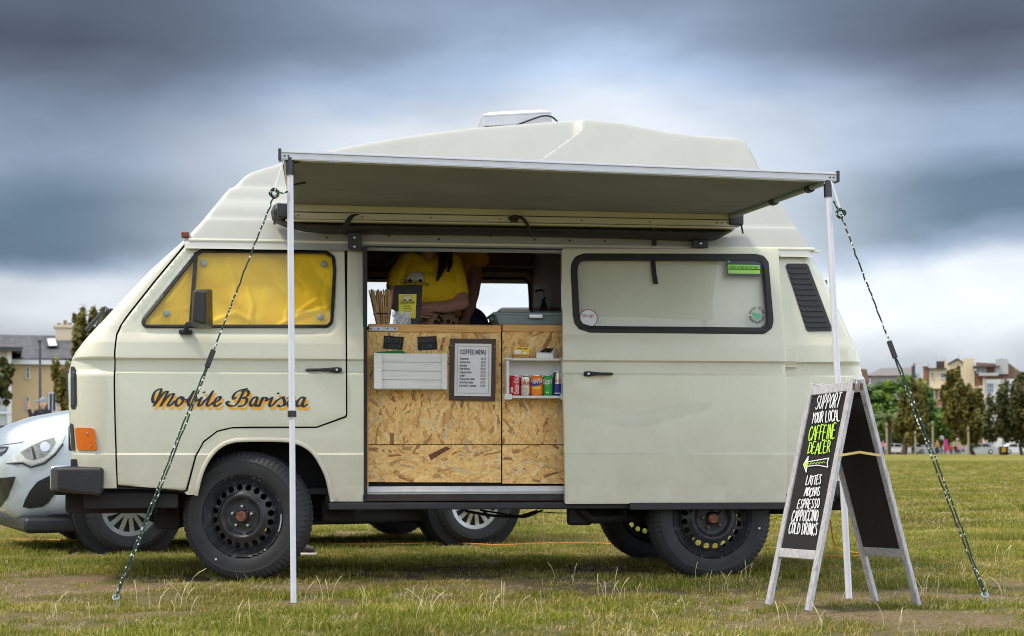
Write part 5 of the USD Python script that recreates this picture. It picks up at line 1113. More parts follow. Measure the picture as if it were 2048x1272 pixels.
# white plank crate screwed to the counter
cv = CV - .105
ct = vthing('plank_crate', 'whitewashed plank crate fixed to the counter under the chalk cards', 'crate', 820, 779, cv)
yl = lambda x, y0: y0 + (x - 748) * .0075
for k in range(4):
    y0, y1 = 706.5 + 17.7 * k, 706.5 + 17.7 * (k + 1) - .8
    ct.part('plank', uw_ext(Polygon([tuple(vp(x, yl(x, y), cv)) for x, y in [(752, y0), (890, y0), (890, y1), (752, y1)]]), cv, cv + .012, .0015), MATS['washed_plank'])
    for xs, v0 in ((750, cv), (893, cv)): ct.part('plank', bx(*(lambda a, b: (a[0] - .006, a[0] + .006, cv + .014, CV - .003, b[1], a[1], .001, 1))(vp(xs, y0 + .5, cv), vp(xs, y1, cv))), MATS['washed_plank'])
for x0, x1 in ((748.5, 764), (883.5, 894)): ct.part('post', uw_ext(Polygon([tuple(vp(x, yl(x, y), cv - .010)) for x, y in [(x0, 705.5), (x1, 706.5), (x1, 777.5), (x0, 777)]]), cv - .010, cv - .0005, .0015), MATS['washed_plank'])
ct.part('base', px_box(752, 890, 776, 778.5, cv + .013, CV - .003), MATS['washed_plank'])
gp = vthing('green_packet', 'bright green packet poking from the top of the plank crate', 'packet', 785, 707, cv + .03)
gp.part('wrapper', tm(M3.batch_hull([M3.sphere(.006, 8).translate(tuple(P3(x, y, v))) for x, y, v in [(755, 706, cv + .03), (812, 710, cv + .03), (806, 704, cv + .05), (797, 703, cv + .05), (752, 707, cv + .06), (770, 730, cv + .04), (810, 730, cv + .05)]])), MATS['green_plastic'])
# white crate as a shelf with drinks cans
kv = CV - .10
kt = vthing('shelf_crate', 'white wooden crate hung as a shelf for drinks cans', 'crate', 1070, 797, kv)
kt.part('top_board', px_box(1013, 1132, 716.5, 720.5, kv, CV - .004), MATS['white_wood']); kt.part('bottom_board', px_box(1013, 1132, 791.5, 796, kv, CV - .004), MATS['white_wood'])
kt.part('side_board', px_box(1013, 1018.5, 721, 791, kv + .001, CV - .004), MATS['white_wood']); kt.part('side_board', px_box(1124, 1131, 721, 791, kv + .001, CV - .004), MATS['white_wood'])
kt.part('back_board', px_box(1018, 1126, 720, 792, CV - .012, CV - .005), MATS['white_wood'])
for x, y in ((1009, 715), (1009, 788), (1121, 715), (1121, 788)): kt.part('corner_block', px_box(x, x + 15, y, y + 11 if y > 750 else y + 4, kv - .008, kv - .0005), MATS['white_wood'])
def can(name_label, x0, x1, y0, y1, body, cat='can'):
    v = kv + .045; c = vp((x0 + x1) / 2, y1, v); a, b = vp(x0, y1, v)[0], vp(x1, y1, v)[0]; r = (b - a) / 2; h = vp(x0, y0, v)[1] - c[1]
    t = Thing('drinks_can', name_label, cat, (c[0], v, c[1]), 'van', None)
    pr = [(0, .004), (r * .72, .0), (r * .80, .001), (r * .97, .008), (r, .013), (r, h * .86), (r * .97, h * .89), (r * .82, h * .95)]
    m = revolve(pr, 28); m.apply_translation([c[0], v, c[1]]); bp = t.part('body', m, MATS[body], smooth=40)
    m = revolve([(r * .82, h * .95), (r * .86, h * .965), (r * .85, h * .99), (r * .80, h * .985), (r * .76, h * .96), (0, h * .965)], 28); m.apply_translation([c[0], v, c[1]]); t.part('lid', m, MATS['aluminium'], smooth=40)
    def wrap(V, Fc, off=.0006):      # photo-space outline on the can's skin
        V = np.asarray(V, float); q = np.array([vp(x, y, v - r) for x, y in V]); du = np.clip((q[:, 0] - c[0]), -r * .985, r * .985)
        return trimesh.Trimesh(np.stack([c[0] + du, v - np.sqrt((r + off) ** 2 - du ** 2), q[:, 1]], 1), Fc, process=False)
    return t, wrap
def can_shape(t, wrap, name, pts, mt, off=.0006):
    V, Fc = cut_grid(Polygon(pts).buffer(0), np.arange(min(p[0] for p in pts), max(p[0] for p in pts), 2), []); t.part(name, wrap(V, Fc, off), MATS[mt], smooth=False)
def can_text(t, wrap, text, p0, p1, h, mt, bold=True, off=.0012):
    V, Fc = flat_text(text, 1.0, bold); L = V[:, 0].max() - V[:, 0].min(); V[:, 0] -= V[:, 0].min(); p0, p1 = np.array(p0, float), np.array(p1, float); d = (p1 - p0) / np.linalg.norm(p1 - p0); up = np.array([d[1], -d[0]])
    X = p0 + (p1 - p0) * (V[:, :1] / L) + up * h * V[:, 1:2]; t.part('lettering', wrap(X, Fc, off), MATS[mt], smooth=False)
t, w = can('red drinks can at the left end of the crate shelf', 1018.5, 1039.5, 750, 791.5, 'pure_red'); can_text(t, w, 'Coca-Cola', (1037.5, 788), (1037, 751), 8.5, 'paper_white'); can_shape(t, w, 'panel', [(1022, 774), (1026, 774), (1026, 785), (1022, 785)], 'can_cream')
t, w = can('silver and cream drinks can beside the red one', 1040, 1061, 750, 791.5, 'aluminium'); can_shape(t, w, 'panel', [(1043.5, 757), (1056.5, 757), (1056.5, 789), (1043.5, 789)], 'can_cream'); can_text(t, w, 'oke', (1040.8, 770.5), (1060.5, 770.5), 10, 'deep_red')
for k, tx in enumerate(('this', 'is my', 'time')): can_text(t, w, tx, (1044.5, 778.5 + 4.4 * k), (1055, 778.5 + 4.4 * k), 3.2, 'ink', False)
t, w = can('orange drinks can in the middle of the crate shelf', 1061.5, 1085, 750, 791.5, 'can_orange'); can_shape(t, w, 'panel', [(1062.5, 764), (1084, 762), (1084, 768), (1077, 771.5), (1066, 772), (1062.5, 769)], 'can_blue'); can_text(t, w, 'FANTA', (1061.8, 767.8), (1086, 765.5), 8, 'paper_white', off=.0018); can_shape(t, w, 'panel', [(1064, 774), (1072, 772.5), (1080, 773), (1083, 776), (1074, 779), (1066, 778)], 'gold_yellow')
t, w = can('green drinks can between the orange and blue ones', 1085.5, 1104.5, 750, 791.5, 'can_green'); can_text(t, w, 'Spri', (1086.8, 768), (1104.3, 767), 9.5, 'paper_white'); can_shape(t, w, 'panel', [(1092, 783.5), (1097, 783.5), (1097, 786), (1092, 786)], 'can_cream')
t, w = can('slim blue and silver drinks can at the right end of the shelf', 1106, 1124, 742.5, 791.5, 'can_blue'); can_shape(t, w, 'panel', [(1114.5, 745), (1123.5, 745), (1123.5, 767.5), (1111, 767.5)], 'aluminium'); can_shape(t, w, 'panel', [(1112, 747), (1114.5, 746), (1114, 767), (1110.5, 767)], 'label_yellow', .0008); can_text(t, w, 'Bull', (1111, 764.5), (1123.5, 762.5), 4.5, 'pure_red'); can_shape(t, w, 'panel', [(1109, 785.5), (1121, 785.5), (1121, 787.5), (1109, 787.5)], 'paper_white')
# loyalty card box and card reader on the shelf crate
lt = vthing('loyalty_card_box', 'small cardboard box with a yellow loyalty card standing in it', 'card box', 1043, 716, kv + .03)
lt.part('box', px_box(1027, 1058, 708.5, 716.3, kv + .01, kv + .07), MATS['cardboard'])
lt.part('card', uw_ext(Polygon([tuple(vp(x, y, kv + .005)) for x, y in [(1028.5, 694), (1060, 694.5), (1058.5, 710), (1027, 709)]]), kv + .005, kv + .009), MATS['gold_yellow'])
lt.part('lettering', vtext('LOYALTY CARD', (1034, 698.6), (1055, 698.8), 2.6, kv + .003, True), MATS['ink'], smooth=False)
lt.part('stamp_panel', sheet([(1029.5, 699.5), (1042, 699.8), (1041.5, 708), (1029, 707.5)], kv + .003), MATS['paper_white'], smooth=False); lt.part('stamp_panel', sheet([(1046, 704), (1053, 704.2), (1053, 708), (1046, 707.8)], kv + .003), MATS['paper_white'], smooth=False)
rt = vthing('card_reader', 'white card reader with a black slanted screen on the shelf crate', 'card reader', 1090, 716, kv + .04)
A_ = [P3(1073.5, 706, kv + .0), P3(1105, 708, kv + .0), P3(1073.5, 716, kv + .0), P3(1105, 716, kv + .0), P3(1084, 697, kv + .07), P3(1111, 697.5, kv + .07), P3(1083, 715, kv + .08), P3(1112, 715, kv + .08)]
rt.part('case', tm(M3.batch_hull([M3.sphere(.003, 10).translate(tuple(p)) for p in A_])), MATS['device_white'], smooth=25)
n_ = np.cross(A_[1] - A_[0], A_[4] - A_[0]); n_ /= np.linalg.norm(n_); n_ = n_ if n_[1] < 0 else -n_
Q = np.array([[A_[0] + (A_[1] - A_[0]) * a + (A_[4] - A_[0]) * b for b in (.1, .95)] for a in (.14, .86)]) + n_ * .0042
Q[1, 1] = A_[4] + (A_[5] - A_[4]) * .88 + n_ * .0042 + (A_[0] - A_[4]) * .05
rt.part('screen', cat_([grid_mesh(Q), grid_mesh(Q, True)]), MATS['screen_black'], smooth=False)
# ---- on the worktop
# stirrers
st_ = vthing('stirrer_bundle', 'bundle of wooden stirrers standing at the left end of the worktop', 'stirrers', 763, 650, .22)
rg = np.random.default_rng(12); ms = []
for k in range(110):
    v0 = .22 + rg.uniform(-.035, .035); b = P3(rg.uniform(752, 778), 650, v0); tx = 762 + (b[0] - P3(765, 650, v0)[0]) * 383 * 1.75 + rg.normal(0, 3); tp = P3(np.clip(tx, 738, 786), rg.uniform(578, 592), v0 + rg.uniform(-.02, .02)); ms.append(beam(b, tp, .0055, .0016, [1, rg.normal(0, .6), 0]))
for k in range(16):      # short broken tips that stick up
    pass
st_.part('sticks', cat_(ms), plain('stirrer_wood', (.62, .40, .20), .7, var=.3, scale=60), kind='stuff', smooth=False)
a_ = np.linspace(0, 2 * np.pi, 24); q = P3(764, 628, .22); st_.part('band', tube(np.stack([q[0] + .046 * np.cos(a_), .22 + .042 * np.sin(a_), q[2] + 0 * a_], 1), .003, 6), MATS['black_rubber'])
# coffee pouch
cvv = .20
pt_ = vthing('coffee_pouch', 'black coffee pouch with a yellow label standing on the worktop', 'coffee bag', 815, 650, cvv)
Pb = []
W0 = [(793, 651), (837, 651), (789.5, 620), (842, 620), (789, 585), (843.5, 585), (790, 571), (844, 570.5)]
th = [.035, .035, .030, .030, .012, .012, .003, .003]
for (x, y), d in zip(W0, th): Pb += [P3(x, y, cvv - d), P3(x, y, cvv + d)]
L_ = [Pb[i * 4:(i + 1) * 4] for i in range(4)]
ms = [tm(M3.batch_hull([M3.sphere(.002, 8).translate(tuple(p)) for p in L_[i] + L_[i + 1]])) for i in range(3)]
pp_ = pt_.part('pouch', cat_(ms), MATS['black_vinyl'], smooth=40)
def on_pouch(x, y): i = np.clip((651 - y) / 31, 0, 3); d = np.interp(y, [571, 585, 620, 651], [.003, .012, .030, .035]); return P3(x, y, cvv - d - .0035)
def pouch_sheet(V, Fc, o): return trimesh.Trimesh(np.array([on_pouch(x, y) + np.array([0, -o, 0]) for x, y in V]), Fc, process=False)
V, Fc = cut_grid(Polygon([(797.5, 588), (833, 588), (831, 637), (797.5, 633)]), [], np.arange(588, 637, 3)); pt_.part('label_sticker', pouch_sheet(V, Fc, .0), MATS['label_yellow'], smooth=False)
def pouch_text(t_, p0, p1, h, mt='ink'):
    V, Fc = flat_text(t_, 1.0, True); L = V[:, 0].max() - V[:, 0].min(); V[:, 0] -= V[:, 0].min(); p0, p1 = np.array(p0, float), np.array(p1, float); X = p0 + (p1 - p0) * (V[:, :1] / L) + np.array([.15, -1]) * h * V[:, 1:2]; return pouch_sheet(X, Fc, .001)
pt_.part('lettering', pouch_text('CamperLatte', (799, 607), (829, 607), 5.2), MATS['ink'], smooth=False)
for k, (a_, tx) in enumerate(((806, 'Coffee Beans'), (808, 'Medium Roast'), (807, 'Whole Bean'))): pt_.part('lettering', pouch_text(tx, (a_, 613 + 5 * k), (a_ + 15, 613 + 5 * k), 2.0, 'ink'), MATS['ink'], smooth=False)
def little_van(cx, cy, s):
    """the small printed van: body, windows, wheels, as photo-space polygons"""
    B = Polygon([(cx - 10 * s, cy + 3 * s), (cx - 9.5 * s, cy), (cx - 5.5 * s, cy - 6 * s), (cx + 9 * s, cy - 6 * s), (cx + 10.5 * s, cy + 3 * s)])
    Wn = [Polygon([(cx - 7.5 * s, cy - 1 * s), (cx - 5 * s, cy - 4.4 * s), (cx - 3 * s, cy - 4.4 * s), (cx - 3 * s, cy - 1 * s)])] + [Polygon([(cx + a * s, cy - 4.4 * s), (cx + (a + 4.6) * s, cy - 4.4 * s), (cx + (a + 4.6) * s, cy - 1 * s), (cx + a * s, cy - 1 * s)]) for a in (-2, 3.6)]
    Wh = [Point(cx - 5.4 * s, cy + 3.2 * s).buffer(2.1 * s), Point(cx + 6 * s, cy + 3.2 * s).buffer(2.1 * s)]
    return B, Wn, Wh
B, Wn, Wh = little_van(814.5, 597, .95)
for pg, o, mt, nm in [(B.buffer(.6), .0008, 'ink', 'printed_outline'), (B, .0012, 'print_white', 'printed_van')] + [(x, .0016, 'label_yellow', 'printed_window') for x in Wn] + [(x, .0018, 'ink', 'printed_wheel') for x in Wh]:
    V, Fc = cut_grid(pg, [], []); pt_.part(nm, pouch_sheet(V, Fc, o), MATS[mt], smooth=False)
# clear box of sachets
sb = vthing('sachet_box', 'small clear box of paper sachets in front of the coffee pouch', 'box', 803, 650, .13)
sb.part('box', cat_([px_box(785.5, 786.2, 623, 650, .13, .19, 0), px_box(821.3, 822, 624, 650, .13, .19, 0), px_box(785.5, 822, 623, 650, .13, .1308, 0), px_box(785.5, 822, 623, 650, .1892, .19, 0)]), MATS['clear_plastic'], smooth=False)
rg = np.random.default_rng(5)
for k in range(34):
    c = P3(rg.uniform(789, 818), rg.uniform(628, 647), rg.uniform(.14, .182)); m = bx(-.016, .016, -.0022, .0022, -.0065, .0065, .002, 1); m.apply_transform(T.translation_matrix(c) @ T.euler_matrix(*rg.uniform(-1.2, 1.2, 3)))
    sb.part('sachet', m, MATS[('print_white', 'white_wood', 'print_white', 'tub_grey')[k % 4]], smooth=False)
# grey tub with a clear lid
tv0, tv1 = .17, .50
tb = vthing('storage_tub', 'grey plastic tub with a clear domed lid on the right of the worktop', 'tub', 1060, 650, .3)
hb = [(M3.sphere(.015, 12), [(992, 647), (1165, 647)], .19), (M3.sphere(.02, 12), [(988.5, 628), (1170, 628)], .175)]
lo = [P3(994, 645, .2), P3(1168, 645, .2), P3(990, 628, .185), P3(1172, 628, .185)]
tb.part('base', tm(M3.batch_hull([M3.sphere(.012, 12).translate((p[0] + s_, v, p[2])) for p, s_ in zip(lo, (.02, -.02, .012, -.012)) for v in ((.21, .46) if p is lo[0] or p is lo[1] else (.19, .48))])), MATS['tub_grey'], smooth=30)
rm0, rm1 = P3(986, 628, .18), P3(1172, 626, .18); tb.part('rim', bx(rm0[0], rm1[0], .172, .50, rm0[2] - .004, rm0[2] + .010, .004), MATS['tub_grey'])
dm = [P3(990, 626, .18), P3(1172, 626, .18), P3(1006, 616.5, .22), P3(1165, 616.5, .22)]
tb.part('lid', tm(M3.batch_hull([M3.sphere(.006, 10).translate((p[0], v, p[2])) for i, p in enumerate(dm) for v in ((.185, .48) if i < 2 else (.24, .43))])), MATS['clear_plastic'], smooth=30)
cb_ = [P3(1000, 626, .2), P3(1062, 626, .2)]; tb.part('contents', bx(cb_[0][0], cb_[1][0], .22, .42, cb_[0][2] - .006, cb_[0][2] + .022, .008), MATS['can_cream'], label='pale wrapped food seen through the lid')
cb_ = [P3(1068, 626, .2), P3(1160, 626, .2)]; tb.part('contents', bx(cb_[0][0], cb_[1][0], .22, .42, cb_[0][2] - .006, cb_[0][2] + .014, .008), MATS['tub_grey'])
for x in (1058, ): q0_, q1_ = P3(x, 637, .165), P3(x + 28, 628, .165); tb.part('latch', bx(q0_[0], q1_[0], .160, .176, q0_[2], q1_[2], .004), MATS['silver_metal'])
q0_ = P3(985, 636, .25); tb.part('latch', bx(q0_[0] - .006, q0_[0] + .02, .3, .38, q0_[2] - .01, q0_[2] + .012, .004), MATS['tub_grey'])
# pump bottle at the back
bt = vthing('pump_bottle', 'dark pump bottle standing behind the storage tub', 'bottle', 1087, 640, .95)
q = P3(1087, 640, .95); m = revolve([(0, 0), (.022, .0), (.024, .01), (.024, .075), (.012, .10), (.010, .12), (.014, .122), (.014, .135), (.004, .137), (.004, .17), (0, .17)], 20); m.apply_translation(q); bt.part('bottle', m, MATS['headlamp_dark'])
bt.part('pump_spout', tube(curve([q + [0, 0, .17], q + [-.02, 0, .175], q + [-.05, 0, .165]], 4), .006, 8), MATS['black_plastic']); m = revolve([(.0246, .02), (.0246, .05)], 20); m.apply_translation(q); bt.part('label_band', m, MATS['can_orange'])
bc = P3(1087, 640, .95); van.part('rear_shelf', bx(bc[0] - .3, bc[0] + .3, .85, 1.66, bc[2] - .03, bc[2] - .001), MATS['lining_brown'])

# ---- chalkboard stand
FLp, FRp, BLp, BRp = ground(1537, 1210, GZ), ground(1616, 1222, GZ), ground(1751, 1203, GZ), ground(1836, 1212, GZ)
mid = lambda a, b: (a[1] + b[1]) / 2
TLp, TRp = at(1626, 768, mid(FLp, BLp)), at(1706, 757, mid(FRp, BRp))
TLb, TRb = TLp + np.array([.03, .012, 0]), TRp + np.array([.035, .012, .0])
ab = Thing('chalkboard_sign', 'two sided chalkboard sign with a worn white frame on the grass', 'sign', tuple((FLp + BRp) / 2))
def board(fl_, fr_, tl_, tr_, inner):
    """one leaf: stiles run down to the feet; returns a map from (0..1 across, 0..1 up) to its face"""
    ac = (fr_ - fl_) / np.linalg.norm(fr_ - fl_); nrm = np.cross(ac, tl_ - fl_); nrm /= np.linalg.norm(nrm)
    pth = []
    w, t = .030, .022
    L_ = lambda s: fl_ + (tl_ - fl_) * s; R_ = lambda s: fr_ + (tr_ - fr_) * s
    for f in (L_, R_): ab.part('frame_post', beam(f(0), f(1.0), w, t, ac), MATS['rubbed_frame'])
    for s, h in ((.965, .042), (.235, .040)):
        a, b = L_(s), R_(s); d = (b - a) / np.linalg.norm(b - a); ab.part('frame_rail', beam(a + d * w * .5, b - d * w * .5, h, t * .9, tl_ - fl_), MATS['rubbed_frame'])
    a = np.array([L_(.235), R_(.235), R_(.965), L_(.965)]); P = np.array([[a[0], a[3]], [a[1], a[2]]]); q = [P + nrm * .003, P - nrm * .003]
    ab.part('panel', cat_([grid_mesh(q[0]), grid_mesh(q[1], True)]), MATS['chalkboard'], smooth=False)
    return nrm
n1 = board(FLp, FRp, TLp, TRp, True); n2 = board(BLp, BRp, TLb, TRb, False)
pa, pb = FRp + (TRp - FRp) * .665, BRp + (TRb - BRp) * .665
pc = (pa + pb) / 2 + np.array([0, -.01, .015]); ds = (pb - pa) / np.linalg.norm(pb - pa)
ab.part('stay_bar', cat_([beam(pa + [0, -.016, 0], pc + ds * .004, .011, .003, [0, 0, 1]), beam(pc - ds * .004 + [0, -.003, 0], pb + [0, -.016, 0], .011, .003, [0, 0, 1])]), MATS['brass_plate'])
for p in (TRp, TRb, TLp, TLb): ab.part('hinge', bx(p[0] - .006, p[0] + .006, p[1] - .02, p[1] - .012, p[2] - .05, p[2] - .02, .002, 1), MATS['rust'])
if n1[1] > 0: n1 = -n1
o1 = FLp
def on_board(x, y, o=.0045):
    r = ray(x, y); t = ((o1 + n1 * o - EYE) @ n1) / (r @ n1); return EYE + r * t
def board_strokes(strokes, w, o=.0045):
    g = shapely.union_all([LineString(curve(s, 4) if len(s) > 2 else s).buffer(w / 2, quad_segs=3) for s in strokes]); V, Fc = [], []
    ms = []
    for pg in polys(g.simplify(.08)):
        v, f = tri2(pg); ms.append(trimesh.Trimesh([on_board(x, y, o) for x, y in v], f, process=False))
    return cat_(ms)
zc_ = lambda p: (1520 + p[0] * .385, 740 + p[1] * .385)
LINES = [('SUPPORT', (286, 203), (408, 192), (300, 136), (428, 116), 'chalk_white'), ('YOUR LOCAL', (266, 276), (414, 262), (278, 222), (410, 206), 'chalk_white'), ('CAFFEINE', (250, 362), (386, 354), (262, 292), (397, 278), 'chalk_green'), ('DEALER', (246, 435), (362, 428), (258, 378), (368, 370), 'chalk_green'),
         ('LATTES', (236, 597), (314, 592), (246, 550), (322, 545), 'chalk_white'), ('MOCHAS', (228, 655), (309, 652), (240, 612), (312, 610), 'chalk_white'), ('ESPRESSO', (192, 715), (305, 716), (203, 672), (311, 668), 'chalk_white'), ('CAPPUCCINO', (162, 784), (299, 785), (172, 730), (305, 727), 'chalk_white'), ('COLD DRINKS', (147, 848), (294, 859), (157, 792), (301, 798), 'chalk_white')]
for tx, a, b, c, d, mt in LINES:
    ab.part('chalk_lettering', board_strokes(hand(tx, zc_(a), zc_(b), zc_(c), zc_(d), .2), 1.45 if mt == 'chalk_white' else 1.7), MATS[mt], smooth=False)
head = [zc_(p) for p in [(226, 491), (251, 449), (247, 477), (357, 458), (349, 480), (352, 504), (300, 494), (244, 500), (240, 530), (226, 491)]]
ab.part('chalk_arrow', board_strokes([[head[i], head[i + 1]] for i in range(len(head) - 1)], 1.6), MATS['chalk_white'], smooth=False, label='white outlined arrow pointing left')
V, Fc = tri2(Polygon([zc_(p) for p in [(230, 491), (249, 456), (250, 482), (240, 520)]])); ab.part('chalk_arrow_fill', trimesh.Trimesh([on_board(x, y, .004) for x, y in V], Fc, process=False), MATS['chalk_green'], smooth=False)
zz = [zc_((250 + 8 * k, 483 + (9 if k % 2 else 0) - k * .9)) for k in range(12)]
ab.part('chalk_arrow_fill', board_strokes([[zz[i], zz[i + 1]] for i in range(11)], .9), MATS['chalk_green'], smooth=False)

# ---- people in the van
def J(x, y, v, r): return (*P3(x, y, v), r)
def figure(name, label, base_px, v): return vthing(name, label, 'person', base_px[0], base_px[1], v)
FLOOR = .49
p1 = Thing('person', 'person in a yellow printed tee and leopard skirt working behind the counter', 'person', (*(lambda q: (q[0], .76))(vp(857, 640, .76)), FLOOR), 'van')
cx_ = P3(857, 600, .76)[0]
leg_ = lambda s: [(cx_ + s * .09, .78, 1.22, .085), (cx_ + s * .085, .77, .92, .058), (cx_ + s * .08, .79, .60, .042), (cx_ + s * .08, .80, .53, .038), (cx_ + s * .085, .70, .515, .028)]
hd = P3(858, 455, .70); 
body = blob([[J(857, 690, .76, .12), J(857, 640, .75, .105), J(857, 585, .75, .09), J(857, 545, .755, .07)], [J(857, 532, .75, .05), J(858, 500, .725, .050), (hd[0], .70, hd[2], .075)], [(hd[0], .70, hd[2] + .05, .085), (hd[0], .69, hd[2] - .03, .06)], [(hd[0], .61, hd[2] + .01, .014), (hd[0], .625, hd[2] + .04, .012)], [(hd[0] + .085, .70, hd[2] + .02, .02), (hd[0] - .085, .70, hd[2] + .02, .02)],
             leg_(-1), leg_(1), [J(815, 527, .73, .05), J(790, 570, .70, .042), J(779, 602, .64, .034), J(800, 617, .60, .026), J(814, 620, .585, .022)], [J(903, 527, .73, .05), J(914, 570, .70, .046), J(924, 606, .66, .040), J(890, 614, .63, .036), J(858, 613, .60, .027), J(845, 613, .59, .022)]], .018, 6)
p1.part('body', body, MATS['skin'], smooth=True)
def hand_(thing, wrist, d, up, mat_, s=1.0):
    """palm, four bent fingers and a thumb, each a short chain"""
    wrist, d, up = (np.asarray(a, float) for a in (wrist, d, up)); d = d / np.linalg.norm(d); up = up - d * (up @ d); up /= np.linalg.norm(up); sd = np.cross(d, up); ch = []
    for k, (o, L) in enumerate(((-.027, .062), (-.009, .072), (.009, .068), (.026, .052))):
        a = wrist + d * .075 + up * o; b = a + d * L * .45 - sd * .01; c = b + d * L * .3 - sd * .022; e = c + d * L * .12 - sd * .022
        ch += [[(*(wrist + up * o * .5), .015), (*a, .0105)], [(*a, .0098), (*b, .0090), (*c, .0084), (*e, .0075)]]
    a = wrist + d * .025 - up * .03 + sd * -.01; ch += [[(*wrist, .018), (*a, .012)], [(*a, .0115), (*(a + d * .03 - up * .015 - sd * .015), .010), (*(a + d * .055 - up * .012 - sd * .03), .0085)]]
    thing.part('hand', blob(ch, .005, 4), mat_, smooth=True)
hand_(p1, P3(814, 620, .585), [.9, -.25, -.1], [0, 0, 1], MATS['skin']); hand_(p1, P3(845, 613, .59), [-.9, -.25, -.15], [0, 0, 1], MATS['skin'])
tee = blob([[J(822, 524, .73, .052), J(857, 541, .72, .062), J(897, 524, .73, .052)], [J(826, 545, .73, .078), J(888, 545, .73, .078)], [J(832, 575, .70, .095), J(886, 575, .70, .095)], [J(838, 598, .73, .088), J(884, 598, .73, .088)], [J(832, 575, .70, .095), J(838, 598, .73, .088)], [J(886, 575, .70, .095), J(884, 598, .73, .088)], [J(826, 545, .73, .078), J(832, 575, .7, .095)], [J(888, 545, .73, .078), J(886, 575, .70, .095)], [J(822, 524, .73, .05), J(826, 545, .73, .078)], [J(897, 524, .73, .05), J(888, 545, .73, .078)],
            [J(816, 526, .73, .055), J(800, 555, .71, .058), J(793, 572, .70, .056)], [J(903, 526, .73, .056), J(911, 560, .71, .060), J(915, 583, .70, .062)]], .016, 5)
v_ = np.asarray(tee.vertices); v_ += tee.vertex_normals * (.005 + .018 * (meshkit.fbm(v_ * np.array([13, 13, 7]) + v_[:, ::-1] * 4, 3, 8) - .5))[:, None]; tee.vertices = v_
tp = p1.part('tee_shirt', tee, MATS['tee_yellow'], smooth=True)
p1.part('skirt', blob([[J(845, 652, .75, .105), J(885, 652, .75, .105)], [J(838, 690, .77, .13), J(884, 690, .77, .13)], [J(845, 652, .75, .105), J(838, 690, .77, .13), (cx_ - .08, .78, .95, .12)], [J(885, 652, .75, .105), J(884, 690, .77, .13), (cx_ + .08, .78, .95, .12)]], .03, 4), MATS['leopard'], smooth=True)
for s in (-1, 1): p1.part('shoe', tm(M3.batch_hull([M3.sphere(.035, 12).translate(p) for p in [(cx_ + s * .08, .82, .525), (cx_ + s * .085, .70, .515)]] + [M3.sphere(.022, 12).translate((cx_ + s * .09, .64, .512))])), MATS['black_cloth'])
hair = blob([[(hd[0], .74, hd[2] + .07, .095), (hd[0], .76, hd[2], .085)], [(hd[0] - .075, .70, hd[2] + .03, .04), J(815, 490, .70, .036)], [(hd[0] + .075, .70, hd[2] + .03, .04), J(884, 492, .69, .034)]], .010, 4)
hpp = p1.part('hair', hair, MATS['hair_dark'], smooth=True)
rg = np.random.default_rng(21)
def lock(pts, r0, r1, n):
    """a hanging lock of hair: many thin tapering strands along one path"""
    ms = []; base = curve([P3(*p) for p in pts], 5); k = len(base); t = np.linspace(0, 1, k)
    for i in range(n):
        a, q = rg.uniform(0, 6.28), rg.random() ** .5; R_ = (r0 + (r1 - r0) * t ** 1.3) * q; off = np.stack([np.cos(a + 1.5 * t) * R_, np.sin(a + 1.5 * t) * R_, 0 * t], 1); off[:, 0] += .004 * np.sin(t * rg.uniform(5, 9) + a); m = int(k * rg.uniform(.72, 1)); ms.append(tube((base + off)[:m], np.linspace(.0045, .0012, m), 5, False))
    return cat_(ms)
p1.part('hair_lock', lock([(824, 486, .68), (806, 500, .655), (786, 512, .64), (772, 524, .65), (763, 540, .66)], .040, .016, 110), MATS['hair_dark'], smooth=True, parent=hpp)
p1.part('hair_lock', lock([(884, 486, .67), (888, 504, .64), (887, 524, .615), (880, 545, .60), (873, 566, .595)], .034, .007, 110), MATS['hair_dark'], smooth=True, parent=hpp)
p1.part('hair_lock', lock([(890, 488, .67), (897, 508, .65), (900, 528, .635), (895, 548, .62)], .022, .006, 50), MATS['hair_dark'], smooth=True, parent=hpp)
for s in (-1, 1): m = trimesh.creation.icosphere(2, .011); m.apply_translation([hd[0] + s * .032, .625, hd[2] + .045]); p1.part('eye', m, MATS['paper_white'])
m = trimesh.creation.icosphere(2, .016); m.apply_scale([1.4, .5, .45]); m.apply_translation([hd[0], .632, hd[2] - .03]); p1.part('mouth', m, MATS['deep_red'])
tee_w = world_mesh(tee)
def drape_flat(V, Fc, target, off):
    D = np.array([ray(x, y) for x, y in V]); t, k = tri_hits(EYE, D, np.asarray(target.vertices)[np.asarray(target.faces)]); ok = np.isfinite(t); t[~ok] = np.median(t[ok])
    P = EYE + D * t[:, None] - D * off; return van_mesh(trimesh.Trimesh(P, Fc, process=False))
B, Wn, Wh = little_van(830, 556, 1.75)
for pg, o, mt, nm in [(B.buffer(.7), .004, 'ink', 'printed_outline'), (B, .005, 'print_white', 'printed_van')] + [(x, .006, 'can_cream', 'printed_window') for x in Wn] + [(x, .0065, 'ink', 'printed_wheel') for x in Wh]:
    V, Fc = cut_grid(pg, np.arange(800, 860, 3), np.arange(530, 580, 3)); p1.part(nm, drape_flat(V, Fc, tee_w, o), MATS[mt], smooth=False, parent=tp)
V, Fc = flat_text('CamperLatte', 1.0, False); L = np.ptp(V[:, 0]); V[:, 0] -= V[:, 0].min(); X = np.array([800, 566]) + np.array([57, 6.5]) * (V[:, :1] / L) + np.array([2.0, -8.5]) * V[:, 1:2]
p1.part('lettering', drape_flat(X, Fc, tee_w, .004), MATS['ink'], smooth=False, parent=tp)
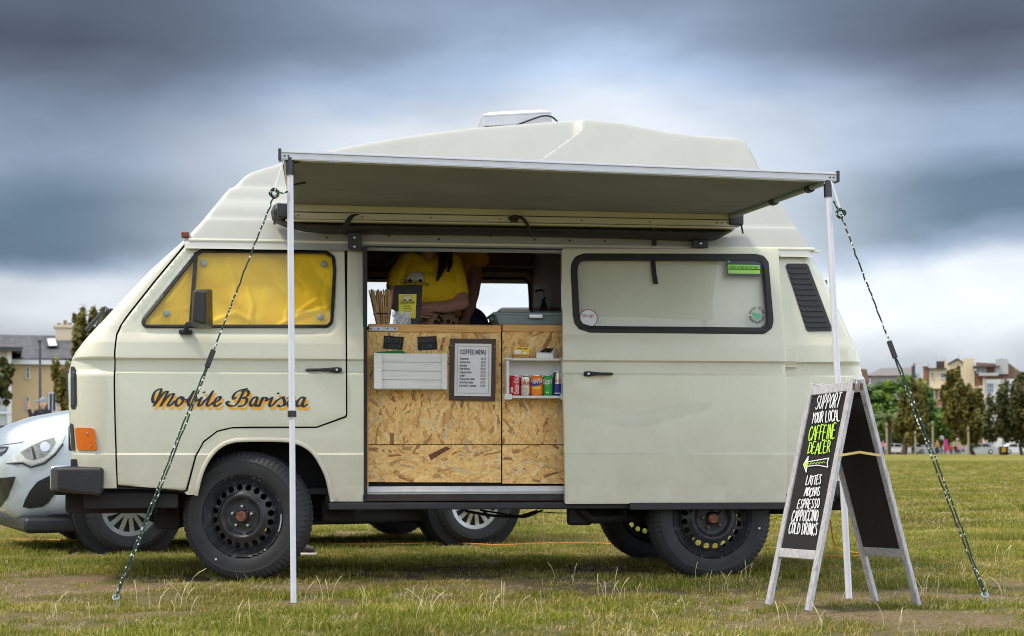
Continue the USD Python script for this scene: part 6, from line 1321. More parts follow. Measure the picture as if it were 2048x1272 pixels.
# second person, further in
p2 = Thing('person', 'person in an amber tee and blue jeans half hidden behind the first', 'person', (*(lambda q: (q[0], 1.22))(vp(915, 640, 1.22)), FLOOR), 'van')
cx2 = P3(908, 600, 1.22)[0]; hd2 = P3(905, 440, 1.2)
leg2 = lambda s: [(cx2 + s * .09, 1.22, 1.25, .088), (cx2 + s * .09, 1.21, .92, .06), (cx2 + s * .085, 1.23, .60, .045), (cx2 + s * .085, 1.23, .53, .04), (cx2 + s * .09, 1.13, .515, .03)]
p2.part('body', blob([[J(905, 650, 1.22, .11), J(903, 540, 1.22, .12)], [J(903, 510, 1.22, .07), J(905, 480, 1.22, .055), (hd2[0], 1.2, hd2[2], .08)], [(hd2[0], 1.2, hd2[2] + .04, .085), (hd2[0], 1.19, hd2[2] - .03, .065)], [(hd2[0], 1.10, hd2[2], .016), (hd2[0], 1.12, hd2[2] + .03, .012)], [(hd2[0] + .088, 1.2, hd2[2] + .01, .02), (hd2[0] - .088, 1.2, hd2[2] + .01, .02)], leg2(-1), leg2(1),
                  [J(940, 505, 1.18, .055), J(951, 545, 1.12, .045), J(945, 590, 1.10, .038), J(936, 625, 1.05, .03), J(930, 640, 1.03, .025)], [J(868, 510, 1.2, .05), J(858, 570, 1.2, .042), J(862, 620, 1.15, .033), J(868, 650, 1.1, .026)]], .02, 6), MATS['skin'], smooth=True)
hand_(p2, P3(930, 640, 1.03), [-.2, -.3, -1], [1, 0, 0], MATS['skin']); hand_(p2, P3(868, 650, 1.1), [.1, -.2, -1], [1, 0, 0], MATS['skin'])
tee2 = blob([[J(875, 508, 1.2, .06), J(935, 506, 1.2, .06)], [J(880, 570, 1.22, .115), J(915, 560, 1.22, .115)], [J(880, 630, 1.22, .12), J(912, 625, 1.22, .12)], [J(875, 508, 1.2, .06), J(880, 570, 1.22, .115), J(880, 630, 1.22, .12)], [J(935, 506, 1.2, .06), J(915, 560, 1.22, .115), J(912, 625, 1.22, .12)], [J(938, 503, 1.18, .06), J(952, 512, 1.14, .062), J(960, 515, 1.12, .058)], [J(938, 503, 1.18, .06), J(945, 530, 1.15, .06)], [J(870, 510, 1.2, .055), J(860, 550, 1.2, .055)]], .018, 5)
v_ = np.asarray(tee2.vertices); v_ += tee2.vertex_normals * (.016 * (meshkit.fbm(v_ * 9, 3, 18) - .5))[:, None]; tee2.vertices = v_
p2.part('tee_shirt', tee2, MATS['tee_amber'], smooth=True)
p2.part('jeans', blob([[(cx2 - .08, 1.22, 1.40, .12), (cx2 + .09, 1.22, 1.40, .12)]] + [[(cx2 + s * .085, 1.22, 1.38, .12), (cx2 + s * .09, 1.22, 1.22, .105), (cx2 + s * .09, 1.21, .92, .078), (cx2 + s * .085, 1.23, .58, .062)] for s in (-1, 1)], .03, 4), MATS['denim'], smooth=True)
h2 = blob([[(hd2[0], 1.24, hd2[2] + .06, .09), (hd2[0], 1.25, hd2[2], .08)]], .02, 3); p2.part('hair', h2, MATS['hair_dark'], smooth=True)
for s in (-1, 1): p2.part('shoe', tm(M3.batch_hull([M3.sphere(.038, 12).translate(p) for p in [(cx2 + s * .085, 1.24, .53), (cx2 + s * .09, 1.1, .52)]])), MATS['black_cloth'])
# a foot that shows beside the front wheel
g0 = ground(622, 1112, GZ)
sh_ = Thing('shoe', 'grey shoe of somebody standing behind the front wheel', 'shoe', tuple(g0))
sh_.part('upper', tm(M3.batch_hull([M3.sphere(r, 12).translate((g0[0] + x, g0[1] + y, GZ + z)) for x, y, z, r in [(-.20, .02, .09, .035), (-.22, .02, .04, .03), (-.10, .01, .06, .035), (.0, .0, .035, .028), (-.02, .04, .03, .028)]])), plain('shoe_grey', (.09, .08, .085), .85, var=.2), smooth=40)
sh_.part('sole', bx(g0[0] - .25, g0[0] + .03, g0[1] - .035, g0[1] + .07, GZ + .0, GZ + .022, .01), MATS['print_white'])
sh_.part('lower_leg', tube([(g0[0] - .20, g0[1] + .02, GZ + .08), (g0[0] - .20, g0[1] + .03, GZ + .42)], [.045, .062], 12), MATS['denim'], label='trouser leg above the shoe')
# ================================================================== white car parked behind the van
CP = np.array([(258 - CX) * 11.4 / F, 11.4, GZ]); CYAW = math.radians(23.8); CA = np.array([math.cos(CYAW), math.sin(CYAW), 0]); CB = np.array([-math.sin(CYAW), math.cos(CYAW), 0]); CWD = 1.70
def car_w(p): p = np.atleast_2d(p); return CP + p[:, :1] * CA + p[:, 1:2] * CB + p[:, 2:3] * np.array([0, 0, 1.0])
def carmesh(m): return trimesh.Trimesh(car_w(np.asarray(m.vertices)), m.faces, process=False)
car = Thing('parked_car', 'white hatchback parked behind the camper van, its nose left of the front bumper', 'car', tuple(CP))
S = np.array([-.80, -.78, -.73, -.64, -.5, -.3, 0, .35, .7, 1.3, 2.2, 2.8, 3.05, 3.12])
HW = np.array([.40, .52, .63, .71, .775, .82, .845, .85, .85, .85, .85, .82, .74, .62]); ZT = np.array([.60, .70, .77, .825, .875, .915, .955, 1.0, 1.03, 1.04, 1.04, 1.03, 1.0, .9]); ZB = np.array([.26, .22, .20, .19, .19, .19, .19, .19, .19, .19, .19, .22, .28, .36])
ss = np.unique(np.concatenate([np.linspace(-.8, .6, 34), np.linspace(.6, 3.12, 22)])); th = np.linspace(0, 2 * np.pi, 72, endpoint=False); P = []
for s in ss:
    hw, zt, zb = np.interp(s, S, HW), np.interp(s, S, ZT), np.interp(s, S, ZB); zm, hz = (zt + zb) / 2, (zt - zb) / 2; n = 4.2
    c, q = np.cos(th), np.sin(th); yy = np.sign(c) * np.abs(c) ** (2 / n) * hw; zz = zm + np.sign(q) * np.abs(q) ** (2 / (n if True else 2)) * hz
    yy = yy * (1 - .10 * np.clip((zz - .62) / .4, 0, 1) ** 2 - .03 * np.clip((.42 - zz) / .25, 0, 1)); zz = zz + .035 * np.clip((zz - zm) / hz, 0, 1) * (1 - (yy / hw) ** 2) - .0
    P.append(np.stack([s + 0 * yy + .10 * np.clip((.52 - zz) / .3, 0, 1) * (s < -.5), CWD / 2 - yy, zz], 1))
bodyc = grid_mesh(np.array(P).transpose(1, 0, 2), close_u=True); bw = carmesh(bodyc)
capP = np.vstack([np.array(P[0]), [[S[0], CWD / 2, .45]]]); fcs = [[i, (i + 1) % 72, 72] for i in range(72)]
bw = cat_([bw, carmesh(trimesh.Trimesh(capP, fcs, process=False))])
bpath = car.part('body', bw, MATS['car_white'], smooth=50)
# cabin
P = []
for s, w0, w1, z1 in ((.55, .70, .66, 1.06), (.8, .72, .62, 1.22), (1.25, .74, .58, 1.44), (1.7, .74, .58, 1.48), (2.3, .74, .57, 1.45), (2.8, .72, .55, 1.32), (3.05, .68, .56, 1.05)): P.append([(s, CWD / 2 - w0, .98), (s, CWD / 2 - w0 - .0, 1.02), (s, CWD / 2 - w1, z1 - .04), (s, CWD / 2 - w1 + .08, z1), (s, CWD / 2, z1 + .02), (s, CWD / 2 + w1 - .08, z1), (s, CWD / 2 + w1, z1 - .04), (s, CWD / 2 + w0, 1.02), (s, CWD / 2 + w0, .98)])
cab = np.array(P); car.part('cabin_glass', carmesh(grid_mesh(cab[:, 1:])), MATS['headlamp_dark'], smooth=30); rf = cab[2:6, 2:7].copy(); rf[:, :, 2] += .012; car.part('roof', carmesh(grid_mesh(rf)), MATS['car_white'])
dr = lambda pts, off, rim, step=6, r=0: drape(pts, bw, off, rim, step, r)
hl_ = [(12, 926), (16, 921), (28, 908), (43, 896), (60, 886), (75, 879), (95, 871), (112, 867), (127, 866), (131, 870), (124, 886), (108, 906), (97, 916), (86, 923), (72, 928), (62, 930), (52, 926), (45, 923), (30, 924)]
hp_ = car.part('headlight', dr(hl_, .004, .01, 5), MATS['lamp_reflector'], smooth=40)
ins = Polygon(hl_).buffer(-3)
car.part('lamp_bowl', dr([(40, 905), (60, 893), (85, 881), (108, 875), (111, 884), (100, 903), (88, 914), (66, 920), (52, 917)], .007, .006, 4), plain('lamp_inner', (.30, .30, .27), .15, metal=.5, var=.4, scale=25), smooth=40, parent=hp_)
car.part('lamp_projector', dr([(90 + 10 * math.cos(a_), 893 + 10 * math.sin(a_)) for a_ in np.arange(0, 6.28, .35)], .009, .006, 4), MATS['chrome_nut'], smooth=40, parent=hp_)
car.part('lamp_divider', dr([(62, 894), (66, 893), (73, 918), (68, 919)], .010, .006, 4), MATS['bumper_plastic'], parent=hp_)
car.part('lamp_lens', dr(hl_, .012, .004, 5), MATS['window_glass'], smooth=40, parent=hp_)
car.part('lamp_edge', dr([(10, 927), (30, 926), (45, 925), (62, 933), (88, 925), (110, 907), (126, 886), (127, 889), (112, 910), (90, 928), (62, 936), (44, 928), (30, 929)], .006, .01, 5), MATS['black_plastic'], parent=hp_)
car.part('fog_recess', dr([(45, 1014), (50, 1000), (60, 981), (75, 963), (100, 951), (122, 948), (124, 962), (113, 983), (96, 1006), (84, 1014), (60, 1017)], .008, .03, 4), MATS['black_plastic'], smooth=40)
car.part('fog_slat', dr([(58, 990), (104, 976), (101, 981), (56, 996)], .006, .01, 5), MATS['bumper_plastic'])
car.part('lower_grille', dr([(-40, 958), (0, 956), (30, 953), (24, 970), (15, 994), (2, 1014), (-40, 1020)], .012, .03, 4), MATS['black_plastic'], smooth=40)
car.part('upper_grille', dr([(-40, 898), (0, 893), (17, 893), (12, 903), (2, 912), (-40, 918)], .008, .02, 4), MATS['steel_black'], smooth=40); car.part('grille_trim', dr([(-40, 903), (2, 898), (14, 896), (11, 901), (0, 905), (-40, 911)], .012, .01, 4), MATS['silver_metal'], smooth=40)
car.part('bonnet_seam', dr([(-30, 889), (0, 890), (40, 884.5), (47, 882.5), (47, 884), (40, 886), (0, 891.5), (-30, 891)], .002, .002, 6), MATS['steel_black'])
car.part('bumper_skirt', carmesh(bx(-.66, -.30, .10, CWD - .10, .13, .235, .03)), MATS['black_plastic'])
car.part('underside', carmesh(bx(-.5, 2.9, .14, CWD - .14, .15, .25, .03)), MATS['underbody_dark'])
def far_wheel(thing, s, t, Rw, rim_r, W, place, spokes=13, flip=False):
    g = thing.group('wheel')
    def put(nm, m, mt, sm=30):
        m = face_out(m); v = np.asarray(m.vertices).copy()
        if flip: v[:, 1] *= -1; m = trimesh.Trimesh(v, m.faces[:, ::-1], process=False)
        m = trimesh.Trimesh(np.asarray(m.vertices) + np.array([s, t, Rw - .01]), m.faces, process=False); thing.part(nm, place(m), MATS[mt], smooth=sm, parent=g)
    put('tyre', tyre_mesh(Rw, rim_r, W, 50), 'tyre_rubber', 35)
    o = W / 2 - .02
    put('wheel_well', revolve([(0, o - .03), (rim_r, o - .03)], 32), 'dark_gap', True)
    pg = Point(0, 0).buffer(.062, quad_segs=10).union(Point(0, 0).buffer(rim_r + .002, quad_segs=16).difference(Point(0, 0).buffer(rim_r * .86, quad_segs=16)))
    for k in range(spokes):
        a = 2 * math.pi * k / spokes; d = np.array([math.cos(a), math.sin(a)]); n_ = np.array([-d[1], d[0]]); pg = pg.union(Polygon([d * .05 + n_ * .012, d * .05 - n_ * .012, d * rim_r * .9 - n_ * .017, d * rim_r * .9 + n_ * .017]))
    V, Fc = cut_grid(pg.buffer(.002).buffer(-.002), np.arange(-.2, .2, .03), np.arange(-.2, .2, .03)); r = np.hypot(V[:, 0], V[:, 1]); zz = np.interp(r, [0, .05, .07, rim_r * .8, rim_r], [.012, .010, .006, -.004, .004])
    m = trimesh.Trimesh(np.c_[V, zz + o], Fc, process=False); m2 = m.copy(); m2.vertices[:, 2] -= .012; put('wheel_trim', cat_([m, m2]), 'silver_metal', 40)
    put('badge_disc', revolve([(0, o + .017), (.024, o + .016), (.027, o + .008)], 18), 'chrome_nut')
for s in (0.0, 2.477):
    far_wheel(car, s, .058, .30, .182, .185, carmesh); far_wheel(car, s, CWD - .058, .30, .182, .185, carmesh, flip=True)
    arc = revolve([(0, .0), (.365, 0), (.365, -.3)], 40); m = face_out(arc); m.vertices = np.asarray(m.vertices) + np.array([s, -.004, .30]); car.part('wheel_arch', carmesh(m), MATS['dark_gap'])

# ================================================================== far background
def place(mx, name, label, cat, base, group=None): return Thing(name, label, cat, base, group=group)
def leaf_quads(C, N, size, rg, flat=.0):
    """small quads at the points C (n, 3), facing roughly along N, as one mesh"""
    n = len(C); N = N + rg.normal(0, .55, (n, 3)); N /= np.linalg.norm(N, axis=1, keepdims=True); a = np.cross(N, rg.normal(0, 1, (n, 3))); a /= np.linalg.norm(a, axis=1, keepdims=True); b = np.cross(N, a); s = size * rg.uniform(.6, 1.4, (n, 1)); e = rg.uniform(.45, .75, (n, 1))
    V = np.stack([C - a * s * .5, C + b * s * e * .5, C + a * s * .5, C - b * s * e * .5], 1).reshape(-1, 3); i = np.arange(n)[:, None] * 4
    return trimesh.Trimesh(V, np.vstack([i + [0, 1, 2], i + [0, 2, 3]]), process=False)
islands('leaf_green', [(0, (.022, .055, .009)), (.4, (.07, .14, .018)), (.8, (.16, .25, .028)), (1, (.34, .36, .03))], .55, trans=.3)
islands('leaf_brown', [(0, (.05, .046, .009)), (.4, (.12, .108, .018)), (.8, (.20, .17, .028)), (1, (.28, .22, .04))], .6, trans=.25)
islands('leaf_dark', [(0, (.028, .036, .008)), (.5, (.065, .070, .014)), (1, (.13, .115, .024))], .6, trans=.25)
plain('bark', (.075, .055, .038), .9, var=.35, scale=5, bump=.4, bscale=9); plain('bark_pale', (.30, .24, .15), .9, var=.2, scale=4)
def tree(name, label, D, blobs, trunk_px, size, n, mt, rk=.02, seed=1, group=None, upright=False, fill=.45):
    """blobs: (x, y, rx, ry) of the crown's lumps in the photo at distance D; trunk_px: (x, y_top, width in px)"""
    rg = np.random.default_rng(seed); base = ground(trunk_px[0], 900, GZ); base = np.array([(trunk_px[0] - CX) * D / F, D, GZ])
    t = Thing(name, label, 'tree', tuple(base), group=group)
    C, N, tn = [], [], []; A = np.array([b[2] * b[3] for b in blobs], float); A /= A.sum()
    for (x, y, rx, ry), f in zip(blobs, A):
        c = at(x, y, D); R3 = np.array([rx, (rx + ry) * .5, ry]) * D / F; k = int(n * f); lumps = max(5, int(18 * f * len(blobs)))
        d = rg.normal(0, 1, (lumps, 3)); d /= np.linalg.norm(d, axis=1, keepdims=True); lc = d * rg.uniform(.45, .92, (lumps, 1)); lr = rg.uniform(.22, .42, lumps); lt = rg.random(lumps)
        w = rg.integers(0, lumps, k); e = rg.normal(0, 1, (k, 3)); e /= np.linalg.norm(e, axis=1, keepdims=True); rr = rg.uniform(0, 1, (k, 1)) ** fill
        p = lc[w] + e * rr * lr[w][:, None] * (np.array([.8, .8, 1.5]) if upright else np.array([1.15, 1.15, .85]))
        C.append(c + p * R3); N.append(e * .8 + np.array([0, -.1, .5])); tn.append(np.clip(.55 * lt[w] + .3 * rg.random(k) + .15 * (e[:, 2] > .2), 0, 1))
    C, N, tn = np.vstack(C), np.vstack(N), np.concatenate(tn)
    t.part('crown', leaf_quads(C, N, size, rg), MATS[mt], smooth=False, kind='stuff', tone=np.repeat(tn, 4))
    w = trunk_px[2] * D / F; top = at(trunk_px[0] + rg.normal(0, 2), trunk_px[1], D); pts = curve([base - [0, 0, .2], base + (top - base) * .5 + [rg.normal(0, w * .5), 0, 0], top], 5); t.part('trunk', tube(pts, np.linspace(w * .55, w * .22, len(pts)), 8), MATS['bark'])
    for (x, y, rx, ry) in blobs[:4]:
        e = at(x, y, D); s = pts[len(pts) * 2 // 3]; t.part('limb', tube(curve([s, (s + e) / 2 + [0, 0, -.1 * abs(e[0] - s[0])], e], 4), np.linspace(w * .25, w * .06, 9), 6), MATS['bark'])
    return t
def facade_box(thing, name, x0, x1, y0, y1, D, depth, mt, z0=None, parent=None):
    a, b = at(x0, y1, D), at(x1, y0, D); return thing.part(name, bx(a[0], b[0], D, D + depth, GZ - .1 if z0 is None else a[2], b[2]), MATS[mt], smooth=False, parent=parent)
def window(thing, x0, x1, y0, y1, D, frame='paint_white_far', pane='pane_far', bars=(0, 0)):
    a, b = at(x0, y1, D), at(x1, y0, D); w, h = b[0] - a[0], b[2] - a[2]; f = .09 * min(w, h) + .03
    fr = [bx(a[0], a[0] + f, D - .06, D + .05, a[2], b[2]), bx(b[0] - f, b[0], D - .06, D + .05, a[2], b[2]), bx(a[0] + f, b[0] - f, D - .06, D + .05, b[2] - f, b[2]), bx(a[0] - f * .6, b[0] + f * .6, D - .12, D + .05, a[2] - f * .6, a[2] + f * .4)]
    for k in range(bars[0]): x = a[0] + w * (k + 1) / (bars[0] + 1); fr.append(bx(x - f * .3, x + f * .3, D - .05, D + .04, a[2] + f * .4, b[2] - f))
    for k in range(bars[1]): z = a[2] + h * (k + 1) / (bars[1] + 1); fr.append(bx(a[0] + f, b[0] - f, D - .045, D + .035, z - f * .3, z + f * .3))
    p = thing.part('window', cat_(fr), MATS[frame], smooth=False); thing.part('pane', bx(a[0] + f * .9, b[0] - f * .9, D - .012, D - .004, a[2] + f * .3, b[2] - f * .9), MATS[pane], smooth=False, parent=p)
plain('paint_white_far', (.62, .63, .64), .6, var=.05, scale=.8); plain('pane_far', (.035, .05, .07), .08, var=.3, scale=.6); plain('pane_blue', (.10, .17, .26), .1, var=.3, scale=.5)
plain('render_beige', (.56, .41, .23), .85, var=.06, scale=.5, bump=.1); plain('render_cream', (.60, .51, .36), .85, var=.06, scale=.4); plain('render_white', (.60, .61, .62), .8, var=.06, scale=.4); plain('render_grey', (.40, .41, .42), .8, var=.08, scale=.4)
mat('slate_roof', {'g': ('geometry', {}), 'mp': ('mapping', {'rotation': (math.radians(90), 0, 0), 'scale': (1, 1, 1)}), 'b': ('brick_texture', {'color1': (.055, .055, .062), 'color2': (.095, .092, .10), 'mortar': (.03, .03, .034), 'scale': 1.0, 'brick_width': .32, 'row_height': .17, 'mortar_size': .012}), 'p': ('principled_bsdf', {'roughness': .7})}, [('g.position', 'mp.vector'), ('mp.vector', 'b.vector'), ('b.color', 'p.base_color')])
mat('red_brick', {'g': ('geometry', {}), 'mp': ('mapping', {'rotation': (math.radians(90), 0, 0)}), 'b': ('brick_texture', {'color1': (.20, .075, .042), 'color2': (.27, .11, .062), 'mortar': (.26, .17, .12), 'scale': 1.0, 'brick_width': .45, 'row_height': .15, 'mortar_size': .02}), 'n': ('noise_texture', {'scale': .35, 'detail': 4.0}), 'nr': ('map_range', {'from_min': .3, 'from_max': .7, 'to_min': .8, 'to_max': 1.15}), 'cc': ('combine_color', {}), 'mx': ('mix', {'mix_type': 'multiply', 'fac': 1.0}), 'p': ('principled_bsdf', {'roughness': .85})},
    [('g.position', 'mp.vector'), ('mp.vector', 'b.vector'), ('g.position', 'n.vector'), ('n.fac', 'nr.value'), ('nr.result', 'cc.r'), ('nr.result', 'cc.g'), ('nr.result', 'cc.b'), ('b.color', 'mx.color1'), ('cc.color', 'mx.color2'), ('mx.color', 'p.base_color')])
plain('clay_roof', (.20, .115, .085), .85, var=.2, scale=2.0); plain('lead_dark', (.05, .055, .065), .6, var=.2, scale=1.5)
def prism(pts_front, D0, D1, mt=None):
    """a block whose front outline is given in photo points at distance D0 and runs back to D1"""
    pg = Polygon(pts_front).buffer(0); v, f = tri2(pg); A = np.array([at(x, y, D0) for x, y in v]); B = A + np.array([0, D1 - D0, 0]); ring = list(pg.exterior.coords)[:-1]; n = len(v); q = np.array([at(x, y, D0) for x, y in ring]); q2 = q + np.array([0, D1 - D0, 0]); k = len(q); sf = []
    for i in range(k): j = (i + 1) % k; sf += [[2 * n + i, 2 * n + k + i, 2 * n + k + j], [2 * n + i, 2 * n + k + j, 2 * n + j]]
    return trimesh.Trimesh(np.vstack([A, B, q, q2]), np.vstack([f, f[:, ::-1] + n, sf]), process=False)
# --- left: two houses
D = 100.0
h1 = Thing('house', 'beige rendered house with a dark slate roof and skylight behind the lamp post', 'house', tuple(np.array([(90 - CX) * D / F, D, GZ])), turn=15.2)
facade_box(h1, 'wall', 22, 330, 719, 900, D, 9, 'render_beige'); facade_box(h1, 'plinth', 21.5, 331, 846, 900, D - .05, .04, 'lead_dark')
e0, e1 = at(12, 719, D - .4), at(335, 712, D - .4); r0, r1 = at(41, 671, D + 4.5), at(320, 663, D + 4.5); zr_ = r0[2]
rf = trimesh.Trimesh([e0, e1, [r1[0], r1[1], zr_], r0, [e0[0], D + 9.4, e0[2]], [e1[0], D + 9.4, e0[2]]], [[0, 1, 2], [0, 2, 3], [5, 4, 3], [5, 3, 2], [4, 0, 3], [1, 5, 2]], process=False)
rp_ = h1.part('roof', rf, MATS['slate_roof'], smooth=False); h1.part('fascia', bx(e0[0] + .05, e1[0], D - .35, D - .1, e0[2] - .28, e0[2] - .01), MATS['paint_white_far'], smooth=False)
c0, c1 = at(146, 671, D + 4), at(182, 652, D + 4); h1.part('chimney', cat_([bx(c0[0], c1[0], D + 3.5, D + 4.6, c0[2] - .8, c1[2] - .12), bx(c0[0] - .12, c1[0] + .12, D + 3.4, D + 4.7, c1[2] - .12, c1[2] + .05)]), MATS['render_cream'], smooth=False, parent=rp_)
for x, h in ((153, .18), (165, .35), (174, .2)):
    q = at(x, 652, D + 4); h1.part('chimney_pot', tube([q, q + [0, 0, h]], .11, 8), MATS['clay_roof'], parent=rp_)
def on_roof(x, y, o=.06):
    n = np.cross(e1 - e0, r0 - e0); n /= np.linalg.norm(n); n = n if n[2] > 0 else -n; r = ray(x, y); t = ((e0 + n * o - EYE) @ n) / (r @ n); return EYE + r * t
for nm, pts, o, mt in (('skylight_frame', [(111, 693), (121, 676), (141, 675), (131, 692)], .10, 'lead_dark'), ('skylight', [(114, 691.5), (123, 677.5), (138, 676.5), (129, 690.5)], .14, 'paint_white_far')):
    q = np.array([on_roof(x, y, o) for x, y in pts]); q2 = np.array([on_roof(x, y, .0) for x, y in pts]); h1.part(nm, trimesh.Trimesh(np.vstack([q, q2]), [[0, 1, 2], [0, 2, 3], [0, 4, 5], [0, 5, 1], [1, 5, 6], [1, 6, 2], [2, 6, 7], [2, 7, 3], [3, 7, 4], [3, 4, 0]], process=False), MATS[mt], smooth=False, parent=rp_)
for w in ((53.5, 60.5, 732, 757), (53.5, 60.5, 793, 818)): window(h1, *w, D, bars=(0, 1))
window(h1, 96, 113, 785, 823, D, bars=(1, 0)); window(h1, 150, 165, 735, 765, D, bars=(1, 0))
D = 92.0
h2_ = Thing('house', 'pale rendered house with a dark overhanging roof at the left edge', 'house', tuple(np.array([(10 - CX) * D / F, D, GZ])), turn=16.5)
facade_box(h2_, 'wall', -330, 21, 692, 900, D, 8, 'render_grey'); facade_box(h2_, 'corner_stones', 13, 22, 692, 900, D - .06, .05, 'render_white'); facade_box(h2_, 'string_course', -330, 22, 823, 828, D - .09, .03, 'render_white', z0=1)
e0_, e1_ = at(-330, 694, D - .6), at(38, 694, D - .6); r0_, r1_ = at(-330, 640, D + 4), at(-42, 652, D + 4)
h2_.part('roof', trimesh.Trimesh([e0_, e1_, r1_, r0_, [e1_[0], D + 8.6, e1_[2]], [e0_[0], D + 8.6, e0_[2]]], [[0, 1, 2], [0, 2, 3], [1, 4, 2], [4, 5, 3], [4, 3, 2]], process=False), MATS['slate_roof'], smooth=False)
h2_.part('eaves', bx(e0_[0], e1_[0] - .03, D - .55, D - .0, e0_[2] - .18, e0_[2] - .02), MATS['lead_dark'], smooth=False); window(h2_, -14, 3, 735, 775, D, bars=(1, 0))
# lamp post, railing, trees, person
D = 72.0; b = np.array([(80.5 - CX) * D / F, D, GZ]); tp_ = at(80, 684, D); lp_ = Thing('lamp_post', 'slim dark lamp post in front of the beige house', 'lamp post', tuple(b)); lp_.part('post', tube([b, (b + tp_) / 2, tp_], [.075, .06, .045], 10), MATS['lead_dark']); lp_.part('lamp_head', bx(tp_[0] - .10, tp_[0] + .08, D - .08, D + .08, tp_[2] - .02, tp_[2] + .10, .03), MATS['lead_dark'])
D = 42.0; xa, xb = (-60 - CX) * D / F, (150 - CX) * D / F; rlg = Thing('metal_railing', 'dark metal railing behind the white car at the left edge', 'railing', ((xa + xb) / 2, D, GZ)); zt_ = at(0, 851, D)[2]
rlg.part('top_rail', bx(xa, xb, D - .03, D + .03, zt_ - .06, zt_, .01), MATS['lead_dark']); rlg.part('bottom_rail', bx(xa, xb, D - .025, D + .025, .12, .17, .01), MATS['lead_dark'])
for x in np.arange(xa + .06, xb, .13): rlg.part('baluster', bx(x - .01, x + .01, D - .01, D + .01, .17, zt_ - .06), MATS['lead_dark'], smooth=False)
tree('tree', 'dark leafy tree at the left edge before the pale house', 60, [(-20, 760, 42, 50), (2, 748, 24, 40), (8, 790, 14, 18), (-10, 715, 22, 24)], (-18, 800, 9), .26, 2600, 'leaf_dark', seed=3)
tree('tree', 'brownish tree rising above the van nose, right of the chimney', 80, [(172, 662, 28, 40), (196, 646, 24, 30), (158, 648, 14, 26), (214, 652, 18, 30), (160, 690, 20, 40), (222, 690, 30, 50), (190, 730, 40, 50)], (190, 780, 9), .30, 4200, 'leaf_brown', seed=5, upright=True)
tree('tree', 'thin upright young tree close against the beige house wall', 88, [(112, 745, 9, 26), (122, 775, 11, 34), (131, 810, 9, 34), (136, 760, 10, 36), (140, 830, 10, 26)], (134, 860, 3), .26, 1900, 'leaf_brown', seed=6, upright=True, fill=.7)
D = 39.0
RAISE = 0.0
def standing(label, px, D, h, parts, coat, trousers, hairm, waving=False, seat=False, cap=None, seed=0):
    """a small far-off figure h metres tall"""
    b = np.array([(px - CX) * D / F, D, GZ + RAISE]); t = Thing('person', label, 'person', tuple(b)); k = h / 1.75; X = lambda x, y, z, r: (b[0] + x * k, b[1] + y * k, b[2] + z * k, r * k)
    dz = -.42 if seat else 0
    legs = [[X(s * .09, 0, .95 + dz, .09), X(s * .09, -.30 if seat else 0, .52, .065), X(s * .10, -.32 if seat else 0, .09, .045), X(s * .10, -.42 if seat else -.11, .05, .035)] for s in (-1, 1)]
    torso = [[X(0, 0, .95 + dz, .12), X(0, 0, 1.2 + dz, .125), X(0, 0, 1.38 + dz, .10)], [X(-.15, 0, 1.40 + dz, .055), X(.15, 0, 1.40 + dz, .055)], [X(0, 0, 1.4 + dz, .06), X(0, 0, 1.52 + dz, .05)]]
    armR = [X(.18, 0, 1.40 + dz, .05), X(.24, -.03, 1.14 + dz, .042), X(.22, -.12, .92 + dz, .034), X(.22, -.14, .84 + dz, .035)]
    armL = [X(-.18, 0, 1.40 + dz, .05), X(-.30, -.02, 1.18 + dz, .042), X(-.36, -.02, 1.45 + dz, .036), X(-.37, -.02, 1.56 + dz, .036)] if waving else [X(-.18, 0, 1.40 + dz, .05), X(-.24, -.03, 1.14 + dz, .042), X(-.22, -.12, .92 + dz, .034), X(-.22, -.14, .84 + dz, .035)]
    head = [[X(0, 0, 1.64 + dz, .095), X(0, -.02, 1.58 + dz, .075)], [X(-.0, -.105, 1.61 + dz, .016)]]
    if waving:
        for q, (dx, dz2) in enumerate(((-.03, .10), (-.01, .115), (.012, .11), (.03, .09))): armL_ = [X(-.37 + dx * .6, -.02, 1.60, .012), X(-.37 + dx * 1.2, -.02, 1.58 + dz2, .010)]; head.append(armL_)
    t.part('body', blob(legs + torso + [armR, armL] + head, .04, 4), MATS['skin'], smooth=True)
    inf = lambda ch, e: [[(x, y, z, r + e * k) for x, y, z, r in c] for c in ch]
    t.part('top', blob(inf(torso[:2], .02) + inf([armR[:3], armL[:3] if waving else armL[:2]], .014), .04, 3), MATS[coat], smooth=True); t.part('trousers', blob(inf([l[:3] for l in legs], .014) + inf([[legs[0][0], legs[1][0]]], .02), .04, 3), MATS[trousers], smooth=True)
    t.part('hair', blob([[X(0, .03, 1.68 + dz, .098), X(0, .06, 1.58 + dz, .07)]] + ([[X(.03, .08, 1.6, .07), X(.07, .09, 1.36, .07)]] if waving else []), .03, 3), MATS[hairm], smooth=True)
    if cap: t.part('cap', cat_([tm(M3.batch_hull([M3.sphere(.105 * k, 12).translate(X(0, 0, 1.70, 0)[:3]), M3.sphere(.09 * k, 12).translate(X(0, .02, 1.68, 0)[:3])])), tm(M3.batch_hull([M3.sphere(.02 * k, 8).translate(X(*p, 0)[:3]) for p in [(-.08, -.05, 1.70), (-.08, .05, 1.70), (-.22, -.05, 1.67), (-.22, .05, 1.67)]]))]), MATS[cap])
    if waving: t.part('sleeve_patch', bx(*sum([[a - .05, a + .05] for a in X(-.245, -.05, 1.22, 0)[:3]], []), .02), MATS['pure_red'])
    return t
plain('hair_brown', (.06, .03, .018), .6, var=.3)
D = 46.0
pa_ = single('raised_path', bx(-24, -9, 43.5, 60, GZ - .1, .26, .04), MATS['render_grey'], 'pale raised path at the edge of the field', 'path', kind='structure')
RAISE = .28
